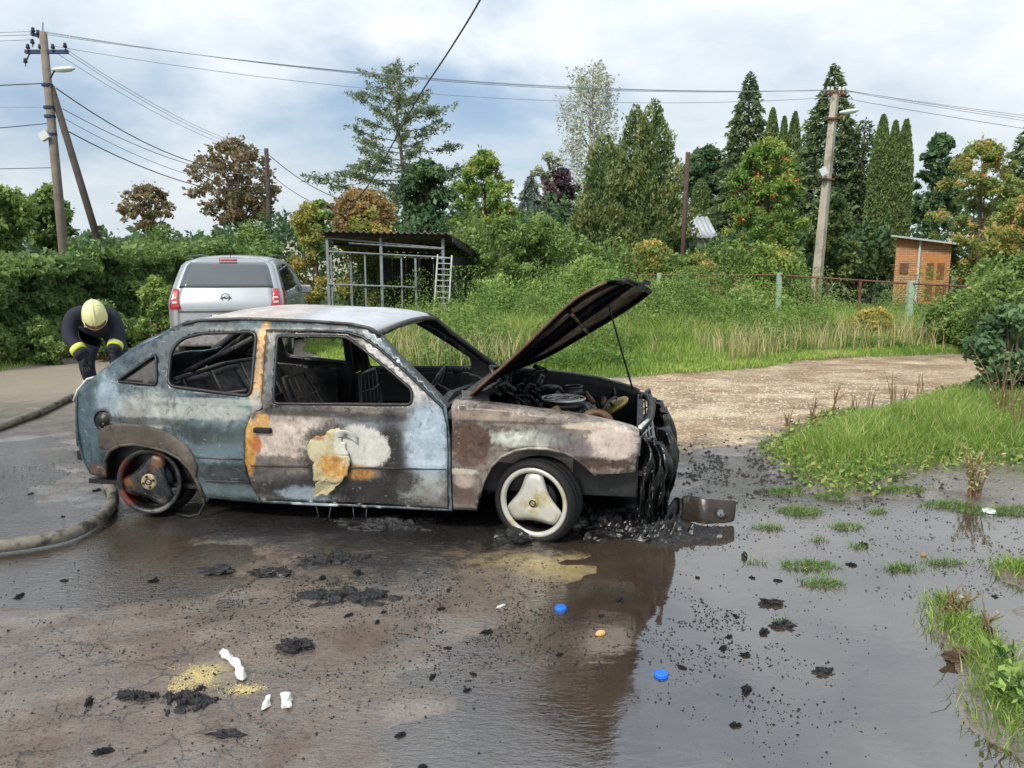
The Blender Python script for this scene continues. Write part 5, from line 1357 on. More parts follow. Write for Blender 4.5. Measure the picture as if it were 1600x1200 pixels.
M_ink = simple('plate_ink', srgb(44, 44, 52), 0.6, var=.05)
VL = 4.45
def vtop(x): return float(np.interp(x, [0, .3, .9, 1.8, 2.6, 3.1, 3.55, 4.0, 4.3, 4.45], [1.655, 1.685, 1.70, 1.70, 1.66, 1.52, 1.20, 1.06, .96, .86]))
def vslant(z): 
    k = min(1, max(0, (z - .92) / .75)); return .46 * k ** 1.3
def vhalf(x, z):
    tp = vtop(x); k = max(0.0, (z - .98) / (1.70 - .98))
    y = .89 - .035 * max(0, (.5 - z) / .3) ** 2 - .20 * k ** 1.2
    rem = tp - z
    if rem < .10: y -= .22 * ((.10 - max(rem, 0)) / .10) ** 2.2
    y -= .30 * max(0, (x - 3.6) / .85) ** 2.4
    return y
def vx(x, z):  # lean the rear stations with the tailgate
    return x + vslant(z) * max(0.0, 1 - x / 1.3)
def vring(x, n=26):
    tp = vtop(x); pts = []
    zs = [.24 + (tp - .24) * (k / (n - 1)) ** .92 for k in range(n)]
    sh = 1 - .05 * max(0, 1 - x / .06) ** 2
    for z in zs: pts.append((vx(x, z), -vhalf(x, z) * sh, z))
    y0 = vhalf(x, zs[-1]) * sh; m = 12
    for k in range(1, m):
        s = -1 + 2 * k / m
        pts.append((vx(x, tp), s * y0, tp + .03 * (1 - s * s)))
    for z in zs[::-1]: pts.append((vx(x, z), vhalf(x, z) * sh, z))
    return pts
st = [0, .015, .04, .1, .25, .5, .8, 1.2, 1.6, 2.0, 2.4, 2.7, 2.95, 3.2, 3.4, 3.6, 3.8, 4.0, 4.15, 4.3, 4.4, 4.45]
R_ = [vring(x) for x in st]; m = len(R_[0])
mb = MB().add([p for r in R_ for p in r], [(i * m + j, i * m + j + 1, (i + 1) * m + j + 1, (i + 1) * m + j) for i in range(len(st) - 1) for j in range(m - 1)])
mb.add(R_[-1], [tuple(range(m))])
autosmooth(mb.build('body', M_silver, VAN), 40)
def vrear(y, z): return vslant(z) - .055 * (1 - (y / .92) ** 2)
def rear_patch(name, zs, yl, yr, mat, off=0.004, parent=VAN, ny=14, nz=8):
    """patch on the tailgate: yl(z)..yr(z)"""
    V = []
    for i in range(nz):
        z = zs[0] + (zs[1] - zs[0]) * i / (nz - 1)
        for j in range(ny):
            y = yl(z) + (yr(z) - yl(z)) * j / (ny - 1)
            V.append((vrear(y, z) - off, y, z))
    o = MB().add(V, [(i * ny + j, i * ny + j + 1, (i + 1) * ny + j + 1, (i + 1) * ny + j) for i in range(nz - 1) for j in range(ny - 1)]).build(name, mat, parent, True)
    m_ = o.modifiers.new('t', 'SOLIDIFY'); m_.thickness = .008; m_.offset = 0
    return o
hwz = lambda z: vhalf(0, z) * .952
rear_patch('tailgate_skin', (.30, 1.675), lambda z: -hwz(z), hwz, M_silver, 0.0, ny=22, nz=26)
tg = rear_patch('tailgate', (.58, 1.64), lambda z: -hwz(z) + .105, lambda z: hwz(z) - .105, M_silver, 0.010, ny=20, nz=18)
rear_patch('rear_window', (1.20, 1.60), lambda z: -hwz(z) + .075, lambda z: hwz(z) - .075, M_glass, 0.018)
for s in (-1, 1):
    f = (lambda z: -hwz(z) + .005, lambda z: -hwz(z) + .15 - .09 * (z - .86) / .33 + .02) if s < 0 else (lambda z: hwz(z) - .17 + .09 * (z - .86) / .33, lambda z: hwz(z) - .005)
    tl = rear_patch('tail_light', (.87, 1.185), f[0], f[1], M_redl, 0.020, ny=6)
    g = (lambda z: f[0](z) + .03, lambda z: f[1](z) - .03)
    rear_patch('lamp_lens', (.955, .985), g[0], g[1], M_clear, 0.030, tl, 5, 3)
    rear_patch('lamp_lens', (1.03, 1.055), g[0], g[1], M_clear, 0.030, tl, 5, 3)
    # lamp wraps onto the flank
    V = []
    for i in range(6):
        z = .87 + .315 * i / 5
        for j in range(4):
            x = .002 + (.20 + .10 * (i / 5)) * j / 3
            V.append((vx(x, z), s * (vhalf(x, z) * (1 - .05 * max(0, 1 - x / .06) ** 2) + .006), z))
    MB().add(V, [(i * 4 + j, i * 4 + j + 1, (i + 1) * 4 + j + 1, (i + 1) * 4 + j) for i in range(5) for j in range(3)]).build('lamp_flank', M_redl, tl, True)
rear_patch('chrome_strip', (.815, .855), lambda z: -hwz(z) + .12, lambda z: hwz(z) - .12, M_greyp, 0.022, nz=3)
rear_patch('rear_bumper', (.28, .585), lambda z: -hwz(z) - .01, lambda z: hwz(z) + .01, M_silver, 0.05, ny=18)
rear_patch('brake_light', (1.628, 1.655), lambda z: -.14, lambda z: .14, M_redl, 0.022, ny=6, nz=3)
pl = rear_patch('number_plate', (.66, .775), lambda z: -.26, lambda z: .26, M_white, 0.020, ny=8, nz=4)
rear_patch('plate_band', (.662, .773), lambda z: .215, lambda z: .258, M_blue, 0.026, pl, 3, 3)
def text_on(name, txt, size, loc, rot, mat, parent, ext=.002):
    cu = bpy.data.curves.new(name, 'FONT'); cu.body = txt; cu.size = size; cu.extrude = ext; cu.align_x = 'LEFT'
    o = bpy.data.objects.new(name + '_t', cu); C.objects.link(o)
    dg = bpy.context.evaluated_depsgraph_get(); me = bpy.data.meshes.new_from_object(o.evaluated_get(dg))
    bpy.data.objects.remove(o); me.name = name
    q = link(name, me, mat, parent); q.location = loc; q.rotation_euler = rot
    return q
text_on('plate_letters', 'BC', .105, (vrear(.2, .72) - .030, .195, .682), (PI / 2, 0, -PI / 2), M_ink, pl)
bx = vrear(0, 1.03) - .024
MB().lathe([(.055, 0), (.062, -.008), (.070, 0)], 28, 'X', (bx, 0, 1.045)).tube([(bx - .004, .085, 1.040), (bx - .004, .0, 1.050), (bx - .004, .02, 1.040), (bx - .004, -.085, 1.050)], .0075, 5).build('emblem', M_greyp, VAN, True)
MB().tube([(.62, 0, 1.70), (.52, 0, 1.80)], .006, 5).build('aerial', M_blackp, VAN)
for s in (-1, 1):
    for (x0, x1, zb, zt) in ((.42, 1.15, 1.13, 1.52), (1.22, 2.15, 1.08, 1.57), (2.22, 2.95, 1.04, 1.52)):
        V = []
        for i in range(7):
            f = i / 6
            for j in range(10):
                x = x0 + (x1 - x0) * j / 9
                zz = zb + (min(zt, vtop(x) - .13) - zb) * f
                V.append((vx(x, zz), s * (vhalf(x, zz) + .006), zz))
        MB().add(V, [(i * 10 + j, i * 10 + j + 1, (i + 1) * 10 + j + 1, (i + 1) * 10 + j) for i in range(6) for j in range(9)]).build('side_window', M_glass, VAN, True)
    o = MB().box((2.85, s * 1.0, 1.08), (.12, .20, .16)).build('door_mirror', M_silver, VAN); bevel(o, .03, 3)
    MB().tube([(1.0, s * .895, .55), (2.0, s * .90, .54), (3.0, s * .90, .53)], .018, 6).build('door_moulding', M_greyp, VAN, True)
    MB().tube([(.5, s * .64, 1.70), (1.5, s * .64, 1.725), (2.3, s * .64, 1.70)], .016, 6).build('roof_rail', M_greyp, VAN, True)
    for x in (1.35, 2.25):
        o = MB().box((x, s * .905, .93), (.18, .02, .03)).build('door_handle', M_silver, VAN); bevel(o, .008)
    for x in (.86, 3.55):
        q = empty('wheel', (x, s * .80, .32), 0 if s < 0 else PI); q.parent = VAN
        MB().lathe([(.20, -.10), (.23, -.115), (.30, -.11), (.318, -.08), (.32, 0), (.318, .08), (.30, .11), (.2, .1)], 40, 'Y').build('tyre', M_tyre2, q, True)
        wm = MB().lathe([(0, -.09), (.05, -.095), (.06, -.085)], 20, 'Y').lathe([(.17, -.09), (.2, -.105), (.212, -.095), (.2, -.06), (.195, .05)], 40, 'Y')
        for k in range(5):
            a = k * 2 * PI / 5
            wm.box((.11 * math.cos(a), -.085, .11 * math.sin(a)), (.15, .025, .045), (0, -a, 0))
        wm.build('rim', M_alu, q)
        MB().lathe([(.37, .02), (.38, -.05), (.345, -.055), (.345, .3), (0.0, .3)], 36, 'Y').build('wheel_well', M_blackp, q, True)

# ================================================================== FIREFIGHTER
M_cloth = simple('navy_turnout_cloth', srgb(27, 31, 46), 0.85, var=.35, nscale=9, bump=.5, bscale=14)
M_skin = simple('skin', srgb(190, 140, 112), 0.55, var=.12)
M_glove = simple('black_glove', srgb(24, 25, 27), 0.8, var=.3, nscale=20)
M_helm = simple('cream_helmet', srgb(222, 220, 158), 0.35, var=.07, nscale=6)
M_visor = simple('dark_visor', srgb(112, 82, 60), 0.2, var=.3, nscale=20)
M_reflect = simple('reflective_yellow', srgb(214, 224, 40), 0.5, var=.1, nscale=20)
M_silverband = simple('reflective_silver', srgb(206, 208, 200), 0.4, var=.08)
FX, FY = -4.44, 8.45
PERS = empty('person', (FX - .19, FY, 0), math.radians(27), 'firefighter in dark gear and cream helmet bending over behind the burnt car', 'person')
PERS.scale = (.90, .95, 1.0)
def skin_mesh(name, verts, edges, radii, root, mat, parent, sub=2):
    me = bpy.data.meshes.new(name); me.from_pydata(verts, edges, []); me.materials.append(mat)
    o = bpy.data.objects.new(name, me); C.objects.link(o); o.parent = parent
    o.modifiers.new('skin', 'SKIN').use_smooth_shade = True
    for i, v in enumerate(me.skin_vertices[0].data):
        r = radii[i]; v.radius = (r, r) if not hasattr(r, '__len__') else r
        v.use_root = (i == root)
    s = o.modifiers.new('sub', 'SUBSURF'); s.levels = sub; s.render_levels = sub
    return o
B = [((.08, .34, .90), (.18, .16)),          # 0 pelvis
     ((.05, .12, .98), (.185, .16)), ((.02, -.12, 1.02), (.225, .155)), ((.02, -.27, 1.035), (.19, .135)),   # belly chest upper chest
     ((.04, -.36, 1.05), .08), ((.05, -.43, 1.04), .085), ((.05, -.50, 1.005), .075),     # neck head face
     ((-.19, -.24, 1.05), .112), ((-.23, -.36, .83), .09), ((-.11, -.50, .65), .07), ((-.09, -.53, .59), .048),
     ((.23, -.24, 1.05), .112), ((.29, -.36, .85), .09), ((.23, -.50, .68), .07), ((.215, -.53, .62), .048),
     ((-.04, .36, .82), .14), ((-.10, .14, .47), .10), ((-.04, .38, .12), .075), ((-.04, .35, .055), .06), ((-.05, .16, .045), .05),
     ((.22, .36, .82), .14), ((.32, .12, .47), .10), ((.30, .36, .12), .075), ((.30, .33, .055), .06), ((.32, .14, .045), .05)]
Ed = [(0, 1), (1, 2), (2, 3), (3, 4), (4, 5), (5, 6), (3, 7), (7, 8), (8, 9), (9, 10), (3, 11), (11, 12), (12, 13), (13, 14), (0, 15), (15, 16), (16, 17), (17, 18), (18, 19), (0, 20), (20, 21), (21, 22), (22, 23), (23, 24)]
skin_mesh('body', [b[0] for b in B], Ed, [b[1] for b in B], 0, M_cloth, PERS)
# face under the helmet, looking at the ground
fc = MB().lathe([(0, -.125), (.045, -.115), (.07, -.08), (.082, -.02), (.085, .05), (.07, .11), (0, .13)], 20, 'Z')
fc.add([(-.012, -.08, -.02), (.012, -.08, -.02), (0, -.108, -.045), (0, -.078, .012)], [(0, 1, 2), (1, 3, 2), (3, 0, 2)])
for s in (-1, 1):
    fc.box((s * .084, .005, -.01), (.014, .03, .05))
face = fc.build('face', M_skin, PERS, True); face.location = (.05, -.50, .995); face.rotation_euler = (math.radians(50), 0, 0)
for s in (-1, 1):
    MB().lathe([(0, -.006), (.010, 0), (0, .006)], 8, 'Y', (s * .03, -.078, .005)).build('eye', M_glove, face, True)
MB().box((0, -.072, -.075), (.045, .01, .010)).build('mouth', M_visor, face)
# helmet: crown, ridge, rim, visor band
def helm_pt(u, v):
    a = 2 * PI * v; ph = u * PI * .56
    return (.128 * math.sin(ph) * math.cos(a), .158 * math.sin(ph) * math.sin(a), .165 * math.cos(ph))
hm = grid('helmet', helm_pt, 16, 33, M_helm, PERS, .008); hm.location = (.055, -.49, 1.055); hm.rotation_euler = (math.radians(52), math.radians(-5), 0)
MB().tube([helm_pt(1.0, v) for v in np.linspace(0, 1, 33)], .010, 6).build('helmet_rim', M_helm, hm, True)
MB().tube([(0, .158 * math.sin(p) , .168 * math.cos(p)) for p in np.linspace(-1.5, 1.3, 14)], .012, 6).build('helmet_ridge', M_helm, hm, True)
grid('visor', lambda u, v: (.133 * math.cos(-PI / 2 + (v - .5) * 1.9), .164 * math.sin(-PI / 2 + (v - .5) * 1.9), -.022 + .05 * u), 4, 14, M_visor, hm, .004)
MB().lathe([(0, -.004), (.016, 0), (0, .004)], 14, 'Y', (-.035, -.160, .05)).build('helmet_badge', M_silverband, hm, True)
# cuffs with reflective bands, gloved hands
def band(a, b, r, mat, nm='cuff_band', k0=0.0, k1=1.0):
    a, b = Vector(a), Vector(b)
    return MB().tube([a.lerp(b, k0), a.lerp(b, (k0 + k1) / 2), a.lerp(b, k1)], [r * .97, r, r * .97], 16).build(nm, mat, PERS, True)
def glove(w, d, side):
    w = Vector(w); d = Vector(d).normalized(); x = Vector((1, 0, 0)); nrm = d.cross(x).normalized()
    v = [w, w + d * .05, w + d * .10]; e = [(0, 1), (1, 2)]; r = [.040, (.046, .026), (.042, .022)]
    for k, (ox, L) in enumerate(((-.033, .075), (-.011, .088), (.011, .082), (.033, .064))):
        b0 = len(v); p = w + d * .10 + x * ox
        v += [p, p + d * L * .5 + nrm * .012, p + d * L * .8 + nrm * .035]; e += [(2, b0), (b0, b0 + 1), (b0 + 1, b0 + 2)]; r += [.012, .011, .009]
    b0 = len(v); p = w + d * .04 + x * side * .045
    v += [p, p + d * .05 + x * side * .02 + nrm * .02]; e += [(1, b0), (b0, b0 + 1)]; r += [.013, .011]
    skin_mesh('glove', [tuple(q) for q in v], e, r, 0, M_glove, PERS, 1)
for el, wr_, sd_ in (((-.23, -.36, .83), (-.11, -.50, .65), 1), ((.29, -.36, .85), (.23, -.50, .68), -1)):
    band(el, wr_, .087, M_reflect, 'cuff_band', .62, .86); band(el, wr_, .089, M_silverband, 'cuff_stripe', .70, .76)
    band(el, wr_, .080, M_cloth, 'sleeve_end', .84, 1.12)
    dv = Vector(wr_) - Vector(el); glove(Vector(wr_) + dv * .14, (dv.x * .2, -.03, -.16), sd_)
for s, bx_ in ((-1, -.045), (1, .31)):
    o = MB().box((bx_, .27, .05), (.11, .30, .10)).build('boot', M_glove, PERS, True); bevel(o, .03, 3)
    band((bx_ + .01 * s - .03, .14, .47), (bx_, .37, .12), .098, M_reflect, 'leg_band', .55, .75)
o = MB().box((-.05, -.33, .94), (.03, .01, .04)).build('chest_tag', M_silverband, PERS)

# ================================================================== FIRE HOSES
M_hose = simple('canvas_hose', srgb(116, 110, 98), 0.8, var=.3, nscale=14, bump=.5, bscale=120, dirt=srgb(52, 49, 46))
def smooth_path(P, n=8):
    P = [Vector(p) for p in P]; out = []
    for i in range(len(P) - 1):
        p0, p1, p2, p3 = P[max(i - 1, 0)], P[i], P[i + 1], P[min(i + 2, len(P) - 1)]
        for k in range(n):
            f = k / n
            out.append(0.5 * (2 * p1 + (p2 - p0) * f + (2 * p0 - 5 * p1 + 4 * p2 - p3) * f * f + (3 * p1 - p0 - 3 * p2 + p3) * f ** 3))
    return out + [P[-1]]
r_ = .036
pts = [G(px_, py_, r_ + .012) for px_, py_ in ((-260, 868), (-120, 862), (-20, 855), (60, 845), (115, 832), (152, 812), (174, 790), (176, 770), (170, 752))]
pts += [Vector(pts[-1]) + Vector((-.04, .35, 0)), Vector(pts[-1]) + Vector((.05, .9, 0)), Vector(pts[-1]) + Vector((-.2, 1.5, 0))]
tag(MB().tube(smooth_path(pts), r_, 14).build('fire_hose', M_hose, None, True), 'grey canvas fire hose curving under the rear wheel of the burnt car', 'hose')
r_ = .038
pts = [G(px_, py_, r_ + .012) for px_, py_ in ((-300, 735), (-150, 706), (-30, 676), (30, 655), (70, 640), (108, 622), (150, 606), (190, 603), (240, 615))]
tag(MB().tube(smooth_path(pts), r_, 14).build('fire_hose', M_hose, None, True), 'grey fire hose passing behind the tail of the burnt car', 'hose')
# ================================================================== POLES AND WIRES
M_conc = simple('pole_concrete', srgb(176, 168, 154), 0.9, var=.16, nscale=3, bump=.4, bscale=30, dirt=srgb(136, 126, 112))
M_wood = simple('weathered_pole', srgb(122, 112, 102), 0.9, var=.25, nscale=4, bump=.5, bscale=30)
M_woodd = simple('dark_pole', srgb(74, 66, 60), 0.9, var=.3, nscale=4, bump=.5, bscale=30)
M_steel = simple('painted_crossarm', srgb(44, 58, 92), 0.6, 0.2, .25, 10)
M_ins = simple('insulator', srgb(40, 44, 58), 0.25, var=.3, nscale=10)
M_insw = simple('white_insulator', srgb(206, 206, 200), 0.3, var=.1)
M_lampm = simple('lamp_housing', srgb(206, 210, 208), 0.4, 0.1, .08, 8)
M_cable = simple('cable_black', srgb(62, 64, 70), 0.6, var=.2)
M_cablel = simple('cable_grey', srgb(146, 150, 156), 0.5, 0.3, .15)
M_rustp = simple('rusty_iron', srgb(112, 78, 60), 0.85, 0.1, .35, 12, bump=.3)
def pole(name, label, base, top, r0, r1, mat, sides=8):
    """base/top world points; an Empty at the foot"""
    b, t_ = Vector(base), Vector(top)
    o = empty(name, b, 0, label, 'pole')
    MB().tube([Vector((0, 0, -.3)), (t_ - b) * .5, t_ - b], [r0, (r0 + r1) / 2, r1], sides).build('shaft', mat, o, sides > 6)
    return o
def insulator(o, p, mat, hook=True):
    p = Vector(p)
    mb = MB().lathe([(0, .14), (.03, .14), (.045, .11), (.035, .09), (.055, .06), (.045, .03), (.02, .02)], 10, 'Z', p)
    mb.tube([p + Vector((0, 0, .03)), p + Vector((0, 0, -.06))], .012, 5)
    return mb.build('insulator', mat, o, True)
LB = D(100, 430, 20.5); LT = D(67, 50, 20.5)
LP = pole('utility_pole', 'weathered utility pole with blue crossarm and street lamp behind the hedge', (LB[0] + .06, 20.5, 0), LT, .135, .095, M_wood)
lb = Vector((LB[0] + .06, 20.5, 0))
br = MB().tube([D(80, 135, 20.55) - np.array(lb), D(175, 430, 20.7) - np.array(lb) + np.array([0, 0, -.4])], [.085, .10], 8).build('brace', M_woodd, LP, True)
P_ = lambda px, py, Y=20.5: Vector(D(px, py, Y)) - lb
MB().box(tuple((P_(42, 82) + P_(104, 80)) / 2), (1.08, .08, .09)).build('crossarm', M_steel, LP)
MB().box(tuple(P_(60, 56)), (.36, .08, .08), (0, .25, 0)).build('crossarm', M_steel, LP)
for px_, py_ in ((44, 78), (63, 78), (83, 78), (102, 76), (52, 52), (60, 56)):
    insulator(LP, P_(px_, py_, 20.45), M_ins)
for a, b in (((46, 84), (40, 98)), ((48, 62), (52, 70))):
    MB().tube([P_(*a), P_(*b)], .018, 5).build('hanger', M_steel, LP)
insulator(LP, P_(40, 100, 20.42), M_ins); insulator(LP, P_(51, 70, 20.4), M_ins)
for py_ in (133, 168, 182, 210): 
    pp = P_(74 + (py_ - 133) * .085, py_); MB().lathe([(.11, -.03), (.135, -.03), (.135, .03), (.11, .03)], 12, 'Z', pp).build('band', M_steel, LP)
MB().tube([P_(67, 50), P_(67, 35)], .012, 5).build('spike', M_steel, LP)
MB().tube([P_(79, 122), P_(84, 112, 20.2), P_(92, 110, 20.1)], .022, 6).build('lamp_arm', M_steel, LP)
def lamphead(o, p, L, tilt=0.1, rz=0.0):
    q = MB().lathe([(0, -.5), (.06, -.48), (.10, -.30), (.13, 0), (.12, .25), (.07, .44), (0, .5)], 14, 'X')
    h = q.build('lamp_head', M_lampm, o, True); h.scale = (L, L, L * .85); h.location = p; h.rotation_euler = (0, tilt, rz)
    d = MB().lathe([(0, -.36), (.07, -.30), (.10, 0), (.08, .3), (0, .38)], 12, 'X').build('lamp_glass', M_clear, h, True); d.location = (0, 0, -.06)
lamphead(LP, P_(99, 108, 20.1), .6, -.05)
o = MB().box(tuple(P_(70, 212, 20.35)), (.22, .12, .20), (0, -.5, 0)).build('meter_box', M_lampm, LP)

RB = Vector((float(D(1272, 480, 25)[0]), 25.0, 0)); RT = Vector(D(1305, 148, 25))
RP = pole('utility_pole', 'pale concrete lamp pole leaning among the spruces behind the fence', RB, RT, .19, .125, M_conc, 4)
Q_ = lambda px, py, Y=25.0: Vector(D(px, py, Y)) - RB
MB().box(tuple(Q_(1306, 146)), (.62, .09, .09)).build('crossarm', M_rustp, RP)
for px_ in (1294, 1300, 1312, 1318): insulator(RP, Q_(px_, 143, 24.95), M_insw)
MB().tube([Q_(1305, 180, 24.8), Q_(1318, 176, 24.7)], .02, 5).build('lamp_arm', M_rustp, RP)
lamphead(RP, Q_(1327, 174, 24.7), .62, -.12)
MB().box(tuple(Q_(1286, 268, 24.7)), (.22, .12, .22), (0, -.5, 0)).build('meter_box', M_lampm, RP)
for py_ in (186, 281): 
    MB().box(tuple(Q_(1305 - (py_ - 148) * .1, py_)), (.37, .37, .05)).build('band', M_rustp, RP)
CBp = Vector((float(D(424, 420, 33)[0]), 33.0, 0))
pole('utility_pole', 'small wooden pole half hidden in the large chestnut crown', CBp, Vector(D(416, 232, 33)), .12, .09, M_woodd)
IP = pole('iron_post', 'rusty iron post standing beside the tall pointed thuja', Vector((float(D(1064, 420, 24)[0]), 24, 0)), Vector(D(1075, 238, 24)), .07, .07, simple('dark_rust', srgb(78, 60, 54), .85, var=.3))

def wire(label, a, b, sag, r, mat, n=18, group=None):
    a, b = Vector(a), Vector(b)
    pts = [a.lerp(b, k / n) - Vector((0, 0, 4 * sag * (k / n) * (1 - k / n))) for k in range(n + 1)]
    return tag(MB().tube(pts, r, 5, False).build('power_line', mat, None, True), label, 'cable', group)
Lp = lambda px, py, Y=20.45: D(px, py, Y)
g1 = 'power lines strung between the two lamp poles'
wire('highest power line strung between the two lamp poles', Lp(55, 47), D(1298, 140, 24.95), .55, .008, M_cablel, 30, g1)
wire('second highest power line strung between the two lamp poles', Lp(62, 50), D(1304, 140, 24.95), .50, .008, M_cablel, 30, g1)
wire('third power line strung between the lamp poles, above the lowest', Lp(66, 53), D(1311, 141, 24.95), .45, .008, M_cablel, 30, g1)
wire('lowest power line strung between the two lamp poles', Lp(84, 72), D(1303, 152, 24.9), .62, .008, M_cablel, 30)
g2 = 'power lines running on from the concrete lamp pole'
for a, b, q in (((1311, 140), (2700, 240), 'highest'), ((1316, 140), (2700, 262), 'second highest'), ((1319, 142), (2700, 276), 'third highest')):
    wire(q + ' power line running on from the concrete lamp pole', D(*a, 24.95), D(*b, 27), .6, .008, M_cablel, 16, g2)
wire('lower power line running on from the concrete lamp pole', D(1310, 152, 24.9), D(2700, 292, 27), .6, .010, M_cablel, 16)
g3 = 'thin wires leaving the wooden pole over the hedge'
for a, b, q in (((52, 49), (-1500, 30), 'highest'), ((50, 54), (-1500, 46), 'second'), ((46, 62), (-1500, 60), 'third')):
    wire(q + ' thin wire leaving the top of the wooden pole away over the hedge', Lp(*a), D(*b, 18), .25, .009, M_cablel, 8, g3)
wire('black cable leaving the wooden pole just below the lamp arm', Lp(72, 130), D(-1500, 170, 17), .12, .014, M_cable, 10)
wire('thin wire leaving the wooden pole below the black cable', Lp(70, 167), D(-1500, 160, 18), .05, .008, M_cablel, 8)
wire('slack black cable leaving the wooden pole near its meter box', Lp(73, 193), D(-1500, 300, 18), .15, .012, M_cable, 10)
wire('lowest thin cable leaving the wooden pole above the hedge', Lp(80, 262), D(-1500, 285, 18), .05, .010, M_cable, 8)
wire('thick black cable drooping from the pole brace to the chestnut', Lp(88, 138), D(418, 262, 33), .75, .016, M_cable, 18)
wire('thick black cable drooping lower towards the chestnut', Lp(108, 206), D(418, 300, 33), .5, .016, M_cable, 18)
wire('thin twisted wire between the two drooping black cables', Lp(98, 170), D(418, 272, 33), .5, .012, M_cablel, 18)
wire('pale thin wire just above the lower drooping cable', Lp(100, 185), D(418, 290, 33), .5, .009, M_cablel, 18)
g4 = 'wires from the crossarm towards the chestnut'
for a, b, q in (((102, 76), (416, 236), 'highest'), ((98, 78), (414, 240), 'middle'), ((84, 80), (412, 244), 'lowest')):
    wire(q + ' straight wire from the blue crossarm towards the chestnut', Lp(*a), D(*b, 33), .35, .007, M_cablel, 18, g4)
wire('thick black wire beyond the chestnut towards the copper bush', D(418, 240, 33), D(560, 320, 30), .3, .018, M_cable, 12)
wire('thinner black wire beyond the chestnut towards the young tree', D(418, 268, 33), D(530, 330, 30), .25, .014, M_cable, 12)
# heavy service cable coming over the camera to the shed
pts = [D(790, -90, 9.0), D(750, 0, 10.5), D(700, 82, 12.5), D(655, 150, 14.3), D(615, 222, 16), D(575, 290, 17.8), D(522, 352, 19.9)]
tag(MB().tube(smooth_path(pts, 5), .014, 6).build('service_cable', M_cable, None, True), 'heavy black cable slanting down from above to the shed roof', 'cable')

# ================================================================== OPEN SHED AND LADDER
M_frame = simple('grey_steel_frame', srgb(132, 138, 142), 0.6, 0.2, .2, 12)
M_asb = simple('corrugated_roofing', srgb(122, 112, 102), 0.9, var=.3, nscale=5, bump=.3, bscale=30, dirt=srgb(78, 76, 60))
M_tar = simple('dark_boards', srgb(48, 46, 46), 0.85, var=.35, nscale=6)
s0 = Vector((float(D(508, 470, 20)[0]), 20.0, 0))
SH = empty('shed', s0, 0, 'open grey-framed shed with corrugated roof in the bushes', 'shed')
S_ = lambda px, py, Y=20.0: Vector(D(px, py, Y)) - s0
zr = lambda py, Y=20.0: float(D(500, py, Y)[2])
def post(px, y0, Y, r=.032, mat=M_frame, nm='post'):
    a = S_(px, y0, Y); MB().box((a.x, a.y, a.z / 2), (2 * r, 2 * r, a.z)).build(nm, mat, SH)
for px_ in (511, 595, 692): post(px_, 372, 20, .035)
post(517, 392, 20.02, .02); post(570, 396, 20.02, .02); post(627, 398, 20.02, .02); post(649, 399, 20.02, .026)
for a, b in (((511, 372), (692, 388)), ((513, 393), (692, 402)), ((513, 444), (649, 449)), ((545, 380), (692, 389))):
    MB().tube([S_(*a, 19.96), S_(*b, 19.96)], .022, 5).build('rail', M_frame, SH)
bk = [S_(548, 400, 23.5), S_(655, 400, 23.5), S_(742, 404, 23.5)]
for p in bk: MB().box((p.x, p.y, p.z / 2), (.07, .07, p.z)).build('post', M_frame, SH)
# roof: corrugated sheets sloping down to the back
rl, rr_ = S_(502, 360, 19.7), S_(700, 364, 19.7); bl, bR = S_(535, 392, 24.0), S_(752, 398, 24.0)
nsh = 3
for k in range(nsh):
    V = []; nu, nv = 33, 5
    for j in range(nv):
        for i in range(nu):
            u = (k + i / (nu - 1) * 1.03) / nsh; v = j / (nv - 1)
            p = (rl.lerp(rr_, u)).lerp(bl.lerp(bR, u), v)
            ww = .030 * math.sin(u * 3.3 / .177 * 2 * PI)
            V.append((p.x, p.y - (.05 * math.sin(k * 3) if j == 0 else 0), p.z + ww + .008 * k - .02 * math.sin(v * 5 + k)))
    o = MB().add(V, [(j * nu + i, j * nu + i + 1, (j + 1) * nu + i + 1, (j + 1) * nu + i) for j in range(nv - 1) for i in range(nu - 1)]).build('roof_sheet', M_asb, SH, True)
    o.modifiers.new('t', 'SOLIDIFY').thickness = .012
for v in (.04, .5, .95):
    MB().tube([rl.lerp(bl, v) - Vector((0, 0, .07)), rr_.lerp(bR, v) - Vector((0, 0, .07))], .04, 4).build('roof_beam', M_tar, SH)
bush('bush', 'dark bush growing behind the open shed frame', 515, 660, 392, 24.6, 'dark', 6000, .1)
# boards of the back and right wall, back ones added for a darker inside
for k in range(2, 9):
    a = bk[0].lerp(bk[2], k / 9); b = bk[0].lerp(bk[2], (k + .94) / 9)
    c = (a + b) / 2; MB().box((c.x, c.y + .06, c.z / 2), ((b - a).length, .025, c.z * .96)).build('board', M_tar, SH)
fr_ = S_(705, 400, 20.3)
for k in range(7):
    a = fr_.lerp(bk[2], k / 7 + .02); b = fr_.lerp(bk[2], (k + .92) / 7); c = (a + b) / 2; d_ = b - a
    MB().box((c.x, c.y, c.z / 2), (d_.length, .025, c.z), (0, 0, math.atan2(d_.y, d_.x))).build('board', M_tar, SH)
for k in range(6):      # sagging eave boards on the right side
    a = rr_.lerp(bR, k / 6) - Vector((0, 0, .10 + .03 * (k % 3))); b = rr_.lerp(bR, (k + 1) / 6) - Vector((0, 0, .12 + .04 * ((k + 1) % 2)))
    c = (a + b) / 2; d_ = b - a
    MB().box(tuple(c + Vector((.12, 0, -.05))), (d_.length * 1.02, .03, .16), (0, -math.asin(max(-1, min(1, d_.z / d_.length))), math.atan2(d_.y, d_.x))).build('eave_board', M_tar, SH)
lb_ = Vector((float(D(686, 480, 19.3)[0]), 19.3, 0))
LD = empty('ladder', lb_, 0, 'white metal ladder leaning on the shed front', 'ladder')
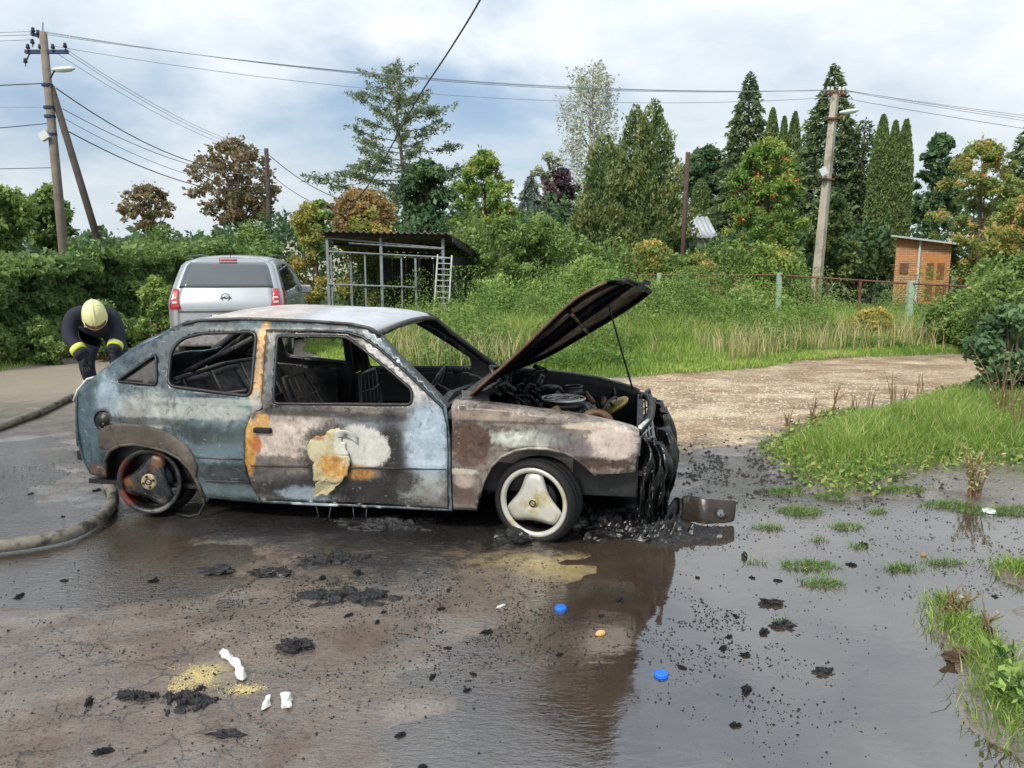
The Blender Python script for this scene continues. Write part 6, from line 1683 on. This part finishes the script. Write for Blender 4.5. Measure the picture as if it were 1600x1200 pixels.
T0, T1 = Vector(D(684, 398, 19.85)) - lb_, Vector(D(706, 399, 19.85)) - lb_
B0_, B1_ = Vector((float(D(676, 480, 19.3)[0]), 19.3, 0)) - lb_, Vector((float(D(699, 480, 19.3)[0]), 19.3, 0)) - lb_
M_lad = simple('ladder_metal', srgb(172, 174, 172), 0.5, 0.3, .15, 8)
for a, b in ((B0_, T0), (B1_, T1)): MB().tube([a, b], .026, 5).build('rail', M_lad, LD)
for k in range(1, 13): MB().tube([B0_.lerp(T0, k / 12.5), B1_.lerp(T1, k / 12.5)], .014, 5).build('rung', M_lad, LD)

# ================================================================== WIRE FENCE
M_post = simple('green_concrete_post', srgb(150, 172, 146), 0.85, var=.15, nscale=6)
FN = empty('wire_fence', (float(D(1218, 450, 20)[0]), 20, 0), 0, 'rusty rail and wire mesh fence with pale green posts', 'fence')
f0 = Vector(FN.location)
fp = [(760, 428, 24.5), (880, 428, 23.5), (1030, 428, 22), (1218, 428, 20), (1424, 441, 16.5), (1600, 449, 14.2), (1760, 456, 12.4)]
FPs = [Vector(D(*p)) - f0 for p in fp]
for p in FPs: 
    o = MB().box((p.x, p.y, (p.z + .03) / 2), (.12, .12, p.z + .03)).build('post', M_post, FN); bevel(o, .012)
for a, b in zip(FPs[:-1], FPs[1:]):
    MB().tube([a - Vector((0, 0, .03)), b - Vector((0, 0, .03))], .022, 5).build('rail', M_rustp, FN)
    bb, aa = b.copy(), a.copy(); aa.z = bb.z = .12
    MB().tube([aa, bb], .012, 5).build('rail', M_rustp, FN)
    for f in (.33, .66):
        m_ = a.lerp(b, f); MB().box((m_.x, m_.y, m_.z / 2), (.045, .045, m_.z)).build('iron_stake', M_rustp, FN)
    mb = MB(); n = int((b - a).length / .16)
    for k in range(-8, n):
        u0, u1 = k / n, (k + 8) / n
        for (ua, za, ub, zb) in ((u0, 0, u1, 1), (u1, 0, u0, 1)):
            if ua < 0 or ub < 0 or ua > 1 or ub > 1: continue
            p, q = a.lerp(b, ua), a.lerp(b, ub)
            p = Vector((p.x, p.y, .12 + (p.z - .16) * za)); q = Vector((q.x, q.y, .12 + (q.z - .16) * zb))
            mb.tube([p, q], .0035, 3, False)
    mb.build('wire_mesh', M_rustp, FN, normals=False)['kind'] = 'stuff'

# ================================================================== OUTBUILDINGS
def brickmat():
    mt = bpy.data.materials.new('brick_wall'); mt.use_nodes = True
    t = NT(mt.node_tree); o = t.obj()
    s_ = t.n('ShaderNodeSeparateXYZ', {0: o}, out=None)
    v = t.n('ShaderNodeCombineXYZ', {0: t.m('ADD', s_.outputs[0], s_.outputs[1]), 1: s_.outputs[2], 2: 0.0})
    b = t.n('ShaderNodeTexBrick', {'Vector': v, 'Color1': srgb(190, 124, 70), 'Color2': srgb(164, 102, 58), 'Mortar': srgb(178, 160, 136), 'Scale': 1.0, 'Mortar Size': .012, 'Brick Width': .26, 'Row Height': .08})
    c = t.mix(t.mr(t.noise(o, 3, 5), .4, .7, 0, .3), b, srgb(120, 80, 52))
    t.out(t.bsdf(Base_Color=c, Roughness=.9)); return mt
M_brick = brickmat()
M_zinc = simple('zinc_roof', srgb(176, 180, 182), 0.5, 0.3, .12, 3)
M_door = simple('wood_door', srgb(176, 118, 66), 0.6, var=.2, nscale=8)
hb_ = Vector((float(D(1436, 470, 27)[0]), 27, 0))
HU = empty('brick_hut', hb_, math.radians(-32), 'small brick hut with lean-to metal roof beyond the wire fence', 'building')
MB().box((0, .8, 1.05), (1.7, 1.6, 2.1)).build('wall', M_brick, HU)
o = MB().add([(-1.0, -.35, 2.55), (1.0, -.35, 2.25), (1.0, 1.8, 2.25), (-1.0, 1.8, 2.55)], [(0, 1, 2, 3)]).build('roof', M_zinc, HU); o.modifiers.new('t', 'SOLIDIFY').thickness = .06
o = MB().add([(-.85, -.005, 2.1), (.85, -.005, 2.1), (.85, -.005, 2.22), (-.85, -.005, 2.48)], [(0, 1, 2, 3)]).build('gable_board', M_door, HU); o.modifiers.new('t', 'SOLIDIFY').thickness = .05
dd_ = MB().box((.42, -.02, .95), (.66, .05, 1.8)).build('door', M_door, HU)
for px_ in (.26, .58):
    for z in (.55, 1.3): MB().box((px_, -.05, z), (.22, .02, .55)).build('door_panel', simple('door_panel_dark', srgb(110, 66, 36), .6), dd_)
MB().tube([(-.1, -.08, 2.35), (-.1, -.08, .1)], .04, 8).build('downpipe', M_lampm, HU)
MB().box((-.55, -.02, 1.4), (.28, .05, .36)).build('vent', M_rustp, HU)
gb = Vector((float(D(1092, 400, 33)[0]), 33, 0))
GS = empty('outbuilding', gb, math.radians(8), 'grey outbuilding with pale corrugated roof behind the thujas', 'building')
MB().box((0, .8, 1.30), (1.35, 1.6, 2.6)).build('wall', simple('grey_render', srgb(160, 162, 160), .9, var=.15), GS)
V = []; nu = 31
for j in range(2):
    for i in range(nu):
        V.append((-.78 + 1.56 * i / (nu - 1), -.2 + 1.3 * j, 2.62 + .95 * j + .03 * math.sin(i * PI / 2)))
o = MB().add(V, [(i, i + 1, nu + i + 1, nu + i) for i in range(nu - 1)]).build('roof', M_zinc, GS, True); o.modifiers.new('t', 'SOLIDIFY').thickness = .03
wb_ = Vector((float(D(505, 400, 48)[0]), 48, 0))
WH = empty('house', wb_, math.radians(20), 'white gabled house barely showing behind the young green tree', 'building')
o = MB().add([(-2.2, 0, 0), (2.2, 0, 0), (2.2, 0, 3.6), (0, 0, 5.2), (-2.2, 0, 3.6), (-2.2, 5, 0), (2.2, 5, 0), (2.2, 5, 3.6), (0, 5, 5.2), (-2.2, 5, 3.6)], [(0, 1, 2, 3, 4), (5, 9, 8, 7, 6), (0, 4, 9, 5), (1, 6, 7, 2)]).build('wall', simple('white_render', srgb(214, 208, 190), .9, var=.08), WH)
for s in (-1, 1):
    o = MB().add([(0, -.3, 5.32), (0, 5.3, 5.32), (s * 2.6, 5.3, 3.36), (s * 2.6, -.3, 3.36)], [(0, 1, 2, 3)]).build('roof', simple('roof_sheet_brown', srgb(110, 92, 78), .8), WH); o.modifiers.new('t', 'SOLIDIFY').thickness = .10
w_ = MB().box((0, -.03, 2.4), (.9, .06, 1.2)).build('window', M_white, WH); MB().box((0, -.07, 2.4), (.74, .02, 1.04)).build('pane', M_glass, w_)
# ================================================================== DEBRIS ON THE GROUND
M_coal = simple('charred_lump', srgb(22, 22, 24), 0.6, var=.5, nscale=30, bump=.8, bscale=50)
M_coalw = simple('charred_plastic', srgb(26, 24, 23), 0.32, var=.5, nscale=14, bump=.7, bscale=30)
M_rag = simple('white_rag', srgb(216, 214, 208), 0.85, var=.12, nscale=20, bump=.4, bscale=40)
M_cap = simple('blue_cap', srgb(24, 108, 214), 0.4, var=.1)
def lump_mesh(seed, sx, sy, sz, rough=.45, sub=3, freq=2.2):
    rs = np.random.default_rng(seed)
    bm = bmesh.new(); bmesh.ops.create_icosphere(bm, subdivisions=sub, radius=1.0)
    for v in bm.verts:
        n_ = fbm(np.array([v.co.x * freq + v.co.z * 1.7 + seed * 3.1]), np.array([v.co.y * freq - v.co.z * 1.3 + seed]), 4)[0]
        k = 1 + rough * 2 * (n_ - .5)
        v.co *= k
        v.co.x *= sx; v.co.y *= sy; v.co.z = max(v.co.z, -.35) * sz
    me = bpy.data.meshes.new('lump'); bm.to_mesh(me); bm.free()
    return me
def lump(name, label, px_, py_, sx, sy, sz, seed, mat=None, rz=0, cat='debris', group=None, rough=.45, sub=3, freq=2.2, smooth=False):
    g = G(px_, py_, .01); me = lump_mesh(seed, sx, sy, sz, rough, sub, freq)
    o = link(name, me, mat or M_coal, None, smooth)
    o.location = (g[0], g[1], max(0.0, H(g[0], g[1])) + sz * .3); o.rotation_euler = (0, 0, rz)
    return tag(o, label, cat, group)
lump('charred_lump', 'crumpled black lump lying before the front wheel', 800, 848, .11, .06, .065, 3, M_coalw, .2, rough=.7)
lump('charred_lump', 'flat black scrap with a curled edge below the door', 340, 890, .07, .045, .022, 4, rough=1.3, freq=4)
lump('charred_lump', 'thin flat piece of burnt trim beside the curled scrap', 422, 897, .10, .045, .014, 5, M_coalw, .1, rough=1.0, freq=4, sub=4)
lump('charred_lump', 'oblong crumbly cinder on the dry asphalt', 462, 1015, .068, .032, .028, 6, rough=1.0, freq=4, sub=4)
lump('charred_lump', 'small knobbly cinder alone in the shiny puddle', 1285, 1047, .028, .012, .016, 7, rough=1.4, freq=4)
lump('charred_lump', 'thin soot flake near the bottom of the yellow powder patch', 355, 1152, .05, .02, .010, 10, rough=1.4, freq=4)
lump('charred_lump', 'mossy black clod in the puddle below the grass islands', 1222, 975, .05, .02, .014, 11, rough=1.4, freq=4)
lump('charred_lump', 'black clods in a row under the grass islands', 1205, 940, .05, .015, .016, 12, rough=1.4, freq=4)
lump('charred_lump', 'upright little cinder near the fallen bumper piece', 1163, 868, .016, .014, .022, 13, rough=.6)
def heap(name, label, px_, py_, rx, ry, hgt, seed, mat, flakes=False, n=110):
    """low pile of burnt scraps: a ragged height field"""
    g = G(px_, py_, .01); u = np.linspace(-1, 1, n); U, Vv = np.meshgrid(u, u)
    r = np.hypot(U, Vv) + .55 * (fbm(U * 2.3 + seed * 5, Vv * 2.3 + seed, 4) - .5) * 2
    k = sst(1.0, .25, r); f1 = fbm(U * 9 + seed, Vv * 9, 4); f2 = fbm(U * 22 + 3, Vv * 22 + seed, 3)
    if flakes: k = k * sst(.46, .56, fbm(U * 6 + seed * 2, Vv * 5 - seed, 4))
    z = hgt * k * (.25 + 1.3 * np.abs(f1 - .5) * 2 + .6 * (f2 - .5)) + .012 * k - .02 * (1 - np.clip(k * 4, 0, 1))
    x, y = U * rx * 1.3, Vv * ry * 1.3
    wz = height((g[0] + x).ravel(), (g[1] + y).ravel()).reshape(x.shape)
    V = np.stack([x.ravel(), y.ravel(), (z + np.maximum(wz, 0)).ravel()], 1); i_ = np.arange(n * n).reshape(n, n)
    Qf = np.stack([i_[:-1, :-1], i_[:-1, 1:], i_[1:, 1:], i_[1:, :-1]], -1).reshape(-1, 4)
    kp = k.ravel()[Qf].max(1) > .02
    us, iv = np.unique(Qf[kp], return_inverse=True)
    o = link(name, npmesh(name, V[us], iv.reshape(-1, 4)), mat)
    o.location = (g[0], g[1], 0); return tag(o, label, 'debris')
heap('ash_heap', 'black heap of soot over the yellow powder patch', 300, 1098, .09, .07, .016, 8, M_coal, True)
heap('ash_heap', 'long black smear of soot left of the yellow powder', 212, 1092, .085, .028, .012, 9, M_coal, True)
heap('ash_heap', 'pile of ash and melted plastic below the car nose', 1020, 828, .36, .20, .07, 14, M_coalw)
heap('ash_heap', 'low ridge of ash under the front bumper', 945, 812, .30, .18, .06, 15, M_coal)
heap('ash_heap', 'burnt foam mat lying below the sill', 615, 820, .36, .11, .035, 16, M_coal, True)
heap('ash_heap', 'patch of black flakes on the asphalt below the door', 520, 878, .18, .08, .022, 17, M_coal, True)
heap('ash_heap', 'purplish black flakes trailing away from the burnt car', 545, 935, .22, .12, .018, 18, M_coal, True)
# small cinders, one by one
spots = [(152, 768), (98, 805), (48, 770), (700, 925), (560, 945), (600, 960), (480, 930), (545, 965), (590, 975), (690, 955), (505, 905), (560, 900), (760, 985), (1140, 992), (1195, 985), (1090, 900), (1175, 900), (1215, 905), (875, 1020), (1150, 960), (1165, 1020), (1130, 1010), (1065, 1040), (675, 1055), (625, 1145), (660, 1195), (700, 1010), (740, 1050), (730, 1075), (1330, 880), (1350, 850), (1555, 930), (160, 1180), (140, 1100), (100, 905), (240, 905), (30, 930), (1165, 1075), (1150, 1130), (970, 935), (940, 960)]
base_me = [lump_mesh(40 + k, 1, .7, .55, 1.5, 3, 3.5) for k in range(5)]
for me in base_me: me.materials.append(M_coal)
for k, (px_, py_) in enumerate(spots):
    g = G(px_, py_, .01); s = .010 + .016 * random.random() ** 2
    o = bpy.data.objects.new('cinder', base_me[k % 5]); C.objects.link(o)
    o.location = (g[0], g[1], max(0, H(g[0], g[1])) + s * .15); o.scale = (s * 1.3, s, s); o.rotation_euler = (0, 0, random.random() * 6)
    tag(o, 'small black cinder scattered on the wet asphalt', 'debris', 'cinders scattered around the burnt car')
# crumbs of soot: one mass
def crumbs(name, label, blobs, n, size, mat):
    P2 = []
    for (px_, py_, rx, ry, w_) in blobs:
        g = G(px_, py_); m_ = int(n * w_)
        q = rng.normal(size=(m_, 2)) * np.array([rx, ry]) + g[:2]
        cl = fbm(q[:, 0] * 9, q[:, 1] * 9, 3); P2.append(q[cl > .47])
    q = np.concatenate(P2); q = q[q[:, 1] > 1.4]
    z = np.maximum(height(q[:, 0], q[:, 1]), 0.0)
    n_ = len(q); s = size * (.4 + 1.4 * rng.random(n_) ** 2)
    tet = np.array([[1, 0, -.2], [-.5, .8, -.2], [-.5, -.8, -.2], [.1, .1, .6]])
    a = rng.random(n_) * 2 * PI; ca, sa = np.cos(a), np.sin(a)
    V = np.zeros((n_, 4, 3))
    for k in range(4):
        x, y, zz = tet[k]; x = x * (0.6 + .8 * rng.random(n_)); y = y * (0.6 + .8 * rng.random(n_))
        V[:, k] = np.stack([q[:, 0] + s * (x * ca - y * sa), q[:, 1] + s * (x * sa + y * ca), z + s * zz * (.5 + rng.random(n_))], 1)
    b = np.arange(n_)[:, None] * 4
    F = np.concatenate([b + np.array([0, 1, 3]), b + np.array([1, 2, 3]), b + np.array([2, 0, 3])])
    tag(link(name, npmesh(name, V.reshape(-1, 3), F), mat), label, 'debris', kind='stuff')
crumbs('soot_crumbs', 'black soot crumbs spread over the asphalt around the car', [(540, 930, .35, .22, .22), (520, 880, .25, .08, .1), (950, 840, .5, .12, .14), (1130, 980, .22, .18, .10), (600, 830, .7, .10, .12), (1150, 1090, .2, .2, .05), (720, 1000, .25, .2, .08), (400, 1080, .35, .2, .08), (150, 740, .5, .35, .08), (1150, 770, .5, .4, .1), (150, 1000, .8, .4, .08), (1330, 780, .6, .25, .08), (900, 940, .35, .2, .1), (700, 900, .6, .25, .12), (300, 960, .7, .3, .12), (1000, 1000, .4, .3, .1)], 15000, .0055, M_coal)
crumbs('mud_clods', 'dark mud clods along the far side of the puddle', [(1190, 735, .7, .35, .5), (1120, 720, .4, .3, .3), (1300, 765, .4, .2, .2)], 2600, .016, simple('dark_mud', srgb(46, 42, 38), .7, var=.3))
crumbs('gravel_stones', 'loose pale stones on the gravel track', [(1100, 650, 1.1, .55, .4), (1300, 620, 1.3, .5, .3), (1150, 610, 1.3, .6, .3)], 7000, .013, simple('pale_stone', srgb(196, 184, 162), .9, var=.2))
crumbs('yellow_crumbs', 'yellow powder crumbs around the soot heap', [(320, 1062, .07, .05, .6), (385, 1085, .035, .02, .25), (280, 1080, .04, .02, .15)], 5000, .0022, simple('yellow_powder', srgb(200, 182, 122), .9, var=.15))
crumbs('grey_gravel', 'dark grit on the muddy strip by the puddle', [(1520, 850, .5, .25, .5), (1560, 930, .3, .2, .3), (1500, 750, .6, .12, .2)], 3500, .007, simple('grit', srgb(74, 72, 70), .8, var=.3))
# bottle caps
for px_, py_, lab in ((876, 948, 'blue bottle cap on the brown asphalt below the front wheel'), (1033, 1051, 'blue bottle cap at the edge of the sky-reflecting puddle')):
    g = G(px_, py_, .012)
    o = empty('bottle_cap', (g[0], g[1], max(0, H(g[0], g[1]))), 0, lab, 'bottle cap', 'blue caps')
    o.scale = (1.2, 1.2, .8)
    V = MB(); n = 40; V2 = []
    for r, h in ((.0215, .0), (.0225, .004), (.0225, .014), (.020, .018), (.0, .019)):
        for k in range(n):
            q = r * (1 + (.035 if k % 2 and .002 < h < .016 else 0)); V2.append((q * math.cos(2 * PI * k / n), q * math.sin(2 * PI * k / n), h))
    V.add(V2, [(i * n + k, i * n + (k + 1) % n, (i + 1) * n + (k + 1) % n, (i + 1) * n + k) for i in range(4) for k in range(n)])
    V.build('shell', M_cap, o)
    MB().lathe([(.0225, .0005), (.0238, .0008), (.0238, .003), (.0225, .0032)], 30).build('ring', M_cap, o, True)
g = G(1545, 798, .01)
o = empty('plastic_lid', (g[0], g[1], max(0, H(g[0], g[1])) + .004), 0, 'white round plastic lid on the muddy strip', 'lid')
MB().lathe([(0, .010), (.036, .010), (.040, .006), (.040, -.004), (.044, -.004)], 32).build('disc', M_white, o, True)
MB().lathe([(.027, .0105), (.029, .0125), (.031, .0105)], 32).build('rim', M_white, o, True)
# crumpled white cloth pieces
def rag(name, label, pts, r, seed):
    rr = random.Random(seed); P = []
    for p in pts:
        g = G(*p, .02); P.append(Vector((g[0], g[1], max(0, H(g[0], g[1])) + r * .75)))
    sp = smooth_path(P, 7); n = 14; V = []
    for i, p in enumerate(sp):
        d = (sp[min(i + 1, len(sp) - 1)] - sp[max(i - 1, 0)]).normalized(); a = d.cross(Vector((0, 0, 1))).normalized()
        tw = rr.uniform(-.3, .3) + i * .35
        end = min(1, .35 + min(i, len(sp) - 1 - i) / 4)
        for k in range(n):
            t_ = 2 * PI * k / n; q = r * end * (1 + .30 * math.sin(3 * t_ + tw) + .07 * rr.uniform(-1, 1)) * (.85 + .2 * math.sin(i * .8 + seed))
            V.append(p + a * math.cos(t_) * q + Vector((0, 0, math.sin(t_) * q * .75)))
    mb = MB().add(V, [(i * n + k, i * n + (k + 1) % n, (i + 1) * n + (k + 1) % n, (i + 1) * n + k) for i in range(len(sp) - 1) for k in range(n)])
    mb.add([V[k] for k in range(n)], [tuple(range(n))]); mb.add([V[-n + k] for k in range(n)], [tuple(range(n))])
    tag(autosmooth(mb.build(name, M_rag), 50), label, 'cloth')
rag('white_rag', 'long twisted white rag beside the yellow powder', [(345, 1022), (352, 1024), (362, 1034), (374, 1048), (380, 1066)], .017, 1)
rag('white_rag', 'narrow crumpled white scrap of cloth beside a black cinder', [(420, 1088), (417, 1100), (410, 1110)], .013, 2)
rag('white_rag', 'stubby crumpled white scrap of cloth with ragged end', [(440, 1086), (450, 1094), (446, 1102), (455, 1106)], .017, 3)
lump('cork_chunk', 'yellowish chunk of foam on the brown asphalt', 938, 988, .024, .013, .016, 21, simple('foam_chunk', srgb(204, 164, 104), .7, var=.15), .3, 'foam', rough=.3)
lump('pale_pebble', 'small reddish pebble among the puddle grass', 1443, 865, .016, .014, .014, 22, simple('pebble', srgb(150, 118, 88), .8), 0, 'pebble', rough=.3)
lump('white_shard', 'pale shard on the asphalt left of the front wheel lump', 783, 948, .028, .006, .006, 23, M_rag, .7, 'debris', rough=.3)
lump('clod', 'brown clod with a broken edge at the puddle rim', 1505, 1030, .06, .025, .03, 24, simple('mud_clod', srgb(84, 66, 52), .8, var=.3), 0, 'debris', rough=1.3, freq=4)

# fallen bumper corner with a round lamp hole
def bumper_piece():
    g = G(1108, 815, 0); o = empty('bumper_piece', (g[0], g[1], 0), math.radians(-8), 'burnt plastic bumper corner with round hole lying beyond the car nose', 'bumper piece')
    hole = [(.06 + .022 * math.cos(a), .075 + .022 * math.sin(a)) for a in np.linspace(0, 2 * PI, 20, endpoint=False)]
    out = rounded([(-.17, .0), (.15, .01), (.165, .13), (.05, .145), (-.10, .155), (-.17, .14)], .02)
    v, f = sheet2d(out, [hole], .014)
    V = [(x, -.07 * math.sin((x + .17) / .34 * PI) + .05 * (z / .15) ** 2 + .006 * math.sin(40 * x), z + .004) for x, z in v]
    q = MB().add(V, f).build('shell', M_bump, o, True); m_ = q.modifiers.new('t', 'SOLIDIFY'); m_.thickness = .008
    MB().lathe([(.022, -.006), (.028, -.010), (.030, 0), (.024, .004)], 24, 'Y', (.06, -.058, .079)).build('lamp_ring', M_charl, o, True)
    mb = MB()
    q2 = grid('torn_flap', lambda u, v: (-.17 - .14 * u, -.02 + .05 * v + .02 * math.sin(6 * u), .012 + .13 * v * (1 - .6 * u) + .012 * math.sin(11 * u + 5 * v)), 10, 8, M_coalw, o, .008)
M_bump = simple('scorched_bumper', srgb(52, 44, 38), 0.35, var=.45, nscale=8, bump=.3, bscale=30)
bumper_piece()

# ================================================================== PLANTS AT THE RIGHT EDGE
def stem_plant(name, label, px_, py_, h_, nst, mat, leaf, nleaf, spread=.5, seed=1, cat='weed', smat='dry', group=None, aspect=.4, off=(0, 0)):
    g = G(px_, py_, .02); rr = random.Random(seed)
    o = empty(name, (g[0] + off[0], g[1] + off[1], H(g[0], g[1]) - .01), 0, label, cat, group)
    mb = MB(); P = []
    for k in range(nst):
        a = rr.uniform(0, 2 * PI); sp = spread * rr.uniform(.1, 1) * h_
        tip = Vector((math.cos(a) * sp, math.sin(a) * sp, h_ * rr.uniform(.55, 1)))
        b = Vector((rr.gauss(0, .02), rr.gauss(0, .02), 0)); m_ = b.lerp(tip, .5) + Vector((0, 0, .12 * h_))
        mb.tube([b, m_, tip], [.005 + .003 * h_, .004, .0018], 5, False)
        for q in range(nleaf):
            u = rr.uniform(.15, 1.0); p = b * (1 - u) ** 2 + m_ * 2 * u * (1 - u) + tip * u * u
            P.append((p.x + rr.gauss(0, leaf * .5), p.y + rr.gauss(0, leaf * .5), p.z + rr.gauss(0, leaf * .3)))
        if rr.random() < .5:
            u = rr.uniform(.4, .8); p = b.lerp(tip, u); e = p + Vector((rr.gauss(0, .1), rr.gauss(0, .1), rr.uniform(.05, .2))) * h_
            mb.tube([p, e], [.003, .0012], 4, False)
    me_s = mb.build('stems', LM[smat], o, True, normals=False)
    if P: foliage('leaves', np.array(P), leaf, LM[mat], o, aspect=aspect)
    return o
stem_plant('dry_weed', 'tall dry brown stalks in front of the long-leaved shrub', 1560, 668, .85, 12, 'dry', .03, 8, .5, 1)
stem_plant('dry_weed', 'pale forked dry stalk standing in the verge grass', 1578, 690, .75, 5, 'dry', .02, 3, .25, 2)
stem_plant('bushy_weed', 'bushy olive weed on the muddy strip', 1520, 772, .38, 16, 'grassd', .03, 16, .55, 3)
stem_plant('flowering_weed', 'thin flowering weed by the cracked puddle edge', 1492, 960, .16, 14, 'grassd', .018, 8, .6, 4)
stem_plant('flowering_weed', 'spindly weed with pale flower heads over the puddle edge', 1535, 1000, .18, 6, 'dry', .014, 4, .5, 5)
stem_plant('broadleaf_weed', 'glossy broad-leaved weed in the corner by the puddle', 1590, 1110, .14, 16, 'bright', .05, 7, .9, 6, smat='weed', aspect=.45)
stem_plant('broadleaf_weed', 'upright broad-leaved weed beside the brown clod', 1560, 1050, .13, 9, 'bright', .038, 6, .6, 7, smat='weed', aspect=.4)
for k, (px_, py_) in enumerate(((1230, 668), (1268, 662), (1300, 655), (1335, 648), (1360, 642), (1395, 634), (1412, 630), (1440, 622))):
    stem_plant('thistle', 'dry seeding weed along the edge of gravel track', px_, py_, .22 + .1 * (k % 3), 6, 'dry', .022, 4, .3, 20 + k, group='dry weeds along the track edge')
